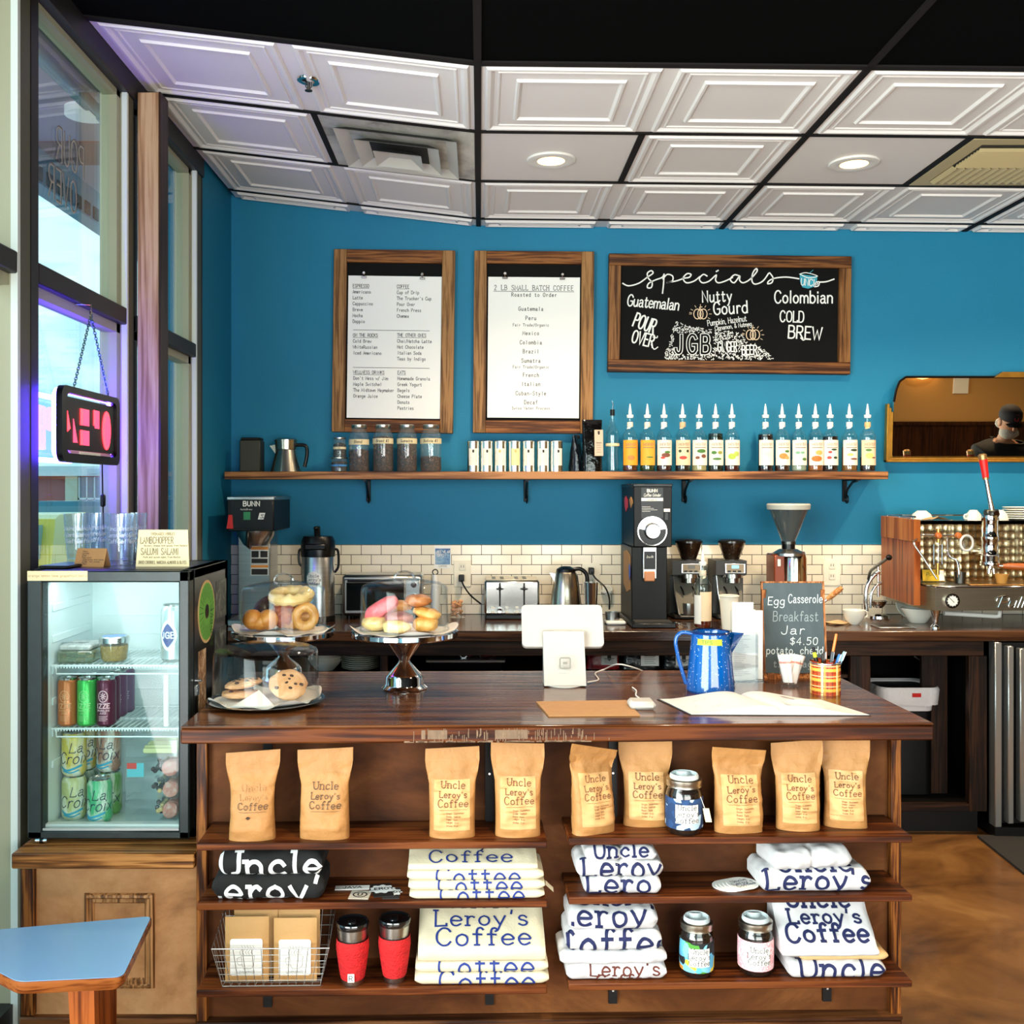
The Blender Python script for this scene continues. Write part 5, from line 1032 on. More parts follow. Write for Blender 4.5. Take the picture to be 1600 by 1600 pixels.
# ---- plaid tin with pens
b_ = G(1295, 1086, CT); s_ = S(1, b_.y); t = thing('pencil_tin', 'orange plaid tin can used as a pen pot on the counter', 'pen pot', (b_.x, b_.y+.03, CT)); r = 23*s_; h = 49*s_
base_p = mk('tin_orange', (198, 84, 34), .35); py_ = mk('plaid_yellow', (236, 178, 70), .4); pr_ = mk('plaid_red', (140, 40, 22), .4); pw_ = mk('plaid_cream', (246, 224, 160), .4)
m = MB(); m.lathe([(0, 0), (r, 0), (r, h), (r-.0015, h), (r-.0015, .002), (0, .002)], base_p, 40); f = cyl_map(r+.0003); f2 = cyl_map(r+.0006); circ = 2*pi*r
for k in range(6):
    x = -circ/2+circ*k/6; m.lines([[(x, 0), (x, h)]], circ/16, pr_, f, seg=.006); m.lines([[(x+circ/12, 0), (x+circ/12, h)]], circ/40, pw_, f2, seg=.006); m.lines([[(x+circ/9, 0), (x+circ/9, h)]], circ/90, py_, f2, seg=.006)
for k in range(3):
    z = h*(.16+.32*k); f3 = cyl_map(r+.0005); m.lines([[(-circ/2, z), (circ/2, z)]], h*.09, py_, f3, seg=.004); m.lines([[(-circ/2, z+h*.12), (circ/2, z+h*.12)]], h*.025, pw_, f2, seg=.004); m.lines([[(-circ/2, z-h*.1), (circ/2, z-h*.1)]], h*.02, pr_, f2, seg=.004)
m.build('tin', t)
MB().lathe([(r+.0012, h-.003), (r+.0012, h), (r-.001, h+.001)], steel, 32).build('rim', t)
for i, (nm, lb, px, col, top, dx, dy) in enumerate((('highlighter', 'yellow highlighter with a black cap leaning in the plaid tin', 1272, (214, 230, 40), 1018, -.9, -.1), ('pen', 'black pen leaning towards the easel in the plaid tin', 1288, (20, 20, 22), 1018, -.2, .4), ('pen', 'thick black marker pen in the plaid tin', 1285, (14, 14, 16), 1021, -.35, -.4), ('pen', 'grey and black pen at the front of the plaid tin', 1301, (60, 62, 66), 1018, .2, -.5), ('pencil', 'tall orange pencil standing in the plaid tin', 1307, (214, 122, 50), 990, .25, .3), ('pen', 'bright blue pen leaning out of the plaid tin', 1312, (30, 110, 190), 1022, .55, -.2), ('pen', 'pale blue pen leaning furthest out of the plaid tin', 1320, (150, 200, 220), 1018, .9, .1))):
    y0 = b_.y+.03; p1 = P(px, top, y0+dy*.02); p0 = Vector((b_.x+dx*.008, y0+dy*.012, CT+.004)); m = MB(); q = (p1-p0).normalized(); cm = mk('pen_%d_%d_%d' % col, col, .35)
    rr_ = .0042 if nm == 'pencil' else .0055 if nm == 'highlighter' else .0045
    m.tube([p0, p1-q*.012, p1-q*.002, p1], [rr_, rr_, rr_*.9, rr_*.4], cm, 10)
    if nm == 'highlighter': m.tube([p1-q*.03, p1+q*.012], [rr_*1.15, rr_*.7], blackp, 10)
    if nm == 'pen': m.tube([p1-q*.028+Vector((.003, -rr_, 0)), p1-q*.001+Vector((.003, -rr_, 0))], .0012, chrome, 6)
    tag(m.build(nm), lb, nm, 'pens and pencils in the plaid tin')
# ---- open notebook
A_ = [G(*q, CT) for q in ((1071, 1086), (1098, 1119), (1343, 1122), (1255, 1072))]
ux = Vector((1, -.012, 0)).normalized(); t = thing('notebook', 'open white notebook lying at the front of the counter', 'book', (G(1219, 1118, CT).x, G(1219, 1118, CT).y, CT), -1)
Wb, Db = .225, .19
pgm = mk('page_paper', (212, 207, 204), .7)
def page(side):
    m = MB(); top = lambda u: .003+.020*(sin(pi*min(1, u*1.15)**.6))*(1-u)**.55+.006*(1-u)
    sk = -.055 if side < 0 else -.06
    def f(u, v): return (side*Wb*u*(1-.02*v)+sk*v*(1 if side < 0 else 1), Db*v, top(u))
    m.grid(f, 24, 6, pgm); n = 24
    for v in (0, 1):
        vs = [f(i/n, v) for i in range(n+1)]+[(f(i/n, v)[0], f(i/n, v)[1], .002) for i in range(n+1)]; m.add(vs, [(i, i+1, n+2+i, n+1+i) for i in range(n)], pgm)
    m.add([f(1, 0), f(1, 1), (f(1, 1)[0], f(1, 1)[1], .002), (f(1, 0)[0], f(1, 0)[1], .002)], [(0, 1, 2, 3)], pgm)
    fi = mk('pencil_grey', (176, 166, 170), .8); fq = lambda x, y: (lambda p: (p[0], p[1], p[2]+.0006))(f(x, y)); rr = random.Random(side)
    if side < 0:
        for x, y in ((.5, .72), (.62, .7), (.72, .4), (.5, .3), (.58, .26)): m.lines([[(x, y), (x+.05, y+.02), (x+.09, y-.02)]], .01, fi, fq)
    else:
        pp = mk('purple_ink', (110, 84, 120), .7)
        for k in range(22): x = .36+rr.random()*.22; y = .72-.2*(x-.36)/.22*1.2+rr.uniform(-.05, .05); m.lines([[(x, y), (x+.03, y-.015)]], .03, pp, fq)
    return m
page(-1).build('page_block', t); page(1).build('page_block', t)
m = MB(); m.prism([(-Wb-.004, -.004), (Wb+.004, -.004), (Wb-.058, Db+.004), (-Wb-.058, Db+.004)], 0, .002, blackp); m.build('cover', t)
m = MB(); m.grid(lambda u, v: (.02+.11*u, .012+.05*v*(1-u*.5), .026-.012*u+.010*sin(pi*u)*v), 14, 6, pgm); m.build('curled_page', t)
# ================================================================== MERCHANDISE ON THE COUNTER SHELVES
# place on a counter shelf: pixel column, row level, depth behind the shelf front, in the counter's own frame
def on_shelf(px, lvl, back):
    """point on shelf lvl whose distance behind the shelf front edge is back, seen in column px"""
    z = SZ[lvl]+(-.003 if px < 870 else .004); d = 2.53
    for _ in range(6):
        x = (px-CX)*d/F; lx = (x+.728)*cos(radians(YAW)); d = 2.512+lx*tan(radians(YAW))+back
    return Vector(((px-CX)*d/F, d, z+.0004))
tname = mk('brown_print', (92, 50, 30), .8); tname2 = mk('faint_print', (176, 132, 84), .8); lab_m = mk('bag_label', (200, 152, 98), .6)
bagm = mk('kraft_bag', (172, 120, 66), .62, bump=.35, bs=45, var=.05, vs=12)
def bag(px0, px1, top, base_back, label, ink_, style, rz=0, lean=0, seed=0, slope=0., fold=0.):
    p = on_shelf((px0+px1)/2, 0, base_back); d = p.y; W_ = S(px1-px0, d)/max(.6, cos(radians(rz)))*1.0; H = p.z-(CH-(top-CY)*d/F); H = (CH-(top-CY)*d/F)-p.z
    T_ = .034; t = thing('coffee_bag', label, 'coffee bag', p, rz, 'kraft coffee bags on the upper counter shelf')
    rr = random.Random(seed); ph = rr.uniform(0, 20)
    def shp(v):          # half width, half thickness at height fraction v
        w = W_/2*(.86+.05*sin(v*5+ph)*.4+.14*min(1, max(0, (v-.62)/.25))**.8-.05*max(0, sin(pi*min(1, v/.8)))*.6); th = T_*(1-max(0, (v-.10)/.70)**1.35) if v < .8 else .0
        return w, max(.0016, th*(.75+.25*min(1, v*8)))
    def surf(u, v, off=0.):
        w, th = shp(v); a = 2*pi*u; ca, sa = cos(a), sin(a); p_ = 2.6
        x = w*abs(ca)**(2/p_)*(1 if ca > 0 else -1); y = th*abs(sa)**(2/p_)*(1 if sa > 0 else -1)
        cr_ = .0065*ns(x*38+ph, v*9, ph)*(1-max(0, v-.8)*5)*min(1, v*5)+.004*ns(x*16+ph, v*26, 3)*min(1, th/.01); y += (cr_ if sa < 0 else -cr_*.5)
        z = v*H+slope*x*max(0, v-.5)*2; y += lean*v*v*.05
        if fold and v > .72: y -= fold*(v-.72)**1*.35; z -= fold*(v-.72)**2*.5
        return (x, y-off, z)
    m = MB(); N_, K = 40, 30
    m.grid(lambda u, v: surf(u, v), N_, K, bagm, wu=True); m.add([surf(i/N_, 0) for i in range(N_)], [tuple(range(N_))], bagm); m.add([surf(i/N_, 1) for i in range(N_)], [tuple(reversed(range(N_)))], bagm)
    b = m.build('pouch', t, sharp=70)
    def front(x, y, off=.0012):
        v = max(0, min(1, y/H)); w, th = shp(v); c = max(-1, min(1, x/w)); a = -(pi/2)+math.asin(abs(c)**(1.3)*(1 if c > 0 else -1)) ; return surf((a/(2*pi)) % 1, v, off)
    m = MB(); m.lines([[(-W_*.46, H*.865), (W_*.46, H*.865)]], .0012, tname2, lambda x, y: front(x, y, .0008), seg=.006); m.build('seal_line', t)
    m = MB()
    if style == 'label':
        m.grid(lambda u, v: front(-W_*.33+W_*.66*u, H*(.10+.55*v), .0012), 24, 30, lab_m)
        m.build('label', t); m = MB()
    f2 = lambda x, y: front(x, y, .0034); k = W_/.138; h_ = .0165*k; cy_ = H*.5; off = W_*(.02 if style == 'label' else .03)
    for i, (st, sc) in enumerate((('Uncle', 1.0), ("Leroy's", .86), ('Coffee', 1.0))):
        m.text(st, h_*sc, ink_ if not (style == 'faint' and i < 2) else tname2, off, cy_-h_*1.32*(i-.6), .0016*k, f2, serif=True, gap=1.7, seg=.004, sx=.98 if i != 1 else .96)
    m.lines([[(off-W_*.25, cy_-h_*2.25), (off+W_*.25, cy_-h_*2.25)]], .0006, ink_, f2, seg=.006)
    if style == 'label':
        for j, st in enumerate(('Origin: Guatemala', 'Grade: Medium', 'Roast: Dark', 'Weight: 8 oz', 'Aroma: 8 oz')): m.text(st, .0042*k, ink_, off-W_*.12, cy_-h_*2.25-.0075*k*(j+1.3), .0005, f2, al='l', seg=.006, sx=.8)
    if style == 'faint': cpatch(m, lambda x, y: front(x, y, .002), -W_*.05, H*.27, .006, .0045, ink_, 1.2, 12)
    m.build('printed_name', t); return t
blk_ink = mk('dark_brown_print', (70, 52, 40), .8)
bag(353, 436, 1175, .035, 'kraft coffee bag with faded print and a black blot, first from the fridge', blk_ink, 'faint', 3, .2, 1, .06)
bag(463, 552, 1171, .040, 'kraft coffee bag printed straight on, without a label, standing alone', blk_ink, 'plain', 0, .2, 2, .05)
bag(664, 749, 1170, .045, 'labelled kraft coffee bag over the canvas tote stack', tname, 'label', 0, .3, 3, .05)
bag(767, 851, 1163, .048, 'labelled kraft coffee bag at the inner end of the fridge-side shelf', tname, 'label', 0, .3, 4, -.02)
bag(889, 965, 1157, .045, 'labelled kraft coffee bag turned sideways with a sloping top', tname, 'label', 22, .5, 5, -.22, .35)
bag(968, 1050, 1161, .098, 'labelled kraft coffee bag behind, just beside the blue mason jar', tname, 'label', -4, .3, 6, .03)
bag(1110, 1197, 1162, .045, 'labelled kraft coffee bag standing alone after the blue mason jar', tname, 'label', 4, .3, 7, -.08, .25)
bag(1207, 1286, 1160, .060, 'labelled kraft coffee bag touching the last bag of the row', tname, 'label', -5, .3, 8, .1)
bag(1283, 1358, 1156, .078, 'labelled kraft coffee bag at the very end by the open floor', tname, 'label', -10, .3, 9, .06)

# ---- mason jar tumblers with fabric sleeves
zinc = mk('zinc_lid', (190, 186, 174), .3, 1); silic = mk('pale_silicone_lid', (206, 216, 218), .4); darkg = glass('dark_jar_glass', (120, 110, 100), .8, .02, .06, (40, 30, 26), .55)
def mason(px0, px1, top, bot_back, lvl, sleeve, label, tag_=False, rz=0):
    p = on_shelf((px0+px1)/2, lvl, bot_back); d = p.y; r = S(px1-px0, d)/2; H = (CH-(top-CY)*d/F)-p.z; t = thing('jar_tumbler', label, 'jar', p, rz, 'mason jar tumblers on the counter shelves')
    MB().lathe([(0, .001), (r*.82, 0), (r*.95, H*.06), (r*.97, H*.62), (r*.90, H*.70), (r*.80, H*.74), (r*.80, H*.80)], darkg, 36).build('jar_glass', t)
    lo, hi = (.02, .60) if sleeve is not None else (0, 0)
    m = MB(); m.lathe([(r*.92, H*.09), (r*1.0, H*.11), (r*1.015, H*.3), (r*1.0, H*.58), (r*.95, H*.60)], sleeve, 40); s_ = m.build('sleeve', t)
    m = MB(); m.lathe([(r*.88, H*.74), (r*.94, H*.755), (r*.92, H*.79), (r*.95, H*.81), (r*.95, H*.87), (r*.88, H*.885), (r*.7, H*.885)], zinc, 40); m.build('lid_ring', t)
    m = MB(); m.lathe([(r*.78, H*.87), (r*.76, H*.93), (r*.70, H*.95), (r*.62, H*.90), (0, H*.90)], silic, 36); m.cyl(r*.45, H*.88, H*.965, silic, 20, T(0, -r*.15, 0) @ RX(-12), r*.36); m.build('drinking_lid', t)
    f = cyl_map(r*1.03); f2 = cyl_map(r*1.045); m = MB(); lw_ = r*.75; m.grid(lambda u, v: f(-lw_*.9+1.7*lw_*u, H*(.21+.30*v)), 8, 4, white); k = r*.28
    for i, st in enumerate(('Uncle', "Leroy's", 'Coffee')): m.text(st, k, mk('jar_print_ink', (60, 56, 58), .8), -lw_*.04, H*.43-k*1.22*i, k*.11, f2, serif=True, seg=.004, gap=1.6)
    m.build('label', t)
    if tag_: m = MB(); m.box(0, .016, -.001, .001, -.034, 0, cream, M=T(r*.85, -r*.75, H*.44) @ RY(-12) @ RZ(-35)); m.tube([(r*.75, -r*.6, H*.62), (r*.95, -r*.72, H*.44)], .0007, white, 5); m.build('paper_tag', t)
    return t
def fabric(name, cols, sc, interp='CONSTANT'):
    m, n, b = base_mat(name); L = n.links.new; N = n.nodes.new; t = N('ShaderNodeTexCoord'); v = N('ShaderNodeTexVoronoi'); v.inputs['Scale'].default_value = sc; L(t.outputs['Object'], v.inputs['Vector']); r = N('ShaderNodeValToRGB'); r.color_ramp.interpolation = interp; e = r.color_ramp.elements
    while len(e) < len(cols): e.new(.5)
    for i, c in enumerate(cols): e[i].position = i/len(cols); e[i].color = lin(c)
    sx = N('ShaderNodeSeparateColor'); L(v.outputs['Color'], sx.inputs[0]); L(sx.outputs[0], r.inputs['Fac']); L(r.outputs['Color'], b.inputs['Base Color']); b.inputs['Roughness'].default_value = .85; return m
navy_f = fabric('navy_print_fabric', [(24, 52, 92), (24, 52, 92), (30, 64, 110), (24, 52, 92), (170, 196, 214), (24, 52, 92)], 60)
multi_f = fabric('bright_print_fabric', [(90, 170, 210), (20, 24, 30), (70, 140, 50), (226, 140, 50), (120, 190, 220), (30, 40, 50), (220, 190, 60)], 45)
pink_f = fabric('pink_print_fabric', [(232, 160, 170), (240, 184, 190), (236, 172, 180), (248, 210, 212)], 260)
mason(1040, 1098, 1203, .044, 0, navy_f, 'mason jar tumbler in a navy fabric sleeve with a paper tag', True)
mason(1062, 1115, 1426, .05, 2, multi_f, 'mason jar tumbler in a bright multicoloured sleeve on the bottom shelf')
mason(1153, 1208, 1425, .058, 2, pink_f, 'mason jar tumbler in a pink sleeve on the bottom shelf')

# ---- steel tumblers in red knitted sleeves
knit = mk('red_knit', (196, 22, 26), .85, bump=.4, bs=130, var=.2, vs=60, stretch=(1, 1, 1.6)); smoke = glass('smoked_lid', (70, 80, 86), .8, .03, .1, (24, 28, 32), .55)
for px0, px1, top, bk, lb, tg in ((525, 577, 1433, .03, 'steel tumbler in a red knitted sleeve with a square tag, beside the basket', True), (591, 642, 1428, .042, 'steel tumbler in a red knitted sleeve, next to the canvas stack', False)):
    p = on_shelf((px0+px1)/2, 2, bk); r = S(px1-px0, p.y)/2; H = (CH-(top-CY)*p.y/F)-p.z; t = thing('steel_tumbler', lb, 'tumbler', p, 0, 'red sleeved steel tumblers')
    MB().lathe([(0, 0), (r*.60, 0), (r*.64, H*.03), (r*.92, H*.86), (r*.93, H*.9)], steel, 40).build('cup', t)
    def kn(u, v, r=r, H=H): a = 2*pi*u; q = (.70+.28*min(1, v*1.3)**.8)*(1-.04*max(0, v-.85)*6); b = 1+.018*sin(u*2*pi*28+v*18)*sin(v*60); return (r*q*b*cos(a), r*q*b*sin(a), H*(.09+.60*v))
    MB().grid(kn, 112, 40, knit, wu=True).build('sleeve', t)
    m = MB(); m.lathe([(r*.93, H*.86), (r*.98, H*.88), (r, H*.93), (r*.97, H*.95), (r*.93, H*.955), (r*.85, H*.93), (0, H*.93)], smoke, 40); m.box(-r*.25, r*.25, -r*.6, r*.1, H*.93, H*.975, smoke, .003); m.build('drinking_lid', t)
    if tg: m = MB(); m.box(-.008, .008, -r*.80-.002, -r*.80, H*.10, H*.10+.02, white); m.text('R', .012, ink, 0, H*.10+.004, .0016, lambda x, y: (x, -r*.80-.0025, y)); m.build('tag', t)

# ---- folded cloth: shirts and tote bags
shirt = mk('white_cotton', (204, 202, 203), .85, bump=.35, bs=22); shirtk = mk('black_cotton', (9, 9, 10), .9, bump=.3, bs=25); canvas = mk('cream_canvas', (214, 202, 172), .85, bump=.12, bs=180); tanc = mk('tan_cloth', (206, 170, 118), .8)
navy = mk('navy_print', (14, 24, 72), .8); bluep = mk('blue_print', (20, 46, 124), .8); wprint = mk('white_print', (236, 236, 236), .8); brprint = mk('dark_red_print', (96, 40, 30), .8)
def folded(name, label, cat, grp, loc, rz, w, dp, h, mat, texts, seed=0, wr=.004, prof=None, tilt=0, split=False, hem=True):
    """one folded cloth: rounded fold at the front; texts = (string, x, arc, size, material, stroke) with arc measured down from the top rear edge"""
    r = h/2; pr = prof or [(dp, h*.95), (dp*.6, h), (r*1.2, h)]+[(r-r*1.02*sin(a), r+r*cos(a)) for a in [pi*k/10 for k in range(11)]]+[(r*1.2, 0), (dp, 0)]
    L_ = [0.]
    for a, b in zip(pr[:-1], pr[1:]): L_.append(L_[-1]+sqrt((b[0]-a[0])**2+(b[1]-a[1])**2))
    def at(s):
        s = max(0, min(L_[-1]-1e-6, s))
        for i in range(len(pr)-1):
            if s <= L_[i+1]: t = (s-L_[i])/max(1e-9, L_[i+1]-L_[i]); return (pr[i][0]+(pr[i+1][0]-pr[i][0])*t, pr[i][1]+(pr[i+1][1]-pr[i][1])*t, pr[i+1][0]-pr[i][0], pr[i+1][1]-pr[i][1])
    def surf(x, s, off=0.):
        y, z, ty, tz = at(s); l = sqrt(ty*ty+tz*tz) or 1; ny, nz = tz/l, -ty/l
        if (ny*(y-dp*.5)+nz*(z-h*.45)) < 0: ny, nz = -ny, -nz
        e = max(0, abs(x)/(w/2)-.86)/.14; sh = 1-.55*min(1, e)**2.2 if not prof else 1-.12*min(1, e)**2
        y = dp*.5+(y-dp*.5)*(1-.06*e*e); z2 = h*.5+(z-h*.5)*sh if not prof else z*sh
        q = wr*(ns(x*14+seed*3.1, s*16, seed)+.5*ns(x*40+seed, s*28, seed+9))*min(1, z/.012+.15)
        if mat is shirt or mat is shirtk: q += wr*.9*ns(x*7+s*22+seed*2, s*9-x*5, seed+4)*min(1, z/.012+.1)+wr*.6*abs(ns(x*11-s*14, s*6+seed, 7))
        if split: q -= .006*exp(-(x/.006)**2)
        return (x, y+ny*(q+off), max(z2+nz*(q+off), .0006))
    m = MB(); NU, NV = 56, 44
    m.grid(lambda u, v: surf((u-.5)*w, v*L_[-1]), NU, NV, mat)
    for u in (-.5, .5):
        k = [surf(u*w, j/NV*L_[-1]) for j in range(NV+1)]; m.add(k, [tuple(range(NV+1))], mat)
    for st, x, arc, size, mt3, wd in texts:
        g, tw_ = strokes(st, size, True, 1.7)
        ls = []
        for p in g:
            ls.append([(q[0]+x-tw_/2, q[1]) for q in p])
        keep = []
        for p in ls:          # leave out what runs over the side edges of the fold
            c = [q for q in p if abs(q[0]) < w*.487]
            if len(c) > 1: keep.append(c)
        m.lines(keep, (wd or size*.12)*(1.18 if mat is shirt else 1), mt3, lambda a, b: surf(a, arc-b, .0014), seg=.004)
    o = m.build(name, M=T(*loc) @ RZ(rz) @ RX(tilt), sharp=75); tag(o, label, cat, grp); return o
def stack(px0, px1, lvl, items, rz=YAW):
    """items bottom first: (label, height, mat, texts, dx, dw, dict)"""
    p = on_shelf((px0+px1)/2, lvl, .006); w = S(px1-px0, p.y); z = 0
    for name, label, cat, grp, h, mat, tx_, dx, dw, kw in items:
        kw = dict(kw); dp = kw.pop('dp', .135); back = kw.pop('back', 0); zz = kw.pop('z', None)
        folded(name, label, cat, grp, (p.x+dx, p.y+back, p.z+(z if zz is None else zz)), kw.pop('rz', rz), w*dw, dp, h, mat, tx_, **kw); z += h-.0005
# black shirts, second shelf at the fridge end
gk1 = 'black shirts folded on the middle shelf'
stack(331, 505, 1, [('folded_shirt', 'folded black shirt with white print at the bottom of its pile', 'shirt', gk1, .060, shirtk, [("Leroy's", .008, .188, .066, wprint, .009), ('Lerov', .0, .226, .05, wprint, .007)], 0, 1.0, dict(seed=2, wr=.007)), ('folded_shirt', 'folded black shirt with white print on top of its pile', 'shirt', gk1, .058, shirtk, [('Uncle', .0, .185, .066, wprint, .010), ("Leroy's", .0, .212, .036, wprint, .006)], .006, .93, dict(seed=5, wr=.007))])
# canvas totes
gt1 = 'cream tote bags on the middle shelf'; gt2 = 'cream tote bags on the bottom shelf'
def tote(i, n, gname, where, h, tx_, dx, dw, kw): return ('folded_tote', 'cream canvas tote, %s of the %s' % (('lowest', 'second from the bottom', 'third from the bottom', 'topmost')[i if i < n-1 else 3], where), 'tote bag', gname, h, canvas, tx_, dx, dw, kw)
stack(634, 852, 1, [tote(0, 4, gt1, 'four stacked on the middle shelf', .0215, [('Coffee', .012, .162, .044, bluep, .0046)], .004, .97, dict(seed=1, wr=.0012)), tote(1, 4, gt1, 'four stacked on the middle shelf', .0245, [('Coffee', .008, .162, .044, bluep, .0046)], .003, .98, dict(seed=2, wr=.0012)), tote(2, 4, gt1, 'four stacked on the middle shelf', .026, [('Coffee', .006, .165, .044, bluep, .0046)], .0, .98, dict(seed=3, wr=.0014)),
    tote(3, 4, gt1, 'four stacked on the middle shelf', .050, [('Coffee', -.006, .132, .044, bluep, .0046), ("Leroy's", -.012, .072, .040, navy, .0042)], -.006, .93, dict(seed=4, wr=.003, dp=.14, prof=[(.14, .046), (.12, .049), (.005, .014), (.0, .007), (.004, 0), (.14, 0)]))])
stack(648, 858, 2, [tote(0, 3, gt2, 'three stacked on the bottom shelf', .030, [('Coffee', .012, .172, .050, bluep, .0052)], .0, 1.0, dict(seed=6, wr=.0012)), tote(1, 3, gt2, 'three stacked on the bottom shelf', .029, [('Coffee', .010, .165, .050, bluep, .0052)], .0, .99, dict(seed=7, wr=.0012)),
    tote(2, 3, gt2, 'three stacked on the bottom shelf', .10, [('Coffee', .004, .150, .050, bluep, .0055), ("Leroy's", .0, .092, .046, bluep, .005), ('Uncle', -.004, .036, .046, navy, .005)], .0, .95, dict(seed=8, wr=.003, dp=.14, prof=[(.14, .098), (.125, .10), (.0, .036), (-.003, .018), (.004, 0), (.14, 0)]))])
m = MB(); m.grid(lambda u, v: (.02*u, .03*v, .018*(1-u)+.006*sin(pi*v)), 8, 8, canvas); p = on_shelf(845, 1, .05); o = m.build('tote_strap', None, (p.x+.012, p.y, p.z)); tag(o, 'short cream cloth strap hanging out of the tote stack', 'strap')
# white shirts
gw1, gw2, gw3, gw4 = 'white shirts folded on the middle shelf, beside the stickers', 'white shirts rolled at the floor end of the middle shelf', 'white shirts in the tall bottom shelf pile', 'white shirts in the slumped bottom shelf pile'
def sh(lb, g, h, tx_, dx, dw, kw): return ('folded_shirt', lb, 'shirt', g, h, shirt, tx_, dx, dw, kw)
stack(902, 1042, 1, [sh('white shirt with navy print, lowest of three near the round stickers', gw1, .043, [('Leroy', .012, .166, .052, navy, .006)], .002, .86, dict(seed=11, wr=.005, split=True)), sh('white shirt with navy print, middle of three near the round stickers', gw1, .042, [('Lerov', .004, .166, .050, navy, .006)], -.004, .97, dict(seed=12, wr=.006, split=True)), sh('white shirt with navy print, topmost of three near the round stickers', gw1, .032, [('Uncle', .0, .150, .036, navy, .005)], -.002, .80, dict(seed=13, wr=.007, split=True))])
stack(1190, 1362, 1, [sh("white shirt with large navy print under a plain rolled one", gw2, .058, [("Leroy's", .006, .172, .052, navy, .0066), ('Uncle', 0, .126, .05, navy, .006)], 0, 1.0, dict(seed=15, wr=.004)), sh('plain white rolled shirt on top of the navy printed one', gw2, .050, [], -.006, .74, dict(seed=16, wr=.008, split=True, dp=.12, rz=8))])
stack(878, 1045, 2, [sh('white shirt with dark red print at the bottom of the tall pile', gw3, .042, [("Leroy's", .02, .155, .034, brprint, .0036), ('Coffee', .02, .182, .03, brprint, .0036)], .004, .94, dict(seed=21, wr=.004)), sh('white shirt bulging above the red printed one', gw3, .030, [], -.004, 1.0, dict(seed=22, wr=.007)), sh('white shirt with large navy print, third in the tall pile', gw3, .052, [('Coffee', 0, .182, .062, navy, .007)], -.002, .90, dict(seed=23, wr=.006)), sh('white shirt with navy print at the top of the tall pile', gw3, .050, [("Leroy's", .006, .160, .056, navy, .0066), ('Uncle', .0, .10, .045, navy, .006)], -.004, .84, dict(seed=24, wr=.006))])
p5 = [(.14, .030), (.12, .042), (.0, .025), (-.002, .012), (.003, 0), (.14, 0)]
stack(1222, 1385, 2, [sh('white shirt with navy print at the bottom of the slumped pile', gw4, .040, [('Uncle', .010, .168, .056, navy, .0066)], .010, .93, dict(seed=31, wr=.004)), ('folded_cloth', 'tan cloth poking out of the slumped shirt pile', 'cloth', gw4, .022, tanc, [], .030, .86, dict(seed=33, wr=.004, dp=.13, back=.012)), sh('white shirt with three printed lines on top of the slumped pile', gw4, .120, [('Uncle', -.004, .070, .044, navy, .0066), ("Leroy's", .004, .112, .036, navy, .0052), ('Coffee', .0, .158, .044, navy, .0066)], -.006, .93, dict(seed=34, wr=.005, z=.056, dp=.14, prof=[(.14, .110), (.122, .118), (.11, .116), (.01, .018), (-.003, .010), (.003, 0), (.14, 0)]))])
# ---- stickers and coasters
def card(px0, px1, py, lvl, back, w, dp, rz, label, name='sticker', cat='sticker', bg_c=(236, 234, 230), fgc=ink, z=.0, kind=0, grp=None):
    p = on_shelf((px0+px1)/2, lvl, back); m = MB(); m.box(-w/2, w/2, 0, dp, 0, .0012, mk('card_%d_%d_%d' % bg_c, bg_c, .6)); fn = lambda x, y: (x, y, .0018)
    if kind == 0: m.text('JAVA', dp*.5, fgc, 0, dp*.25, dp*.09, fn); 
    if kind == 1: m.lines([[(dp*.32*cos(a), dp*.5+dp*.3*sin(a)) for a in [i*pi/8 for i in range(17)]]], dp*.07, fgc, fn); m.text('U', dp*.3, fgc, 0, dp*.36, dp*.06, fn)
    if kind == 2: m.add([fn(dp*.36*(1+.12*cos(9*a))*cos(a), dp*.55+dp*.3*(1+.12*cos(9*a))*sin(a)) for a in [i*pi/24 for i in range(48)]], [tuple(range(48))], fgc); m.text('LEROY', dp*.16, ink, 0, dp*.48, dp*.03, lambda x, y: (x, y, .0026))
    o = m.build(name, None, (p.x, p.y, p.z+z), rz); tag(o, label, cat, grp)
grs = 'stickers laid on the middle shelf'
card(522, 578, 0, 1, .075, .086, .026, 3, 'long white sticker strip lying behind a clear one', kind=0, grp=grs)
card(541, 578, 0, 1, .015, .05, .052, -4, 'pale sticker with a round black drawing on the middle shelf', bg_c=(196, 186, 172), kind=1, grp=grs)
card(582, 618, 0, 1, .025, .05, .085, 12, 'black square sticker with a white crest lying uppermost', bg_c=(18, 18, 20), fgc=wprint, kind=2, z=.0014, grp=grs)
card(596, 625, 0, 1, .015, .042, .07, 2, 'dark sticker partly under the crest sticker', bg_c=(40, 40, 42), fgc=wprint, kind=2, grp=grs)
for i in range(5):
    p = on_shelf(1138+i*5.5, 1, .062); m = MB(); m.cyl(.040, 0, .0013, white, 32)
    if i == 4:
        for j, st in enumerate(('Uncle', "Leroy's", 'Coffee')): m.text(st, .012, navy, 0, .010-.0145*j, .0015, lambda x, y: (x, y, .0019), serif=True)
    o = m.build('round_sticker', None, (p.x, p.y+.0, p.z+.0002+.0015*i), i*7); tag(o, ('round white sticker, %s of the fanned pile on the middle shelf' % ('lowest', 'second lowest', 'middle one', 'second from top', 'topmost')[i]), 'sticker', 'round stickers fanned on the middle shelf')

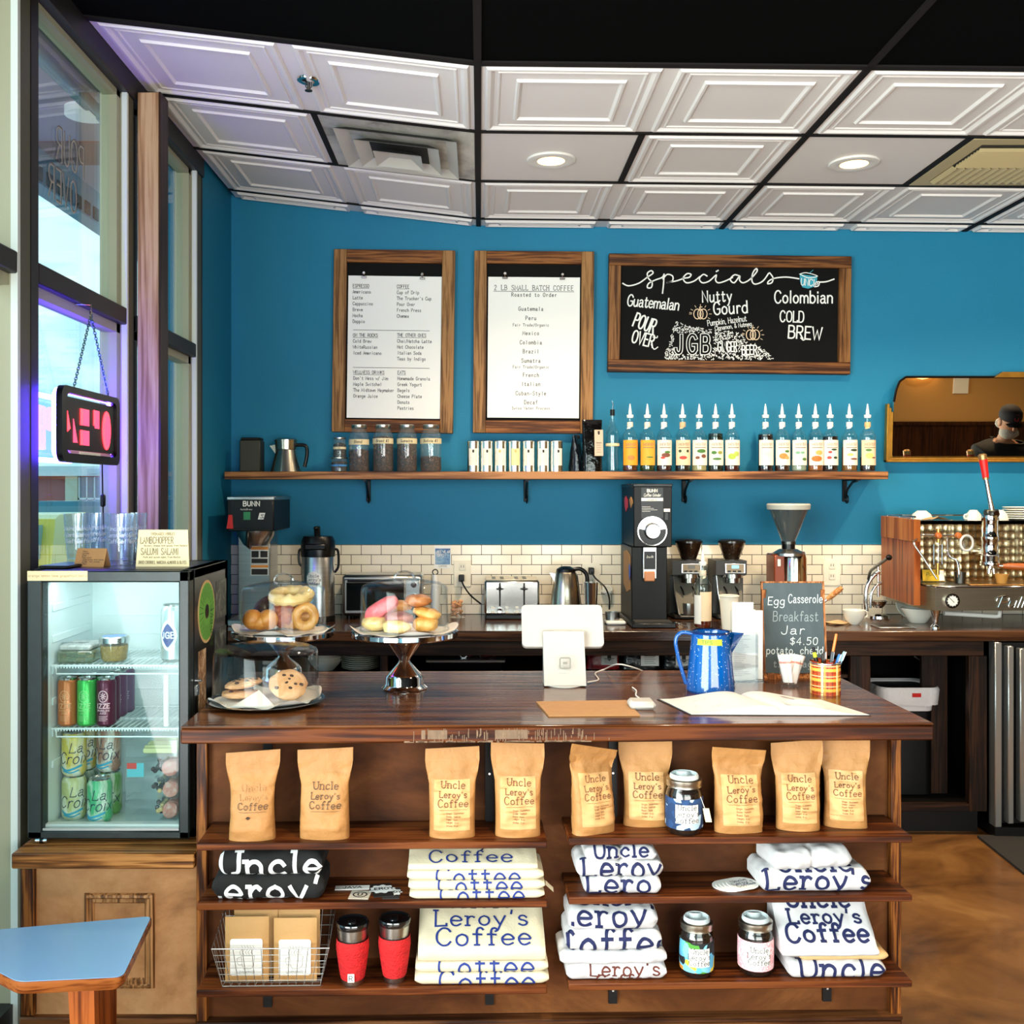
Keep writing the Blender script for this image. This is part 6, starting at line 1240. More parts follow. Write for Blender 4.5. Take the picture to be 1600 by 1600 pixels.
# ---- wire basket of packets
wir = mk('silver_wire', (176, 174, 170), .3, .9); p = on_shelf(424, 2, .012); t = thing('wire_basket', 'silver wire basket of kraft packets at the fridge end of the bottom shelf', 'basket', p, YAW)
bw0, bw1, hb, dpb = S(152, p.y)/2, S(182, p.y)/2, S(63, p.y), .115; m = MB()
for x, y0 in ((0, 0),): m.tube([(-bw1, -.012, hb), (bw1, -.012, hb), (bw1-.006, dpb+.012, hb*1.5), (-bw1+.006, dpb+.012, hb*1.5)], .0019, wir, 8, True)
m.tube([(-bw0, 0, .002), (bw0, 0, .002), (bw0, dpb, .002), (-bw0, dpb, .002)], .0016, wir, 6, True); m.build('basket_rim', t)
m = MB()
for k in range(13): a = -1+2*k/12; m.tube([(a*bw1*.96, -.012, hb), (a*bw0, 0, .002), (a*bw0, dpb, .002), (a*bw1*.92, dpb+.012, hb*1.5)], .0009, wir, 5)
for k in range(1, 6): q = k/6; x = bw0+(bw1-bw0)*q; m.tube([(-x, -.012*q, hb*q), (x, -.012*q, hb*q)], .0009, wir, 5); m.tube([(-x, dpb+.012*q, hb*1.5*q), (x, dpb+.012*q, hb*1.5*q)], .0009, wir, 5)
for k in range(7): y = dpb*k/6; m.tube([(-bw1, -.012+(dpb+.024)*k/6, hb*(1+.5*k/6)), (-bw0, y, .002), (bw0, y, .002), (bw1, -.012+(dpb+.024)*k/6, hb*(1+.5*k/6))], .0009, wir, 5)
m.build('wire_mesh', t)
def packet(px0, px1, top, back, label, lbl, seed):
    q = on_shelf((px0+px1)/2, 2, back); w = S(px1-px0, q.y); H = (CH-(top-CY)*q.y/F)-q.z-.004; t = thing('kraft_packet', label, 'packet', (q.x, q.y, q.z+.004), YAW, 'kraft packets in the wire basket')
    MB().grid(lambda u, v: ((.5-abs(2*((u+.25) % 1)-1))*w*1.0, (.008*(1-(2*v-1)**4)*(1 if (u+.25) % 1 < .5 else -1)*(1-(1-abs(4*((u+.25) % 1)-(1 if (u+.25) % 1 < .5 else 3)))**1*0)*max(0, 1-abs((.5-abs(2*((u+.25) % 1)-1))*2)**4)), v*H), 32, 16, mk('pale_kraft', (192, 146, 90), .7, bump=.15, bs=60), wu=True).build('pouch', t, sharp=50)
    m = MB(); m.cyl(.003, 0, .0006, blackp, 12, T(0, -.002, H*.93) @ RX(90)); m.build('hang_hole', t)
    if lbl:
        m = MB(); fn = lambda x, y: (x, -.0092, y); pl_ = rrect(-w*.37, w*.37, H*.12, H*.68, .006); m.prism([(x, z) for x, z in pl_], .0085, .009, white, RX(90)); g = mk('fine_print', (120, 116, 110), .8)
        m.lines([[(-.016+.004, H*.42), (-.014+.004, H*.27), (-.006, H*.22), (.010, H*.22), (.018, H*.27), (.02, H*.42), (-.012, H*.42)]], .0008, g, fn); m.lines([smooth_pts([(-.012, H*.40), (-.022, H*.38), (-.02, H*.29), (-.010, H*.29)], 4)], .0008, g, fn)
        for k in range(5): x = -.012+.007*k; m.lines([smooth_pts([(x, H*.43), (x-.004, H*.48), (x+.003, H*.53), (x, H*.58)], 4)], .0007, g, fn)
        m.text('LEMONGRASS', .0055, g, 0, H*.155, .0006, fn, sx=.8); m.build('label', t)
packet(352, 420, 1432, .032, 'kraft packet with a white label in the basket front, fridge side', True, 1)
packet(428, 495, 1434, .032, 'kraft packet with a white label in the basket front, tumbler side', True, 2)
packet(366, 434, 1421, .058, 'plain kraft packet standing behind the fridge side labelled one', False, 3)
packet(434, 500, 1420, .062, 'plain kraft packet standing behind the tumbler side labelled one', False, 4)
packet(404, 470, 1424, .088, 'plain kraft packet at the very back of the basket', False, 5)
# ================================================================== BACK COUNTER
def at(px, d, z=BT): return Vector(((px-CX)*d/F, d, z+.0003))
zy = lambda py, d: CH-(py-CY)*d/F
orange = mk('warning_orange', (230, 150, 70), .6); redp = mk('red_plastic', (206, 28, 24), .35); greenp = mk('green_button', (40, 130, 80), .4); offw = mk('offwhite_print', (232, 230, 222), .7)
# ---- drip coffee brewer
d = 4.72; t = thing('coffee_brewer', 'tall commercial coffee brewer with black head and steel column behind the doughnuts', 'coffee brewer', at(355, d)); s_ = S(1, d); W_ = 73*s_; zt = zy(776, d)-BT; zb = zy(830, d)-BT
MB().box(0, W_, 0, .40, zb, zt-.012, blackm, .004).build('head', t)
MB().box(-.002, W_+.002, -.003, .41, zt-.016, zt, steel, .003).build('lid', t)
MB().box(0, 50*S(1, 4.93), .21, .40, 0, zb, steel, .003).build('column', t)
MB().box(0, W_, -.0, .40, 0, .03, steel, .004).build('base', t)
m = MB(); m.lathe([(.055, zb-.07), (.062, zb-.06), (.085, zb-.02), (.088, zb), (0, zb)], steel, 36, T(37*s_, .11, 0)); m.build('brew_funnel', t)
m = MB(); m.box(-.008, .008, -.035, .03, -.075, .0, blackp, .006, T(33*s_, .02, zb-.005) @ RX(-14)); m.build('funnel_handle', t)
m = MB(); m.box(.02, W_-.006, -.002, 0, zb+.012, zt-.022, blackp, .001); fn = lambda x, y: (x, -.0026, y)
m.text('BUNN', .021, offw, 38*s_, zt-.043, .0045, fn); m.text('AutoBrew', .008, offw, 30*s_, zt-.062, .001, fn); m.build('control_panel', t)
m = MB(); m.cyl(.014, 0, .005, greenp, 20, T(31*s_, -.002, zt-.088) @ RX(90)); m.box(27*s_-.004, 35*s_+.004, -.0028, -.002, zt-.106, zt-.07, MATS['green_button']); m.build('power_button', t)
m = MB(); m.prism([(0, 0), (.026, 0), (.034, .03), (.008, .03)], .002, .0032, offw, T(48*s_, 0, zt-.104) @ RX(90)); m.lines([[(50*s_+.006, zt-.097), (50*s_+.02, zt-.097), (50*s_+.01, zt-.083), (50*s_+.022, zt-.083)]], .003, ink, lambda x, y: (x, -.0038, y)); m.build('badge', t)
m = MB(); m.prism([(-.014, 0), (.014, 0), (.009, .062), (-.004, .062)], -.02, .012, redp, T(5*s_, -.005, zb+.012) @ RX(90)); m.build('red_tag', t)
m = MB(); x0, x1 = 20*S(1, 4.9), 48*S(1, 4.9)
for y0, y1, mat in ((840, 852, offw), (853, 881, offw), (882, 899, offw)): m.box(x0, x1, .2085, .21, zy(y1, 4.93)-BT, zy(y0, 4.93)-BT, mat)
for y0, y1 in ((854, 859), (883, 887)): m.box(x0+.001, x1-.001, .2078, .2085, zy(y1, 4.93)-BT, zy(y0, 4.93)-BT, orange)
for y0, y1, a, b_ in ((861, 871, .05, .45), (861, 871, .55, .95), (873, 880, .05, .95), (889, 898, .05, .95)): m.box(x0+(x1-x0)*a, x0+(x1-x0)*b_, .2078, .2085, zy(y1, 4.93)-BT, zy(y0, 4.93)-BT, ink)
m.build('warning_label', t)
# ---- airpot
d = 4.92; s_ = S(1, d); t = thing('airpot', 'steel airpot with a black pump lid between brewer and toaster oven', 'airpot', at(497, d)); r = 26*s_; z1 = zy(868, d)-BT
MB().lathe([(0, 0), (r, 0), (r, .02), (r*.98, z1), (r*.9, z1+.01), (0, z1+.01)], steel, 40).build('flask', t); MB().lathe([(r*1.02, 0), (r*1.03, .025), (r*1.0, .03), (r*.98, 0)], blackp, 36).build('foot_ring', t)
m = MB(); m.lathe([(r*1.02, z1-.004), (r*1.04, z1+.02), (r*1.0, z1+.07), (r*.86, z1+.092), (0, z1+.095)], blackp, 36); m.box(-.05, .05, -r*1.12, -r*.8, z1+.03, z1+.06, blackp, .006); m.build('pump_lid', t)
m = MB(); m.tube(smooth_pts([(.0, -.02, z1+.08), (0, -.025, z1+.11), (0, -.035, z1+.135)], 4), .015, blackp, 12); m.box(-.012, .012, -.075, -.02, z1+.125, z1+.14, blackp, .006); m.build('spout', t)
m = MB(); m.tube(smooth_pts([(r*1.0, 0, z1+.03), (r*1.2, 0, z1+.02), (r*1.22, 0, z1-.05), (r*1.0, 0, z1-.08)], 5), .006, blackp, 8); m.tube(smooth_pts([(-r*1.0, 0, z1+.03), (-r*1.14, 0, z1+.02), (-r*1.14, 0, z1-.03), (-r*1.0, 0, z1-.05)], 5), .006, blackp, 8); m.build('handle', t)
m = MB(); f = cyl_map(r*1.0); f2 = cyl_map(r*1.006); cpatch(m, lambda x, y: f(x, y), -.01, zy(903, d)-BT, .036, .036, white); [m.text(st, .014, mk('grey_print_ink', (110, 104, 104), .8), -.01, zy(900, d)-BT-.018*i, .0018, f2, serif=True, seg=.005) for i, st in enumerate(('Uncle', "Leroy's", 'Coffee'))]; m.build('round_label', t)
# ---- toaster oven
d = 4.96; s_ = S(1, d); t = thing('toaster_oven', 'silver toaster oven with a dark glass door behind the cake stands', 'toaster oven', at(534, d)); W_ = 125*s_; H_ = zy(899, d)-BT
m = MB(); m.box(0, W_, .012, .21, .018, H_, steel, .012); m.build('body', t); MB().box(.01, W_*.80, .0, .014, .028, H_-.018, mk('oven_frame', (170, 170, 166), .3, .9), .006).build('door', t)
m = MB(); m.box(.022, W_*.78, -.003, .002, .045, H_-.035, mk('oven_glass', (16, 20, 20), .08), .002); rr = random.Random(4); m.build('door_glass', t); m = MB(); m.tube([(.03, -.02, H_-.026), (W_*.76, -.02, H_-.026)], .006, blackp, 10); m.build('door_handle', t)
for k in range(3): MB().cyl(.014, 0, .014, chrome, 20, T(W_*.9, .012, H_*(.25+.27*k)) @ RX(90)).build('knob', t)
for x in (.03, W_-.03):
    for y in (.04, .18): MB().cyl(.012, 0, .018, blackp, 12, T(x, y, 0)).build('foot', t)
# ---- white squeeze bottle with a ring
d = 5.03; t = thing('squeeze_bottle', 'white bottle with a dark ring on top behind the tall dome', 'bottle', at(680, d)); hb = zy(898, d)-BT
MB().lathe([(0, 0), (.022, 0), (.022, hb*.6), (.012, hb), (0, hb)], whitep, 20).build('body', t); MB().tube([(.013*cos(a), 0, hb+.012+.013*sin(a)) for a in [i*pi/8 for i in range(16)]], .0028, blackp, 8, True).build('ring', t)
# ---- card and outlets on the tiles
YW = D-.0092
def wallbox(px0, px1, py0, py1, dy, mat, b=.0, y=YW): 
    a, b2 = P(px0, py1, y), P(px1, py0, y); return (a.x, b2.x, y-dy, y, a.z, b2.z, mat, b)
m = MB(); m.box(*wallbox(678.5, 705, 852, 888, .001, white)); m.box(*wallbox(680, 703.5, 857, 882, .0016, blotch('blue_postcard', [(20, 50, 90), (40, 90, 150), (120, 160, 190), (210, 190, 190)], 16, .4))); q = P(683, 864, YW); m.text('YES WE ARE', .012, offw, q.x, q.z, .0018, lambda x, y: (x, YW-.0022, y), al='l', sx=.7); m.text('OPEN', .012, offw, q.x, q.z-.017, .0018, lambda x, y: (x, YW-.0022, y), al='l'); q = P(692, 886, YW); m.text('COFFEE', .008, ink, q.x, q.z, .001, lambda x, y: (x, YW-.0022, y))
tag(m.build('postcard'), 'small white postcard with a blue picture stuck on the tiles', 'postcard')
def outlet(px0, px1, py0, py1, label, plug):
    cx = (px0+px1)/2; t = thing('wall_outlet', label, 'outlet', P(cx, (py0+py1)/2, YW)); w, h = S(px1-px0, YW)/2, S(py1-py0, YW)/2
    MB().box(-w, w, -.005, 0, -h, h, mk('ivory_plate', (238, 230, 210), .4), .002).build('plate', t)
    for z in (.5, -.3):
        m = MB(); m.box(-.016, .016, -.0075, -.004, z*h-.018, z*h+.018, mk('ivory_socket', (230, 224, 206), .4), .003)
        for x in (-.006, .006): m.box(x-.0012, x+.0012, -.0082, -.0074, z*h-.004, z*h+.008, blackp)
        m.build('socket', t)
    return t
outlet(709, 736, 875, 917, 'ivory wall outlet with a black plug beside the postcard', 1)
outlet(910, 937, 880, 922, 'ivory wall outlet with a black plug above the steel shaker', 1)
outlet(1286, 1313, 873, 915, 'ivory wall outlet without a plug beside the easel chalkboard', 0)
def cord(name, label, pts, r=.0042, plug=None):
    t = thing(name, label, 'cable', (0, 0, 0)); MB().tube(smooth_pts([tuple(p) for p in pts], 6), r, blackp, 8).build('cable', t)
    p = pts[0]; MB().box(p.x-.014, p.x+.014, p.y-.012, YW-.0085, p.z-.018, p.z+.016, blackp, .004).build('plug', t)
cord('toaster_cable', 'black cord hanging from the outlet down to the four slot toaster', [P(721, 903, 5.15), P(724, 914, 5.12), P(735, 930, 5.06), P(752, 944, 5.02)])
cord('kettle_cable', 'black cord hanging from the outlet behind the kettle', [P(924, 892, 5.15), P(930, 903, 5.1), P(945, 917, 5.06), P(952, 935, 5.0), P(952, 952, 4.96)])
# ---- jar of sugar cubes
d = 5.05; t = thing('sweets_jar', 'small glass jar of tan wrapped sweets beside the four slot toaster', 'jar', at(715, d)); r = S(24, d)/2; h = S(24, d)
MB().lathe([(0, .001), (r, 0), (r, h), (r-.002, h), (r-.002, .003), (0, .003)], clear, 24).build('glass', t); m = MB(); rr = random.Random(9); sc_ = mk('tan_sweet', (206, 150, 104), .6, var=.2, vs=60)
for i in range(30): m.box(-.010, .010, -.006, .006, -.006, .006, sc_, .002, T(rr.uniform(-r*.6, r*.6), rr.uniform(-r*.6, r*.6), .012+h*.95*i/30) @ RZ(rr.uniform(0, 180)) @ RX(rr.uniform(-40, 40)))
m.build('sweets', t)
# ---- four slot toaster
d = 4.97; s_ = S(1, d); t = thing('toaster', 'four slot steel toaster with two levers against the tiles', 'toaster', at(757, d)); W_ = 86*s_; H_ = zy(907, d)-BT
MB().box(0, W_, 0, .20, .022, H_, mk('toaster_steel', (206, 206, 202), .2, 1), .010).build('body', t); m = MB(); m.box(.004, W_-.004, .005, .195, 0, .024, blackp, .004); m.build('base', t)
m = MB(); m.box(.006, W_-.006, .006, .194, H_-.001, H_+.004, mk('toaster_top', (214, 202, 180), .35, .6), .002)
for x in (.045, .085, .155, .195): m.box(x-.009, x+.009, .03, .17, H_+.0036, H_+.0046, blackp)
m.build('top_plate', t)
for x in (.28, .72):
    m = MB(); m.box(W_*x-.004, W_*x+.004, -.002, .001, H_*.35, H_-.012, blackp); m.build('lever_slot', t); m = MB(); m.box(W_*x-.018, W_*x+.018, -.022, -.001, H_*.77, H_*.81, blackp, .003); m.box(W_*x-.006, W_*x+.006, -.014, -.001, H_*.73, H_*.85, blackp, .003); m.build('lever', t)
    MB().cyl(.013, 0, .016, chrome, 24, T(W_*x, 0, H_*.235) @ RX(90), b=.002).build('knob', t)
    for bx_2 in (-.034, .034):
        for bz in (.2, .31): MB().cyl(.008, 0, .006, offw, 16, T(W_*x+bx_2, 0, H_*bz) @ RX(90) @ SCL(1.2, .7, 1)).build('button', t)
# ---- kettle and shaker
d = 4.95; s_ = S(1, d); t = thing('electric_kettle', 'brushed steel electric kettle with a black handle in front of the tiles', 'kettle', at(884, d)); r = 25*s_; H_ = zy(893, d)-BT
MB().lathe([(0, 0), (r*1.02, 0), (r*1.02, .02), (r*.96, .028), (0, .028)], blackp, 40).build('base', t)
MB().lathe([(r*1.0, .03), (r*1.0, .055), (r*.98, .058), (r*.86, H_*.6), (r*.68, H_*.96), (r*.6, H_), (0, H_)], mk('kettle_steel', (186, 176, 160), .26, 1), 48).build('body', t)
MB().lathe([(r*1.005, .028), (r*1.005, .055)], blackp, 40).build('band', t)
MB().lathe([(r*.62, H_-.002), (r*.58, H_+.012), (r*.3, H_+.024), (0, H_+.026)], blackp, 32).build('lid', t)
m = MB(); m.prism([(-r*1.04, H_*.98), (-r*.6, H_*.96), (-r*.62, H_*.72)], -.016, .016, steel, RX(90)); m.build('spout', t)
MB().tube(smooth_pts([(r*.4, 0, H_+.008), (r*.9, 0, H_+.012), (r*1.28, 0, H_-.012), (r*1.34, 0, H_*.78), (r*1.30, 0, H_*.66)], 5), [.010]*16+[.012]*5, blackp, 12).build('handle', t)
MB().prism([(r*.62, .06), (r*.98, .06), (r*.74, H_-.02), (r*.5, H_+.006)], -.016, .016, blackp, RX(90)).build('handle_mount', t)
d = 4.72; t = thing('shaker_cup', 'plain steel shaker cup beside the kettle', 'cup', at(923.5, d)); r = S(11, d); h = zy(910, d)-BT; MB().lathe([(0, 0), (r*.74, 0), (r*.98, h*.97), (r, h), (r*.95, h), (r*.7, .004), (0, .004)], mk('polished_steel', (210, 208, 204), .12, 1), 36).build('cup', t)
# ---- scale with steel jug base, round timer
d = 4.82; t = thing('counter_scale', 'white digital scale with a steel dish beside the tall black grinder', 'scale', at(961, d)); MB().box(-.045, .045, -.05, .06, 0, .018, whitep, .006).build('body', t); MB().lathe([(0, .018), (.032, .018), (.034, .055), (.031, .055), (.030, .022), (0, .022)], steel, 28, T(-.012, 0, 0)).build('dish', t)
d = 5.15; m = MB(); m.cyl(.026, 0, .014, whitep, 28, RX(80), b=.003); m.cyl(.018, .014, .0155, mk('timer_face', (214, 212, 200), .5), 24, RX(80)); m.cyl(.03, -.01, 0, whitep, 20); o = m.build('round_timer', None, P(949, 922, YW-.016)); tag(o, 'round white dial fixed to the tiles behind the kettle', 'timer')
# ---- tall black grinder
d = 4.72; s_ = S(1, d); t = thing('bulk_grinder', 'tall black bulk coffee grinder with a big steel dial', 'coffee grinder', at(990, d)); W_ = 60*s_; zt = zy(756, d)-BT; zm = zy(855, d)-BT
MB().box(0, W_, 0, .40, zm, zt, blackm, .004).build('hopper_case', t); MB().box(-.003, W_+.003, -.003, .40, zt-.014, zt+.0, blackp, .003).build('lid', t)
MB().box(-.004, W_-.016, .035, .40, .0, zm, blackm, .004).build('column', t); m = MB(); m.box(-.015, W_+.008, -.06, .40, 0, .022, blackp, .004); m.box(.0, W_-.008, -.05, .03, .022, .028, mk('tray_mat', (44, 42, 40), .7)); m.build('base_tray', t)
m = MB(); fn = lambda x, y: (x, -.0016, y); m.box(12*s_, 46*s_, -.001, .0, zy(810, d)-BT, zy(762, d)-BT, blackp); m.text('BUNN', .013, offw, 29*s_, zy(769, d)-BT, .003, fn); m.text('Coffee Grinder', .014, offw, 29*s_, zy(776, d)-BT, .0014, fn, sx=.62, slant=.3, gap=.6); m.box(12*s_, 46*s_, -.002, .0, zy(783, d)-BT, zy(778, d)-BT, offw); m.text('COMMERCIAL', .005, ink, 29*s_, zy(782, d)-BT, .0008, lambda x, y: (x, -.0026, y))
for k in range(4): m.lines([[(13*s_, zy(792+2.4*k, d)-BT), ((26+11*((k*7) % 3)/2)*s_, zy(792+2.4*k, d)-BT)]], .0014, offw, fn)
m.build('label_plate', t); m = MB(); m.box(47*s_, 57*s_, -.003, 0, zy(800, d)-BT, zy(795, d)-BT, offw, .001); m.box(48*s_, 54*s_, -.006, 0, zy(813, d)-BT, zy(801, d)-BT, blackp, .001); m.build('rocker_switch', t)
Mk = T(29*s_, 0, zy(830, d)-BT) @ RX(90); m = MB(); m.cyl(23*s_, 0, .004, chrome, 48, Mk); m.cyl(21.5*s_, .004, .005, blackp, 48, Mk); m.add(*(lambda n: ([(0, 0, .0056)]+[(21*s_*cos(radians(10+160*i/n)), 21*s_*sin(radians(10+160*i/n)), .0056) for i in range(n+1)], [(0, 1+i, 2+i) for i in range(n)]))(20), steel, Mk); m.build('dial_ring', t)
m = MB(); m.cyl(13*s_, .005, .03, steel, 40, Mk, 11.5*s_, .002); m.cyl(6*s_, .03, .036, steel, 24, Mk); m.cyl(2*s_, .036, .04, chrome, 12, Mk); m.build('dial_knob', t)
m = MB(); m.box(15*s_, 37*s_, .012, .036, zy(905, d)-BT, zm+.0, steel, .003); m.build('chute', t); m = MB(); m.box(17*s_, 35*s_, .010, .0125, zy(890, d)-BT, zy(862, d)-BT, blackp); m.text('bulk', .011, offw, 26*s_, zy(872, d)-BT, .0012, lambda x, y: (x, .0092, y), slant=.3); m.box(17*s_, 34*s_, .006, .03, zy(909, d)-BT, zy(893, d)-BT, mk('chute_window', (190, 120, 70), .3), .004); m.build('chute_label', t)
for nm, lb, y0, y1, z0, z1, mat, o_ in (('paper_note', 'torn brown paper taped to the side of the tall grinder', 4.78, 5.0, zy(922, 4.85), zy(860, 4.85), kraft2, 0), ('paper_note', 'small kraft note taped high on the tall grinder side', 4.74, 4.83, zy(790, 4.78), zy(776, 4.78), kraft, 0), ('red_tag', 'small red tag taped high on the tall grinder side', 4.9, 5.0, zy(796, 4.95), zy(775, 4.95), redp, 0), ('blue_tag', 'blue tag taped over brown paper on the grinder', 4.76, 4.80, zy(902, 4.8), zy(880, 4.8), mk('blue_tag', (40, 80, 160), .6), -.004)):
    x = at(990, d).x-(.0 if z0 > 1.4 else .0045); m = MB(); m.prism([(y0, z0+.01), ((y0+y1)/2, z0-.012), (y1, z0+.02), (y1, z1-.012), ((y0+y1)/2, z1), (y0, z1-.02)], x-.003+o_, x-.0008+o_, mat, YZ); tag(m.build(nm), lb, 'note')
# ---- two burr grinders
gcase = mk('charcoal_case', (40, 38, 36), .45); gface = mk('grey_grinder_face', (126, 122, 112), .4, .5); hopg = glass('smoked_hopper', (180, 160, 140), .7, .04, .07, (60, 44, 32), .25); beans = mk('coffee_beans', (40, 22, 14), .5, bump=1., bs=160)
def burr(px, label, fill, lit):
    d = 5.0; s_ = S(1, d); t = thing('burr_grinder', label, 'coffee grinder', at(px, d), 0, 'burr grinders beside the bulk grinder'); z = lambda py: zy(py, d)-BT
    m = MB(); m.box(-24*s_, 24*s_, -.02, .17, 0, .022, gcase, .006); m.prism([(.06, .02), (.17, .02), (.17, z(876)), (-.01, z(876)), (-.01, z(898)), (.06, z(902))], -26*s_, 22*s_, gcase, YZ); m.build('case', t)
    m = MB(); m.add([(-21*s_, .058, z(902)), (19*s_, .058, z(902)), (16*s_, -.015, .026), (-16*s_, -.015, .026)], [(0, 1, 2, 3)], gface); m.tube([(-23*s_, .02, z(900)), (-22*s_, .0, z(925)), (-17*s_, -.02, .03), (-14*s_, -.03, .016), (14*s_, -.03, .016)], .0035, steel, 8)
    for x in (-10, 8): m.tube([(x*s_, .04, z(918)), (x*s_+.006, .01, z(924)), (x*s_+.010, .012, z(930))], .0035, blackp, 8)
    m.build('front_plate', t)
    m = MB(); m.box(-13*s_, 20*s_, -.016, -.009, z(896), z(880), steel, .003); m.box(-10*s_, 17*s_, -.018, -.0158, z(894.5), z(881.5), mk('panel_tan', (150, 132, 104), .4)); m.box(-2*s_, 9*s_, -.0195, -.0175, z(888), z(883), mk('lcd_on', (130, 200, 225), .3, emit=(120, 200, 230), es=.7) if lit else mk('lcd_off', (90, 84, 70), .3))
    for x in (-6, 2, 10): m.box((x-2.5)*s_, (x+2.5)*s_, -.0195, -.0175, z(893.6), z(891), blackp)
    m.build('control_panel', t)
    m = MB(); m.lathe([(17*s_, z(897)), (17*s_, z(903)), (12*s_, z(904)), (12*s_, z(911)), (0, z(911))], mk('satin_steel', (188, 184, 176), .25, 1), 32, T(2*s_, .03, 0)); m.build('grind_spout', t)
    m = MB(); hx = T(4*s_, .06, 0); m.lathe([(11*s_, z(877)), (12*s_, z(874)), (21*s_, z(850)), (21*s_, z(848)), (20.4*s_, z(848)), (11*s_, z(874))], hopg, 32, hx); m.build('hopper', t); m = MB(); m.lathe([(21.5*s_, z(849)), (21.5*s_, z(846)), (18*s_, z(843.5)), (0, z(843))], mk('dark_lid', (30, 24, 20), .2), 32, hx); m.build('hopper_lid', t)
    m = MB(); q = 874-24*fill; rt = 12*s_+9*s_*fill-.002; m.lathe([(0, z(876)), (10.6*s_, z(876)), (11.4*s_, z(873)), (rt, z(q)), (rt*.5, z(q)+.008), (0, z(q)+.01)], beans, 32, hx); m.build('beans', t)
    m = MB(); m.lathe([(12.5*s_, z(878)), (12.8*s_, z(875.5)), (11*s_, z(875))], steel, 32, hx); m.build('hopper_collar', t)
    m = MB(); m.lathe([(.03, 0), (.032, .004), (.028, .055), (.026, .055), (.028, .006), (0, .006)], steel, 28, T(0, -.0, .022)); m.build('grounds_bin', t) if not lit else None
burr(1076, 'burr grinder with a full hopper of dark beans next to the tall black grinder', .95, False)
burr(1144, 'burr grinder with a lit blue display and half filled hopper', .62, True)
# ---- syrup bottles (one builder for the counter and the shelf)
bot_g = glass('bottle_glass', (238, 248, 248), .85, .015, .07); capw = mk('white_pourer', (244, 244, 240), .35); neckt = mk('paper_neck_tag', (236, 226, 204), .7)
def liq(c): return mk('liquid_%d_%d_%d' % c, c, .12, coat=.3)
def syrup(loc, label, r, H, lab, liquid, level, spots, dome_=None, grp='syrup bottles on the wall shelf', pour=True, tagc=(236, 226, 204), name=True, rz=0):
    t = thing('syrup_bottle', label, 'bottle', loc, rz, grp); hb = H*.82       # glass height without pourer
    prof = [(0, .001), (r*.92, 0), (r, hb*.03), (r*.98, hb*.10), (r*.985, hb*.56), (r*1.0, hb*.60), (r*.98, hb*.655), (r*.80, hb*.70), (r*.42, hb*.78), (r*.33, hb*.86), (r*.31, hb*.95), (r*.38, hb*.96), (r*.38, hb), (r*.30, hb)]
    MB().lathe(prof, bot_g, 28).build('glass', t)
    m = MB(); top = hb*level; pr = [(0, .004)]
    for q, z in prof[1:]:
        if z < top: pr.append((max(.001, q-.0022), max(z, .004)))
    q = pr[-1][0]; pr += [(q, top), (0, top)]; m.lathe(pr, liq(liquid), 24); m.build('syrup', t)
    m = MB(); lo, hi = hb*.115, hb*.565
    f = lambda x, y: (lambda a: (r*1.005*sin(a), -r*1.005*cos(a), y))(x/r); f2 = lambda x, y: (lambda a: (r*1.025*sin(a), -r*1.025*cos(a), y))(x/r)
    wl = r*1.15; m.grid(lambda u, v: f(-wl+2*wl*u, lo+(hi-lo)*v), 14, 3, mk('label_%d_%d_%d' % lab, lab, .6))
    if name: m.text('MONIN', (hi-lo)*.10, mk('label_grey', (140, 116, 96), .7), 0, lo+(hi-lo)*.78, (hi-lo)*.016, f2, serif=True, sx=.95); m.lines([[(-r*.7, lo+(hi-lo)*.70), (r*.7, lo+(hi-lo)*.70)]], (hi-lo)*.03, mk('label_grey', (140, 116, 96), .7), f2, seg=.006)
    for c, x, z, sx, sz in spots: cpatch(m, f2, x*r, lo+(hi-lo)*z, sx*r, (hi-lo)*sz, mk('spot_%d_%d_%d' % c, c, .6), 2, 10)
    m.build('label', t)
    if pour:
        m = MB(); m.lathe([(r*.40, hb*.965), (r*.44, hb*1.0), (r*.44, hb*1.02), (r*.2, hb*1.03), (r*.22, hb*1.06), (r*.13, hb*1.16), (r*.05, hb*1.22), (0, hb*1.22)], capw, 20); m.build('pourer', t)
        m = MB(); m.lathe([(r*.36, hb*.80), (r*.40, hb*.81), (r*.38, hb*.885), (r*.34, hb*.89)], mk('necktag_%d_%d_%d' % tagc, tagc, .7), 20); m.add([(r*.1, -r*.42, hb*.80), (-r*.36, -r*.40, hb*.80), (-r*.5, -r*.42, hb*.765), (-r*.1, -r*.45, hb*.77)], [(0, 1, 2, 3)], mk('necktag_%d_%d_%d' % tagc, tagc, .7)); m.build('neck_tag', t)
    return t
d = 4.68; t = syrup(at(1098, d), 'half empty amber syrup bottle standing on the worktop edge', S(13.5, d), zy(858, d)-BT, (236, 214, 180), (120, 36, 12), .30, (), grp=None, name=False, rz=35)
m = MB(); r = S(13.5, d); m.grid(lambda u, v: (r*1.03*sin(-2.0+1.0*u), -r*1.03*cos(-2.0+1.0*u), .02+.13*v), 8, 2, white); m.build('back_label', t)
# ---- paper cup
d = 4.63; t = thing('paper_cup', 'tall plain white paper cup behind the menu holder', 'cup', at(1139, d)); r = S(16, d); h = zy(930, d)-BT; MB().lathe([(0, .002), (r*.66, 0), (r*.94, h-.004), (r*.9, h-.004), (r*.62, .006), (0, .006)], mk('cup_paper', (240, 232, 216), .6), 32).build('cup', t); MB().tube([(r*.94*cos(a), r*.94*sin(a), h-.003) for a in [i*pi/14 for i in range(28)]], .003, MATS['cup_paper'], 8, True).build('rim', t)
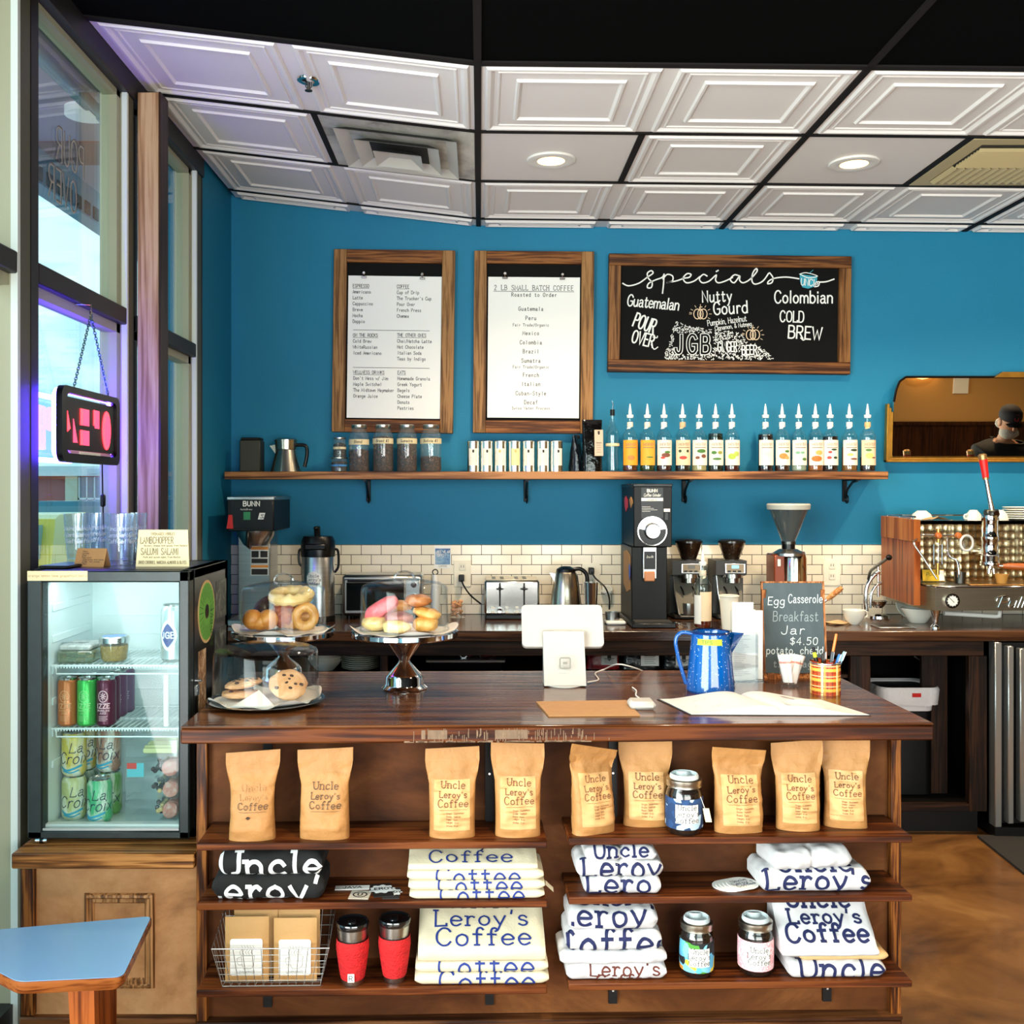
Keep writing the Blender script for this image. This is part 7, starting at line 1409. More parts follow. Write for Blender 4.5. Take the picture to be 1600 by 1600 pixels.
# ---- espresso grinder with glass hopper
d = 4.88; s_ = S(1, d); t = thing('espresso_grinder', 'chrome espresso grinder with a tall empty glass cone hopper', 'coffee grinder', at(1232, d)); z = lambda py: zy(py, d)-BT
m = MB(); m.lathe([(0, 0), (25*s_, 0), (25*s_, .02), (19*s_, .03), (19*s_, z(872)), (16*s_, z(862)), (0, z(860))], mk('chrome_barrel', (214, 206, 196), .1, 1), 40, T(9*s_, 0, 0)); m.build('motor_barrel', t)
MB().box(-26*s_, -9*s_, -.04, .1, 0, z(866), mk('copper_brown', (120, 52, 24), .3, .3), .006).build('doser_case', t); m = MB(); m.box(-21*s_, -16*s_, -.042, -.04, z(884), z(873), offw, .001); m.build('switch', t)
m = MB(); m.lathe([(24*s_, z(868)), (24*s_, z(864)), (14*s_, z(858)), (0, z(857))], steel, 36); m.build('collar', t); m = MB(); m.cyl(10*s_, z(858), z(846), blackp, 28); m.cyl(11*s_, z(850), z(846), dsteel, 28); m.build('neck', t)
hopper_g = glass('hopper_glass', (196, 206, 206), .7, .03, .08, (120, 130, 130), .3); m = MB(); m.lathe([(9.5*s_, z(847)), (31*s_, z(795)), (32.5*s_, z(789)), (31.5*s_, z(789)), (30*s_, z(795)), (9*s_, z(845))], hopper_g, 40); m.build('hopper', t)
m = MB(); m.lathe([(32.5*s_, z(796)), (33.5*s_, z(789)), (32*s_, z(787)), (0, z(786.5))], mk('frosted_lid', (176, 176, 166), .4), 40); m.build('hopper_lid', t)
# ---- portafilter with wooden handle
hw_ = wood('handle_wood', (150, 84, 36), (200, 130, 72), (226, 166, 108), 'x', .35, 3); d = 4.72; p0, p1 = P(1292, 937, d), P(1316, 918, d-.02); t = thing('tamper', 'pale wooden handled portafilter lying behind the easel chalkboard', 'portafilter', (0, 0, 0)); b_ = at(1283, d, BT)
MB().tube([p0, p0.lerp(p1, .2), p0.lerp(p1, .8), p1], [.008, .012, .013, .009], hw_, 14).build('handle', t); m = MB(); m.tube([p0, p0+(p0-p1)*.35], .006, chrome, 10); m.lathe([(0, 0), (.03, 0), (.034, .028), (0, .03)], chrome, 28, T(b_.x-.012, b_.y+.02, BT)); m.tube([(b_.x-.01, b_.y+.02, BT+.026), p0+(p0-p1)*.35], .006, chrome, 8); m.build('basket', t); t.name = 'portafilter'
# ---- crockery and napkins
def cup(px, d, r, h, label, z=BT, up=True, hdl=0, grp='white cups at the espresso machine', sa=None):
    t = thing('coffee_cup', label, 'cup', at(px, d, z), 0, grp); pr = [(0, .001), (r*.42, 0), (r*.46, h*.06), (r*.78, h*.35), (r*.96, h*.8), (r, h), (r*.95, h), (r*.9, h*.8), (r*.7, h*.36), (r*.3, h*.12), (0, h*.1)]
    if not up: pr = [(q, h-zz) for q, zz in pr][::-1]
    MB().lathe(pr, porc, 32).build('bowl', t)
    if hdl is not None: a = radians(hdl); zz = (lambda q: q if up else h-q); MB().tube(smooth_pts([(r*k*cos(a), r*k*sin(a), zz(h*v)) for k, v in ((.9, .8), (1.35, .82), (1.4, .5), (.85, .38))], 5), .0042, porc, 8).build('handle', t)
cup(1334.5, 4.80, S(17.5, 4.80), zy(953, 4.80)-BT, 'white coffee cup standing beside the manual juicer', hdl=20)
d = 4.87; t = thing('serving_bowl', 'white low bowl under the corner of the espresso machine', 'bowl', at(1434, d)); r = S(25, d); h = zy(950, d)-BT; MB().lathe([(0, .001), (r*.5, 0), (r*.55, .004), (r*.88, h*.7), (r, h-.004), (r*1.02, h), (r*.94, h), (r*.82, h*.7), (r*.5, .01), (0, .008)], porc, 40).build('bowl', t)
d = 5.10; t = thing('saucer', 'pale saucer leaning behind the low bowl', 'saucer', M=T(*at(1422, d, BT+.052)) @ RX(62)); MB().lathe([(0, 0), (.04, 0), (.075, .012), (.073, .015), (.04, .004), (0, .004)], porc, 36).build('plate', t)
for px, py, w, dd, lb, rz in ((1308, 975, .10, .09, 'kraft napkin lying beside the easel chalkboard', 14), (1370, 965, .085, .07, 'kraft napkin lying behind the white coffee cup', -12)):
    q = G(px, py, BT); m = MB()
    for k in range(3): m.grid(lambda u, v, k=k: ((u-.5)*w, (v-.5)*dd, .001+.003*k+.004*(u*v)+.0015*sin(7*u+k)), 10, 8, mk('napkin', (212, 176, 130), .85), RZ(k*4))
    tag(m.build('napkin', None, (q.x, q.y, BT+.0005), rz), lb, 'napkin', 'kraft napkins on the worktop')
d = 4.70; t = thing('drip_tray', 'shallow steel tray let into the worktop near the bowl', 'tray', at(1396, d)); w = S(29, d); m = MB(); m.box(-w, w, -.05, .06, 0, .006, steel, .002); m.box(-w*.8, w*.8, -.035, .045, .004, .0066, dsteel); m.build('tray', t)
# ---- lever juicer
d = 5.04; t = thing('lever_juicer', 'chrome lever citrus juicer with a black ball handle beside the wooden panel', 'juicer', (0, 0, 0)); pp = lambda a, b, dd=0: P(a, b, d+dd)
m = MB(); c0 = at(1372, d); m.lathe([(0, 0), (.055, 0), (.053, .012), (.03, .022), (0, .022)], chrome, 36, T(*c0)); m.build('base', t); MB().tube(smooth_pts([pp(1354, 955), pp(1352, 935), pp(1355, 915), pp(1364, 900), pp(1374, 893)], 5), .011, chrome, 12).build('frame', t)
m = MB(); m.tube(smooth_pts([pp(1360, 950, -.02), pp(1361, 930, -.02), pp(1368, 916, -.02), pp(1378, 910, -.02)], 5), .007, chrome, 10); m.tube([pp(1372, 882), pp(1372, 932)], .007, chrome, 12); m.build('ram', t); m = MB(); m.tube(smooth_pts([pp(1357, 905), pp(1360, 893, -.06), pp(1368, 886, -.16), pp(1387, 872, -.38)], 5), .007, dsteel, 10); m.build('lever', t)
q = pp(1389, 871, -.39); m = MB(); m.lathe([(0, -.015), (.010, -.010), (.0145, 0), (.010, .010), (0, .015)], blackp, 20, T(*q)); m.build('ball_handle', t); m = MB(); m.lathe([(.02, 0), (.045, .03), (.046, .034), (.0, .034)], chrome, 32, T(c0.x+.0, c0.y, BT+.05)); m.build('cone', t)
# ---- espresso machine
d = 4.62; s_ = S(1, d); X0 = (1461-CX)*s_; X1 = 3.12; zA, zB = zy(954, d), zy(918, d); t = thing('espresso_machine', 'lever espresso machine with wooden side and patterned steel back panel', 'espresso machine', (0, 0, 0))
nick = mk('brushed_nickel', (150, 142, 124), .3, 1, var=.08, vs=4, stretch=(1, 1, 30)); walnut = wood('walnut_panel', (98, 44, 14), (142, 68, 26), (166, 90, 42), 'z', .35, .45, 7); walnut2 = wood('walnut_top', (140, 74, 28), (176, 100, 44), (190, 120, 60), 'z', .35, .4, 4)
m = MB(); m.prism([(X0, d), (X1, d), (X1, 5.1), (2.0, 5.1), (2.0, 4.70)], zA, zB, nick); m.build('base_body', t); MB().box(X0, X1, d-.004, d+.03, zB-.003, zB+.006, chrome, .002).build('base_trim', t)
def eng():
    m, n, b = base_mat('engine_turned_steel'); L = n.links.new; N = n.nodes.new; tcx = N('ShaderNodeTexCoord'); v = N('ShaderNodeTexVoronoi'); v.inputs['Scale'].default_value = 28; v.inputs['Randomness'].default_value = .12; L(tcx.outputs['Object'], v.inputs['Vector']); r = N('ShaderNodeValToRGB'); e = r.color_ramp.elements; e[0].color = lin((250, 240, 214)); e[1].position = .8; e[1].color = lin((120, 100, 66)); k = e.new(.45); k.color = lin((222, 204, 164))
    L(v.outputs['Distance'], r.inputs['Fac']); L(r.outputs['Color'], b.inputs['Base Color']); b.inputs['Metallic'].default_value = 1; b.inputs['Roughness'].default_value = .25
    bp = N('ShaderNodeBump'); bp.inputs['Strength'].default_value = .9; bp.inputs['Distance'].default_value = .01; L(v.outputs['Distance'], bp.inputs['Height']); L(bp.outputs['Normal'], b.inputs['Normal']); return m
dB = 4.88; MB().box(2.0, X1, dB, dB+.02, zB, zy(814, dB), eng()).build('patterned_panel', t); MB().box(2.0, X1, dB, 5.08, zy(816, dB)-.01, zy(814, dB), nick).build('cup_tray', t)
m = MB(); m.box(2.01, X1, 4.66, dB, zB, zB+.008, dsteel, .002); m.box(2.2, X1, 4.64, dB, zB+.006, zB+.012, mk('bronze_tray', (150, 110, 60), .3, .9), .002); m.build('drip_grate', t)
sp_ = [(4.70, zy(812, 4.70)), (4.70, zy(946, 4.70)), (5.085, zy(930, 5.085)), (5.085, zy(806, 5.085))]; mid = lambda a, b, q: (a[0]+(b[0]-a[0])*q, a[1]+(b[1]-a[1])*q)
m = MB(); m.prism([mid(sp_[0], sp_[1], .26), sp_[1], sp_[2], mid(sp_[3], sp_[2], .26)], 1.972, 2.0, walnut, YZ); m.build('side_panel', t); m = MB(); m.prism([sp_[0], mid(sp_[0], sp_[1], .258), mid(sp_[3], sp_[2], .258), sp_[3]], 1.97, 2.0, walnut2, YZ); m.build('side_panel', t)
m = MB(); m.tube([(1.985, 4.72, zy(812, 4.7)+.012), (1.985, 5.06, zy(812, 4.7)+.012), (X1, 5.06, zy(812, 4.7)+.012)], .004, chrome, 8); [m.tube([(1.985, y, zy(812, 4.7)-.01), (1.985, y, zy(812, 4.7)+.012)], .004, chrome, 8) for y in (4.74, 4.9, 5.04)]; m.build('cup_rail', t)
def group(px, xr=None):
    dg = 4.735; X = (px-CX)*dg/F; z = lambda py: zy(py, dg); k = S(1, dg); q = lambda a, b, dd=0: Vector((X+(a-1547)*k, dg+dd, z(b)))
    m = MB(); m.lathe([(0, z(877)), (13*k, z(877)), (13.5*k, z(868)), (12*k, z(866)), (12*k, z(845)), (13*k, z(843)), (13*k, z(838)), (12*k, z(836)), (12*k, z(815)), (13*k, z(812)), (12*k, z(805)), (0, z(803))], chrome, 36, T(X, dg, 0)); m.build('group_cylinder', t)
    m = MB(); m.tube([(X, dg, z(862)), (X, dB, z(862))], 8*k, chrome, 16); m.tube([q(1547, 880), q(1547, 890)], 5*k, chrome, 12); m.tube([q(1544, 888, -.01), q(1543, 896, -.012)], 3*k, chrome, 10); m.tube([q(1550, 888, -.01), q(1551, 896, -.012)], 3*k, chrome, 10); m.lathe([(14*k, z(884)), (15*k, z(880)), (14*k, z(877)), (0, z(877))], chrome, 32, T(X, dg, 0)); m.build('spout', t)
    m = MB(); m.tube([q(1551, 806), q(1549, 792), q(1544, 768), q(1540, 746)], [6*k, 4*k, 3.4*k, 3.4*k], chrome, 12); m.box(X-8*k, X+12*k, dg-.02, dg+.02, z(806), z(796), dsteel, .006); m.cyl(5*k, -.03, .03, chrome, 14, T(X+5*k, dg, z(803)) @ RX(90)); m.build('lever', t)
    m = MB(); m.tube([q(1540, 747), q(1539.6, 742), q(1538.5, 735), q(1536, 718)], [4.6*k, 5*k, 5.2*k, 6.4*k], redp, 16); m.build('lever_grip', t); m = MB(); m.tube([q(1536, 718.5), q(1535, 711), q(1534.8, 709)], [6.2*k, 6.4*k, 4*k], mk('brass_cap', (180, 140, 90), .35, .8), 16); m.build('grip_cap', t); m = MB(); m.tube([q(1540.4, 749), q(1540, 746)], 5*k, MATS['brass_cap'], 14); m.build('grip_collar', t)
    m = MB(); m.tube([q(1556, 884, -.01), q(1566, 884, -.03)], 2.6*k, chrome, 10); m.build('portafilter_neck', t); MB().tube([q(1563, 884, -.025), q(1570, 884, -.035), q(1588, 884, -.07), q(1596, 885, -.08), q(1597.5, 885, -.082)], [3.4*k, 5*k, 5.6*k, 4.6*k, 1.5*k], mk('portafilter_wood', (156, 78, 26), .3), 16).build('portafilter_handle', t)
    m = MB(); m.tube([q(1525+10*cos(a), 850+12*sin(a), .09) for a in [i*pi/12 for i in range(24)]], 1.9*k, whitep, 10, True); m.cyl(9*k, 0, .01, clear, 24, T(X-22*k, dg+.1, z(850)) @ RX(90)); m.build('pressure_ring', t)
group(1547); group(1664)
q = lambda a, b, dd: P(a, b, dd); wk = mk('knob_wood', (176, 96, 40), .35); brs = mk('brass_fitting', (196, 150, 80), .3, .9)
for a in (1466, 1497): m = MB(); m.lathe([(0, -.014), (.012, -.012), (.016, 0), (.012, .012), (0, .014)], wk, 20, T(*q(a, 837, 4.72)) @ RX(90)); m.build('steam_knob', t)
m = MB(); m.tube([q(1440, 836, 4.74), q(1470, 837, 4.74), q(1497, 837, 4.74)], .006, chrome, 10); m.tube([q(1466, 826, 4.8), q(1466, 848, 4.8)], .009, brs, 12); m.tube([q(1466, 848, 4.74), q(1466, 880, 4.74)], .008, clear, 12); m.tube([q(1465, 880, 4.74), q(1465, 898, 4.74)], .008, brs, 12); m.tube([q(1472, 850, 4.76), q(1472, 882, 4.76)], .0025, chrome, 8); m.tube([q(1459, 850, 4.76), q(1459, 882, 4.76)], .0025, chrome, 8); m.build('sight_glass', t)
MB().tube(smooth_pts([q(1440, 836, 4.74), q(1432, 842, 4.70), q(1428, 849, 4.66), q(1440, 868, 4.64), q(1464, 905, 4.62)], 5), .0042, steel, 10).build('steam_wand', t)
MB().tube(smooth_pts([q(1480, 838, 4.75), q(1480, 858, 4.72), q(1484, 870, 4.70), q(1495, 876, 4.68), q(1498, 890, 4.67), q(1498, 902, 4.67)], 5), .006, chrome, 10).build('water_tap', t)
m = MB(); Mg = T(*P(1486, 938.5, d)) @ RX(90); m.cyl(11.5*s_, 0, .014, chrome, 36, Mg); m.cyl(10*s_, .014, .0155, blackp, 36, Mg); m.cyl(7.6*s_, .0155, .0165, offw, 32, Mg); m.add([(-.016, .014, .0175), (-.014, .016, .0175), (.008, -.006, .0175), (.006, -.008, .0175)], [(0, 1, 2, 3)], ink, Mg)
for k in range(12): a = k*pi/6; m.add([((8.4*s_)*cos(a)-.0015, 8.4*s_*sin(a)-.0015, .0162), (8.4*s_*cos(a)+.0015, 8.4*s_*sin(a)-.0015, .0162), (8.4*s_*cos(a)+.0015, 8.4*s_*sin(a)+.0015, .0162), (8.4*s_*cos(a)-.0015, 8.4*s_*sin(a)+.0015, .0162)], [(0, 1, 2, 3)], offw, Mg)
m.build('pressure_gauge', t)
m = MB(); p = P(1578, 949, d); st, wd = strokes('Pull', 17*s_, False, .6, 0, .35)
for l in st: m.tube([(p.x+(x-wd/2)*1.15, d-.004, p.z+y) for x, y in l], .0032, chrome, 8)
m.tube([(p.x-22*s_, d-.004, p.z+10*s_), (p.x-20*s_, d-.004, p.z+16*s_), (p.x-8*s_, d-.004, p.z+18*s_)], .0032, chrome, 8); m.build('script_badge', t)
for a in (1463, 1680): m = MB(); x = P(a, 0, 4.65).x; m.lathe([(0, BT), (.020, BT), (.020, BT+.008), (.011, BT+.02), (.014, BT+.05), (.024, zA), (0, zA)], chrome, 24, T(x, 4.66, 0)); m.build('foot', t)
m = MB(); m.tube([P(1475, 958, 4.8), P(1556, 963, 4.8), P(1561, 963, 4.8), P(1562, 955, 4.8)], .0105, offw, 12); m.build('drain_pipe', t)
# things on and around the machine
zc_ = zy(814, dB)+.0005
cup(1440, 4.98, S(17, 4.98), .046, 'white cup upside down at the wooden end of the machine', zc_, False, None)
cup(1521, 4.93, S(13, 4.93), .05, 'white cup upside down in the middle of the machine top', zc_, False, 200); cup(1562, 4.96, S(13, 4.96), .05, 'white cup upside down half behind the lever', zc_, False, 0)
for k in range(6): o = MB(); o.lathe([(0, 0), (.045, 0), (.082, .010), (.08, .013), (.045, .004), (0, .004)], porc, 40); tag(o.build('saucer', None, (P(1597, 0, 4.96).x, 4.97, zc_+.0105*k)), 'white saucer, %s in the stack on the espresso machine' % ('lowest', 'second from bottom', 'third from bottom', 'fourth from bottom', 'fifth from bottom', 'topmost')[k], 'saucer', 'saucers stacked on the espresso machine')
m = MB(); p = P(1460, 811, 4.93); m.grid(lambda u, v: ((u-.5)*.13, (v-.5)*.10, .004+.016*abs(sin(3*u+2*v))*(1-abs(2*u-1))+.006*ns(u*5, v*5)), 16, 12, mk('tan_bar_cloth', (186, 146, 100), .9)); tag(m.build('bar_cloth', None, (p.x, p.y, zc_)), 'crumpled tan bar cloth on the espresso machine', 'cloth')
p = P(1459, 0, 4.80); m = MB(); w = S(34, 4.8)/2; m.box(-w, w, -.001, .001, 0, S(18, 4.8), mk('yellow_card', (238, 190, 40), .5), M=RX(-12)); m.box(w*.5, w, -.0016, -.001, .002, S(17, 4.8), white, M=RX(-12)); m.text('Pull', .016, ink, -w*.3, .024, .0016, lambda x, y: (x, -.0018, y), RX(-12), slant=.3); tag(m.build('yellow_card', None, (p.x, p.y, zB+.0126)), 'yellow printed card propped under the sight glass', 'card')
p = P(1500, 0, 4.70); m = MB(); m.lathe([(0, 0), (.022, 0), (.026, .05), (.024, .05), (.021, .004), (0, .004)], dsteel, 28); tag(m.build('steel_jug', None, (p.x, p.y, zB+.0125)), 'small dark steel cup under the water tap', 'cup')
p = P(1565, 0, 4.69); m = MB(); m.lathe([(0, 0), (.020, 0), (.03, .042), (.027, .042), (.018, .004), (0, .004)], mk('amber_cup', (196, 140, 70), .3), 28); tag(m.build('espresso_cup', None, (p.x, p.y, zB+.0125)), 'small tan tapered cup beneath the portafilter', 'cup')
# ---- under the worktop
ZS = .7105
def plates(px, d, n, r, z, where, gp, dz=.009):
    for k in range(n): m = MB(); m.lathe([(0, 0), (r*.62, 0), (r*.98, dz*1.2), (r, dz*1.4), (r*.95, dz*1.4), (r*.6, .004), (0, .004)], porc, 44); p = at(px, d, z); tag(m.build('plate', None, (p.x, p.y, z+dz*k)), 'cream plate, number %s up in the %s' % (('one', 'two', 'three', 'four', 'five', 'six', 'seven', 'eight', 'nine', 'ten', 'eleven', 'twelve')[k], where), 'plate', gp)
plates(563, 4.78, 9, S(30, 4.78), ZS, 'wider plate stack under the worktop', 'wide plate stack', .0092)
plates(569, 5.0, 12, S(25, 5.0), ZS, 'narrower plate stack behind, under the worktop', 'narrow plate stack', .0108)
for k in range(5): m = MB(); r = S(27, 4.75); m.lathe([(0, 0), (r*.5, 0), (r*.85, .03), (r, .052), (r*.96, .052), (r*.8, .03), (r*.45, .006), (0, .006)], porc, 40); p = at(508, 4.76, ZS); tag(m.build('bowl', None, (p.x, p.y, ZS+.014*k)), 'cream bowl, %s in the nest under the worktop' % ('lowest', 'second', 'middle', 'fourth', 'topmost')[k], 'bowl', 'bowls nested under the worktop')
m = MB(); r = S(20, 4.98); m.lathe([(0, 0), (r*.5, 0), (r*.8, .09), (r, .135), (r*.96, .135), (r*.75, .09), (r*.45, .006), (0, .006)], mk('grey_bowl', (150, 144, 130), .3), 36); p = at(520, 5.0, ZS); tag(m.build('bowl', None, p), 'tall dull grey bowl behind the cream bowls', 'bowl')
p = at(728, 4.82, ZS); t = thing('tray', 'silver tray with a tangle of keys and ribbons under the worktop', 'tray', p); w = S(61, 4.82); MB().box(-w, w, -.12, .12, .04, .055, mk('silver_tray', (200, 200, 204), .25, .9), .004).build('tray', t); MB().box(-w*.9, w*.9, .0-.1, .1, 0, .04, cav).build('box', t)
m = MB(); rr = random.Random(8)
for i in range(9): pts_ = [(rr.uniform(-.02, .13), rr.uniform(-.08, .03), .058+rr.uniform(0, .02)) for _ in range(6)]; m.tube(smooth_pts(pts_, 4), .0026, mk('grey_ribbon', (150, 146, 140), .6) if i % 3 else mk('red_ribbon', (150, 30, 36), .6), 6)
m.tube([(-.01+.022*cos(a), -.07, .095+.04*sin(a)) for a in [i*pi/10 for i in range(20)]], .004, MATS['silver_tray'], 8, True); m.build('keys_and_ribbon', t)
def retail(px0, px1, top, d, label, col, lab, lx, grp='retail coffee bags under the worktop', z=ZS, rz=0, gloss=.25, nm='retail_bag'):
    p = at((px0+px1)/2, d, z); w = S(px1-px0, d)/2; H = zy(top, d)-z; t = thing(nm, label, 'coffee bag', p, rz, grp); mt_ = mk('foil_%d_%d_%d' % col, col, gloss, bump=.5, bs=22)
    def f(u, v): a = 2*pi*u; th = .032*(1-max(0, v-.12)**1.5)*(1 if v < .98 else .6)+.001; ww = w*(1-.06*sin(3.1*v)); ca, sa = cos(a), sin(a); return (ww*abs(ca)**.55*(1 if ca > 0 else -1), th*abs(sa)**.7*(1 if sa > 0 else -1)+.003*ns(ca*3+px0, v*6), H*v)
    m = MB(); m.grid(f, 36, 18, mt_, wu=True); m.add([f(i/36, 1) for i in range(36)], [tuple(range(36))], mt_); m.add([f(i/36, 0) for i in range(36)], [tuple(range(36))], mt_); m.build('pouch', t, sharp=60)
    m = MB(); a0, a1, z0, z1 = lx; m.grid(lambda u, v: (w*(a0+(a1-a0)*u), -.0375+.010*v*(z1)*.8, H*(z0+(z1-z0)*v)), 2, 4, mk('label_%d_%d_%d' % lab, lab, .6)); fl_ = lambda x, y: (x, -.0392+.010*((y/H-z0)/(z1-z0))*z1*.8, y); cx = w*(a0+a1)/2; ww = w*(a1-a0)
    m.add([fl_(cx+a, H*z1-b) for a, b in ((-ww*.12, .006), (ww*.12, .006), (ww*.12, .006+ww*.34), (0, .006+ww*.44), (-ww*.12, .006+ww*.34))], [(0, 1, 2, 3, 4)], ink)
    for k in range(5): m.lines([[(cx-ww*.3, H*(z0+(z1-z0)*(.5-.09*k))), (cx+ww*(.3-.08*(k % 2)), H*(z0+(z1-z0)*(.5-.09*k)))]], .0018 if k else .004, mk('label_grey2', (120, 116, 112), .7), fl_)
    m.build('label', t)
retail(916, 968, 1008, 4.80, 'red foil coffee bag with a white label under the worktop', (150, 16, 24), (214, 208, 204), (-.15, .8, .2, .72)); retail(970, 1032, 1006, 4.80, 'black coffee bag with a tall white label under the worktop', (12, 12, 13), (238, 234, 230), (-.05, .85, .15, .95)); retail(1034, 1090, 1012, 4.80, 'black coffee bag with a low white label beside the blue coffee pot', (12, 12, 13), (226, 222, 214), (-.3, .6, .2, .72))
# ---- waste bin below
d = 4.86; X = P(1410, 0, d).x; zt = zy(1072, d); t = thing('waste_bin', 'black waste bin with a white liner folded over its rim', 'bin', (X, d+.02, .131))
ht_ = zt-.131; MB().prism([(x*.85, y*.85) for x, y in rrect(-.135, .135, -.12, .12, .05)], 0, ht_, blackm).build('bin', t); ww = mk('bin_liner', (226, 220, 220), .5, bump=.6, bs=30); m = MB()
rp_ = rrect(-.145, .145, -.13, .13, .055, 8); n = len(rp_); m.add([(x*.96, y*.96, ht_-.07+.02*ns(i*.9, 1)) for i, (x, y) in enumerate(rp_)]+[(x*1.0, y*1.0, ht_) for x, y in rp_]+[(x*.96, y*.96, ht_+.012) for x, y in rp_]+[(x*.86, y*.86, ht_+.004) for x, y in rp_]+[(x*.8, y*.8, ht_-.1) for x, y in rp_], [(k*n+i, k*n+(i+1) % n, (k+1)*n+(i+1) % n, (k+1)*n+i) for k in range(4) for i in range(n)], ww); m.build('liner', t); m = MB(); m.box(.0, .04, -.133, -.130, ht_-.03, ht_-.012, redp); m.build('red_tie', t)
p = P(1399, 1016, 4.9); t = thing('junction_box', 'white plastic box fixed under the worktop above the bin', 'box', (p.x, 4.9, .80)); MB().box(-.056, .056, -.05, .05, 0, .067, mk('grey_white_box', (190, 188, 176), .5), .005).build('box', t); MB().tube(smooth_pts([(.07, 0, .05), (.15, 0, .03), (.17, 0, -.03), (.13, 0, -.07), (.09, 0, -.05)], 5), .004, mk('dim_cable', (110, 106, 100), .6), 8).build('cable', t)
m = MB(); q = at(1056, 4.72); m.lathe([(0, 0), (.012, .003), (.015, .012), (.012, .02), (0, .022)], chrome, 20); m.tube([(.01, -.004, .016), (.03, -.02, .006), (.05, -.03, .004)], .0025, chrome, 6); tag(m.build('measuring_scoop', None, q), 'small round steel scoop lying beside the tall black grinder', 'scoop')
# ================================================================== WALL SHELF
def sh_at(px, d=5.06): return Vector(((px-CX)*d/F, d, SH+.0003))
d = 5.08; s_ = S(1, d); zz = lambda py, d=5.06: zy(py, d)-SH
m = MB(); w = 16*s_; m.box(-w, w, -.05, .05, 0, zz(688), mk('dark_tin', (58, 56, 44), .4, .3), .004); o = MB(); t = thing('canister', 'square dark canister at the dim window end of the wall shelf', 'canister', sh_at(394, 5.08)); m.build('body', t); MB().box(-w*.92, w*.92, -.046, .046, zz(688), zz(684), blackm, .003).build('lid', t)
t = thing('steel_pot', 'squat steel stovetop coffee pot with a black handle on the shelf', 'coffee pot', sh_at(447)); r = 24*s_; h = zz(690); pol = mk('aluminium_pot', (190, 184, 168), .22, 1)
MB().lathe([(0, 0), (r, 0), (r*.98, .006), (r*.64, h*.72), (r*.70, h*.74), (r*.72, h), (0, h)], pol, 44).build('body', t); MB().lathe([(r*.74, h), (r*.75, h+.008), (r*.6, h+.016), (0, h+.018)], pol, 40).build('lid', t); MB().prism([(-r*1.05, h*.86), (-r*.62, h*.9), (-r*.68, h*.6)], -.01, .01, pol, RX(90)).build('spout', t); MB().tube(smooth_pts([(r*.66, 0, h*.88), (r*1.25, 0, h*.86), (r*1.36, 0, h*.6), (r*1.2, 0, h*.16)], 5), .009, blackp, 10).build('handle', t)
def jar(px0, px1, top, fill, label, labtxt, d=5.06, z=0., bandc=(232, 214, 170), bz=.62, grp='mason jars of coffee beans on the wall shelf', fc=(70, 40, 26), name='bean_jar', smallr=.80):
    p = sh_at((px0+px1)/2, d); p.z += z; r = S(px1-px0, d)/2; H = zy(top, d)-p.z; t = thing(name, label, 'jar', p, 0, grp)
    MB().lathe([(0, .001), (r*.9, 0), (r, H*.04), (r, H*.68), (r*.95, H*.75), (r*smallr*.9, H*.84), (r*smallr*.86, H*.92)], jar_g, 36).build('glass', t)
    hf = H*.70*fill; bm = fabric('beans_%d' % fc[0], [fc, tuple(int(c*.5) for c in fc), tuple(int(c*.75) for c in fc), tuple(min(255, int(c*1.5)) for c in fc), tuple(int(c*.6) for c in fc)], 190); MB().lathe([(0, .004), (r*.86, .004), (r*.955, H*.05), (r*.955, hf), (r*.5, hf+.006), (0, hf+.008)], bm, 32).build('beans', t)
    m = MB(); m.lathe([(r*smallr*.9, H*.885), (r*smallr*.95, H*.90), (r*smallr*.95, H*.955), (r*smallr*.85, H*.965), (0, H*.965)], zinc, 36); m.build('lid', t)
    m = MB(); f = cyl_map(r*1.006); f2 = cyl_map(r*1.02); wl = r*1.45; m.grid(lambda u, v: f(-wl+2*wl*u, H*(bz-.05)+H*.11*v), 16, 1, mk('band_%d_%d_%d' % bandc, bandc, .7)); m.text(labtxt, H*.055, ink, 0, H*(bz-.02), H*.008, f2, sx=.8, slant=.2); m.build('label_band', t)
jar(545, 577, 661, .62, 'large mason jar of beans, first from the window, two thirds full', 'Blend', bz=.6); jar(582.5, 615, 661, 1.0, 'large mason jar filled to the shoulder with beans, second in line', 'Brasil #2'); jar(620, 652, 661, .97, 'large mason jar of beans with a light stripe, third in line', 'Sumatra'); jar(656.5, 690, 661, .42, 'large mason jar less than half full of beans, last in line', 'Bolivia #3')
jar(517, 543, 714, .9, 'small squat jar with a blue label at the bottom of two', 'Chai', bandc=(60, 140, 200), bz=.42, grp='small jars stacked on the wall shelf', fc=(36, 26, 24), name='small_jar', smallr=1.05)
jar(520.5, 541, 682.5, .9, 'small dark jar with a cream label standing on another jar', 'Chai', z=zy(714, 5.06)-SH-.0035, bz=.45, grp='small jars stacked on the wall shelf', fc=(46, 26, 22), name='small_jar', smallr=1.0)
tinm = mk('bright_tin', (226, 222, 210), .22, 1); tlab = mk('tin_label', (236, 228, 212), .6); tly = mk('tin_label_yellow', (240, 222, 160), .6)
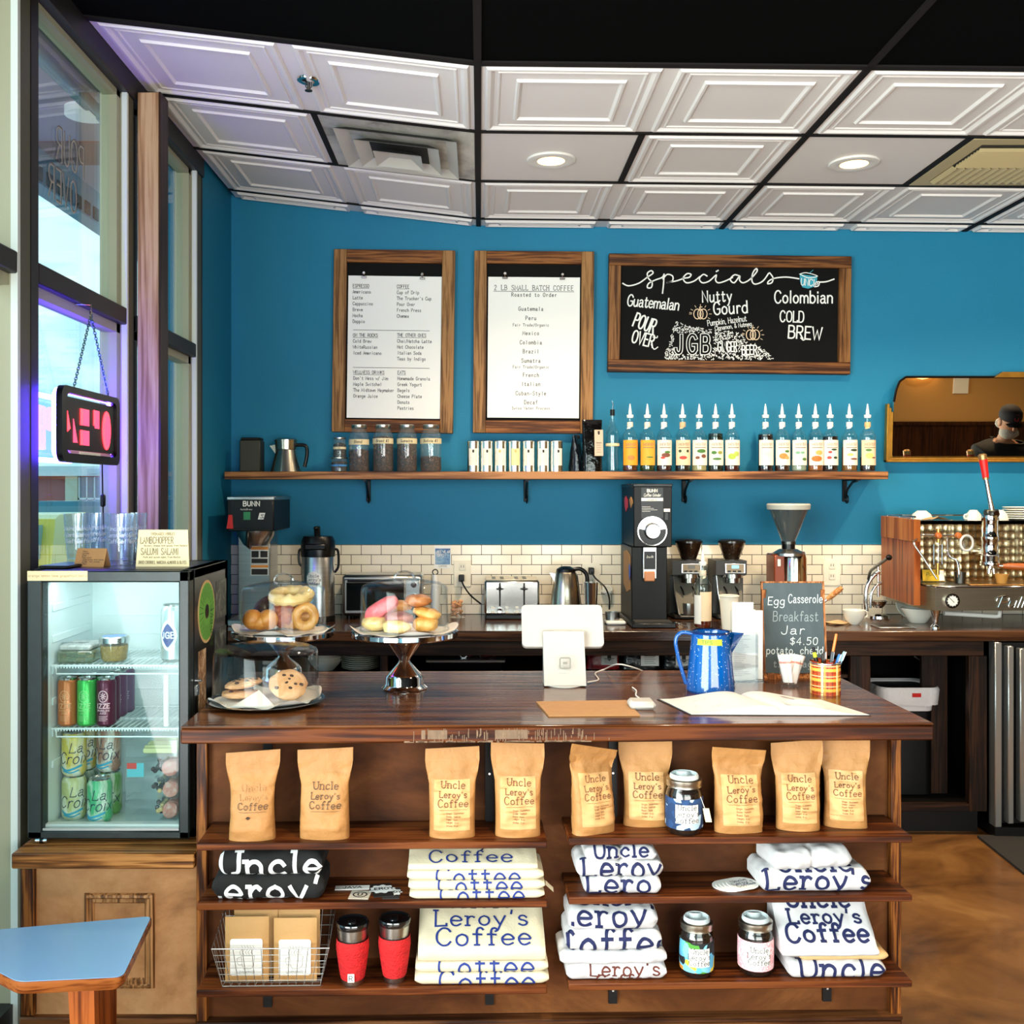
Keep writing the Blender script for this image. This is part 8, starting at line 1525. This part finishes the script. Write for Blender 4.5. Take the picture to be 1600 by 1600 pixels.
for i, px in enumerate((739.5, 760.5, 782, 804, 826, 848.5, 869.5)):
    d = 5.05; r = S(9.8, d); H = zy(689, d)-SH; t = thing('coffee_tin', 'silver coffee tin with a paper label, %s from the bean jars' % ('first', 'second', 'third', 'fourth', 'fifth', 'sixth', 'seventh')[i], 'tin', sh_at(px, d), (0, 4, -6, 8, -4, 0, 14)[i], 'silver coffee tins on the wall shelf')
    MB().lathe([(0, 0), (r, 0), (r, H*.93)], tinm, 32).build('body', t); MB().lathe([(r, H*.93), (r*1.03, H*.935), (r*1.03, H*.98), (r*.9, H), (0, H)], tinm, 32).build('lid', t)
    f = cyl_map(r*1.008); f2 = cyl_map(r*1.02); m = MB(); m.grid(lambda u, v: f(-r*.72+1.44*r*u, H*(.20+.55*v)), 8, 1, tly if i == 3 else tlab); mk_ = mk('tin_print_gold', (214, 180, 100), .6) if i in (2, 3) else ink
    cpatch(m, f2, 0, H*.66, r*.16, H*.05, mk_, 4, 12); m.lines([[(-r*.4, H*.45), (r*.4, H*.45)]], H*.015, mk_, f2); m.lines([[(-r*.5, H*.36), (r*.5, H*.36)]], H*.03, mk_, f2); m.lines([[(-r*.45, H*.29), (r*.3, H*.29)]], H*.01, mk_, f2); m.build('label', t)
retail(889, 912, 680, 5.10, 'black coffee bag turned edge on beside the tins', (12, 14, 20), (214, 186, 160), (.0, .7, .1, .8), 'black coffee bags on the wall shelf', SH+.0005, 60, .2); retail(909, 941, 656, 5.05, 'glossy black coffee bag with a tan label beside the clear bottle', (8, 8, 9), (216, 180, 156), (.1, .95, .30, .80), 'black coffee bags on the wall shelf', SH+.0005, 6, .12)
# clear bottle, then two groups of syrups
d = 5.06; t = thing('clear_bottle', 'clear unlabelled bottle with a steel pourer before the syrups', 'bottle', sh_at(957, d)); r = S(10.8, d); H = zy(642, d)-SH
MB().lathe([(0, .001), (r*.95, 0), (r, .008), (r*.86, H*.30), (r*1.0, H*.56), (r, H*.64), (r*.5, H*.76), (r*.33, H*.86), (r*.33, H*.98), (r*.4, H)], bot_g, 28).build('glass', t); m = MB(); m.lathe([(r*.95, H*.42), (r*1.01, H*.425), (r*1.01, H*.46), (r*.95, H*.465)], cream, 24); m.build('band', t); m = MB(); m.cyl(r*.34, H*.92, H*1.02, blackp, 14); m.tube([(0, 0, H), (.004, 0, H+.03), (-.002, 0, H+.05)], [.004, .003, .002], chrome, 8); m.build('pourer', t)
g, o_, r_, br_, dg_, y_ = (70, 120, 50), (214, 130, 60), (190, 60, 50), (120, 70, 50), (40, 60, 36), (220, 200, 110)
A = (236, 160, 40); Bc = (244, 228, 210); Tn = (236, 204, 168)
specs = ((984.5, A, 'orange labelled syrup bottle, next to the clear bottle', (90, 40, 16), .36, ((o_, 0, .30, .5, .10),), (240, 228, 206)), (1011.5, (238, 166, 50), 'orange labelled syrup bottle with a green sprig, second in line', (40, 56, 20), .30, ((g, .2, .32, .5, .03), ((200, 160, 40), -.1, .24, .4, .03)), (240, 228, 206)), (1037.5, Bc, 'pale labelled syrup bottle with coconut picture, third in line', (60, 26, 20), .30, ((br_, .1, .40, .6, .09), (g, .3, .52, .4, .05), (r_, -.3, .3, .3, .05)), (244, 240, 232)),
    (1066.5, Tn, 'tan labelled syrup bottle with a red square picture', (26, 20, 16), .26, ((r_, -.1, .30, .5, .07), (dg_, .5, .56, .2, .06), (dg_, -.5, .56, .2, .06)), (222, 184, 140)), (1092.5, Bc, 'pale labelled syrup bottle with green palm leaves, fifth in line', (176, 160, 110), .28, ((g, .1, .56, .6, .08), (br_, .4, .36, .35, .08), (br_, -.4, .3, .3, .06)), (244, 240, 232)), (1118, Bc, 'pale labelled syrup bottle full of nearly black green syrup', (16, 26, 18), .68, ((g, -.4, .5, .35, .07), ((150, 150, 70), .4, .5, .35, .07), (g, 0, .25, .6, .05)), (240, 236, 226)), (1143.5, Bc, 'pale labelled syrup bottle with lime picture ending the first group', (70, 26, 22), .24, (((170, 190, 70), -.2, .35, .5, .12), ((180, 200, 90), .4, .45, .4, .10)), (244, 240, 232)),
    (1196, Bc, 'plain pale labelled syrup bottle of black syrup starting the second group', (22, 12, 16), .67, (((220, 206, 196), 0, .45, .5, .1),), (240, 236, 226)), (1222, Bc, 'pale labelled syrup bottle with a peach picture', (60, 30, 18), .25, ((o_, -.1, .36, .55, .12), (g, .4, .55, .35, .05), ((226, 160, 90), .4, .30, .3, .07)), (244, 240, 232)), (1248, Bc, 'pale labelled syrup bottle with mint leaf pictures', (150, 160, 140), .22, ((g, .5, .24, .35, .06), ((120, 170, 140), -.4, .5, .3, .06), ((120, 170, 140), .2, .5, .3, .05)), (244, 240, 232)), (1274, Bc, 'pale labelled syrup bottle with a big orange tumbler picture', (150, 80, 30), .50, (((214, 110, 40), -.1, .26, .7, .12), ((226, 170, 90), .2, .5, .5, .1)), (244, 240, 232)), (1297, Bc, 'pale labelled syrup bottle of dark syrup with cherry pictures', (26, 12, 14), .63, ((r_, -.4, .3, .3, .06), (r_, -.3, .52, .25, .05), (dg_, .4, .3, .3, .05), (dg_, .2, .62, .4, .04)), (244, 240, 232)), (1327, Bc, 'pale labelled syrup bottle with a dark leaf picture, before the last', (130, 84, 36), .44, ((dg_, .3, .6, .5, .05), (br_, .3, .25, .5, .04), (y_, -.2, .42, .4, .06)), (244, 240, 232)), (1355.5, Tn, 'tan labelled syrup bottle with a banana picture ending the row', (40, 22, 18), .26, ((y_, -.1, .38, .5, .12), (g, -.2, .6, .4, .05), (br_, .5, .3, .3, .03)), (226, 188, 130)))
for px, lab, lb, lq, lev, spots, tc_ in specs: syrup(sh_at(px, 5.06), lb, S(12.2, 5.06), zy(631, 5.06)-SH, lab, lq, lev, spots, tagc=tc_)

# ================================================================== CEILING FIXTURES
lens = mk('lamp_lens', (255, 244, 220), .4, emit=(255, 200, 118), es=4); ringw = mk('lamp_trim', (236, 232, 226), .5)
def downlight(x, y, label, power, z=None, vis=True):
    z = cz(x) if z is None else z; t = thing('ceiling_downlight', label, 'ceiling light', (x, y, z), 0, 'recessed ceiling downlights')
    MB().lathe([(.055, -.004), (.098, -.001), (.10, -.004), (.096, -.009), (.075, -.012), (.055, -.008)], ringw, 44).build('trim_ring', t); MB().lathe([(.058, -.007), (.03, -.0055), (0, -.005)], lens, 32).build('lens', t)
    l = bpy.data.lights.new('downlight', 'SPOT'); l.energy = power; l.color = (1, .78, .52); l.spot_size = radians(142); l.spot_blend = 1.0; l.shadow_soft_size = .06; o = bpy.data.objects.new('downlight', l); C.objects.link(o); o.parent = t; o.location = (0, 0, -.02)
downlight(.285, 4.15, 'lit round ceiling downlight over the menu boards', 105); downlight(1.50, 4.15, 'lit round ceiling downlight over the espresso machine end', 120)
for x in (2.7,): downlight(x, 4.15, 'lit round ceiling downlight beyond the picture edge', 120)
for x, y in ((.3, 1.7), (1.5, 1.7), (4.6, 1.0), (5.7, -1.2)): downlight(x, y, 'lit round ceiling downlight added out of view over the customer side', 85)  # unseen lamps added on the customer side, mostly as front fill
# square diffuser
vg = blotch('dusty_diffuser', [(110, 106, 98), (186, 182, 170), (214, 210, 198), (224, 220, 210)], 5, .5, 0, (1, 1, 1), 0); vw = mk('diffuser_white', (206, 202, 190), .45); vk = mk('diffuser_soot', (34, 32, 30), .8)
xa, xb_, y0, y1 = -.618, -.02, 3.842, 4.434; cx, cy = (xa+xb_)/2, (y0+y1)/2
t = thing('air_diffuser', 'stepped square air diffuser with sooty edges in the sloping ceiling panel', 'air vent', (cx, cy, cz(cx)), 0); t.rotation_euler = (0, atan2(.117, 1), 0)
m = MB(); m.box(-.30, .30, -.295, .295, -.004, -.0006, vg); m.build('face_plate', t)
for k, (a, dz) in enumerate(((.235, -.006), (.165, -.018), (.095, -.03))):
    b = a-.05; m = MB(); m.add([(sx*q, sy*q, z_) for q, z_ in ((a, dz-.022), (b, dz+.004)) for sx, sy in ((-1, -1), (1, -1), (1, 1), (-1, 1))], [(i, (i+1) % 4, 4+(i+1) % 4, 4+i) for i in range(4)], vw); m.add([(sx*q, sy*q, z_) for q, z_ in ((a-.001, dz-.020), (b, dz+.006)) for sx, sy in ((-1, -1), (1, -1), (1, 1), (-1, 1))], [(i, 4+i, 4+(i+1) % 4, (i+1) % 4) for i in range(4)], vk)
    m.add([(sx*b, sy*b, dz+.004) for sx, sy in ((-1, -1), (1, -1), (1, 1), (-1, 1))], [(0, 1, 2, 3)], vk if k < 2 else vw); m.build('louvre_ring', t)
xa, xb_ = 1.832, 2.43; cx = (xa+xb_)/2; tanv = mk('tan_vent', (196, 178, 132), .5); t = thing('return_vent', 'tan slatted return air vent in the ceiling near the mirror', 'air vent', (cx, cy, cz(cx)))
MB().box(-.295, .295, -.29, .29, -.004, -.0006, tanv).build('face_plate', t); MB().box(-.235, .235, -.23, .23, -.0055, -.0042, mk('vent_dark', (50, 44, 34), .8)).build('vent_opening', t)
m = MB()
for k in range(12): x = -.225+.034*k; m.box(-.011, .011, .02, .228, -.001, .001, tanv, M=T(x, 0, -.012) @ RY(32))
m.build('slats', t); m = MB()
for k in range(9): y = .0-.024*k; m.box(-.228, .228, -.009, .009, -.001, .001, tanv, M=T(0, y, -.012) @ RX(-28))
m.build('slats', t)
p = Vector((-.583, 3.52, cz(-.583))); t = thing('sprinkler_head', 'dark recessed fire sprinkler in the sloping ceiling panel', 'sprinkler', p); m = MB(); m.lathe([(.022, .0), (.040, -.003), (.038, -.009), (.022, -.008)], chrome, 32, RY(6.7)); m.lathe([(0, -.003), (.022, -.003)], blackp, 24, RY(6.7)); m.build('escutcheon', t); m = MB(); m.cyl(.005, -.035, 0, dsteel, 10); m.tube([(-.009, 0, -.01), (-.010, 0, -.025), (0, 0, -.038)], .002, dsteel, 6); m.tube([(.009, 0, -.01), (.010, 0, -.025), (0, 0, -.038)], .002, dsteel, 6); m.lathe([(0, -.038), (.013, -.038), (.013, -.040), (0, -.040)], dsteel, 18); m.build('deflector', t)

# ================================================================== SEEN IN THE MIRROR
m = MB(); m.box(-.09, .09, 0, .012, 0, .19, offw); o = m.build('wall_notice', None, (5.82, YR+.001, 1.78)); tag(o, 'small white notice on the tan wall, seen in the mirror', 'notice')
t = thing('wall_sconce', 'lit half bowl lamp high on the tan wall, seen in the mirror', 'wall lamp', (5.35, YR, 2.02)); MB().lathe([(0, -.07), (.10, -.05), (.2, 0), (.195, 0), (0, -.05)], mk('sconce_glass', (255, 226, 170), .4, emit=(255, 206, 130), es=3), 28, None, 0, 180).build('shade', t)
skin_c = mk('skin', (196, 142, 112), .55); jkt = mk('dark_jacket', (16, 17, 20), .8); trou = mk('dark_trousers', (26, 28, 36), .85); capc = mk('dark_cap', (28, 24, 32), .8); capr = mk('cap_red', (190, 50, 44), .8); beard = mk('grey_beard', (206, 200, 194), .9, bump=.6, bs=120)
def skinned(name, verts, edges, rad, mat, parent, sub=2):
    me = bpy.data.meshes.new(name); me.from_pydata([tuple(v) for v in verts], edges, []); o = bpy.data.objects.new(name, me); C.objects.link(o); o.parent = parent
    s = o.modifiers.new('skin', 'SKIN'); 
    for i, r in enumerate(rad):
        sv = me.skin_vertices[0].data[i]; sv.radius = (r, r) if not isinstance(r, tuple) else r; sv.use_root = (i == 0)
    s.use_smooth_shade = True; b = o.modifiers.new('sub', 'SUBSURF'); b.levels = sub; b.render_levels = sub; me.materials.append(mat); return o
pr = thing('person', 'person in a dark cap and dark jacket looking down, seen in the mirror', 'person', (4.50, 1.40, 0))
# body: pelvis first; faces +y, head bowed; one forearm raised
B = [(0, 0, .95), (0, .0, 1.10), (0, .0, 1.28), (0, -.01, 1.42), (0, .02, 1.50), (0, .05, 1.58), (-.10, 0, .90), (-.11, .03, .50), (-.11, 0, .08), (-.11, .14, .04), (.10, 0, .90), (.11, .03, .50), (.11, 0, .08), (.11, .14, .04), (-.19, -.01, 1.40), (-.25, -.02, 1.12), (-.20, .18, 1.02), (-.19, .25, 1.01), (.19, -.01, 1.40), (.27, .08, 1.16), (.26, .22, 1.38), (.255, .24, 1.44)]
E = [(0, 1), (1, 2), (2, 3), (3, 4), (4, 5), (0, 6), (6, 7), (7, 8), (8, 9), (0, 10), (10, 11), (11, 12), (12, 13), (3, 14), (14, 15), (15, 16), (16, 17), (3, 18), (18, 19), (19, 20), (20, 21)]
Rr = [.14, .13, .15, .12, .06, .06, .095, .062, .045, .04, .095, .062, .045, .04, .062, .045, .034, .03, .062, .045, .034, .03]
body = skinned('body', B, E, Rr, skin_c, pr)
jk = [0, 1, 2, 3, 4, 14, 15, 16, 18, 19, 20]; ix = {v: i for i, v in enumerate(jk)}; skinned('jacket', [B[i] for i in jk], [(ix[a], ix[b]) for a, b in E if a in ix and b in ix], [(Rr[i]+.028) for i in jk], jkt, pr)
tk = [0, 6, 7, 8, 10, 11, 12]; ix = {v: i for i, v in enumerate(tk)}; skinned('trousers', [B[i] for i in tk], [(ix[a], ix[b]) for a, b in E if a in ix and b in ix], [Rr[i]+.022 for i in tk], trou, pr)
for s in (-1, 1): m = MB(); blob(m, .052, .135, .045, blackm, T(s*.11, .06, .045), .04, 1, 2, 24, 2.6); m.build('shoe', pr)
hm = T(0, .085, 1.665) @ RX(-24); m = MB(M=hm)     # head bowed forward
blob(m, .076, .095, .115, skin_c, None, .0, 0, 2, 36, 2.1); blob(m, .05, .05, .04, skin_c, T(0, .045, -.085), 0, 0, 2, 20); m.tube([(0, .092, .015), (0, .112, -.02), (0, .108, -.032)], [.008, .015, .012], skin_c, 10)
for s in (-1, 1): blob(m, .012, .03, .035, skin_c, T(s*.078, .0, -.01), 0, 0, 2, 12); blob(m, .013, .008, .008, white, T(s*.032, .088, .012), 0, 0, 2, 10); blob(m, .006, .004, .006, blackp, T(s*.032, .096, .010), 0, 0, 2, 8)
m.box(-.024, .024, .094, .101, -.062, -.055, mk('lips', (150, 86, 76), .5), .003); m.build('head', pr)
m = MB(M=hm); blob(m, .08, .06, .055, beard, T(0, .048, -.085), .12, 3, 6, 24); blob(m, .082, .05, .05, beard, T(0, -.055, -.045), .1, 2, 5, 20); m.build('hair', pr)
m = MB(M=hm); m.lathe([(.092, .03), (.096, .06), (.088, .10), (.06, .13), (.02, .142), (0, .143)], capc, 32, SCL(.94, 1.12, 1)); m.grid(lambda u, v: ((u-.5)*.15*(1-.25*v), .09+.075*v*(1-(2*u-1)**2*.5), .032-.012*(2*u-1)**2-.012*v), 12, 6, capc)
m.text('B', .045, capr, 0, .058, .009, lambda x, y: (x*-1, .112-.35*(y-.05), y)); m.build('cap', pr)
def hand(origin, M_, nm='hand'):
    m = MB(M=T(*origin) @ M_); blob(m, .04, .014, .046, skin_c, T(0, 0, .045), .03, 1, 2, 20, 2.6)
    for i, (x, l) in enumerate(((-.028, .062), (-.010, .074), (.009, .070), (.027, .056))): m.tube(smooth_pts([(x, 0, .075), (x*1.1, -.004, .075+l*.45), (x*1.1, -.020, .075+l*.72), (x*1.05, -.040, .075+l*.80)], 3), [.0088]*7+[.0082]*2+[.006], skin_c, 8)
    m.tube(smooth_pts([(-.036, -.002, .03), (-.056, -.012, .055), (-.058, -.028, .080)], 3), [.0105]*4+[.009]*2+[.007], skin_c, 8); return m.build(nm, pr)
hand((.255, .245, 1.425), RX(-10)); hand((-.19, .25, 1.01), RX(-95))
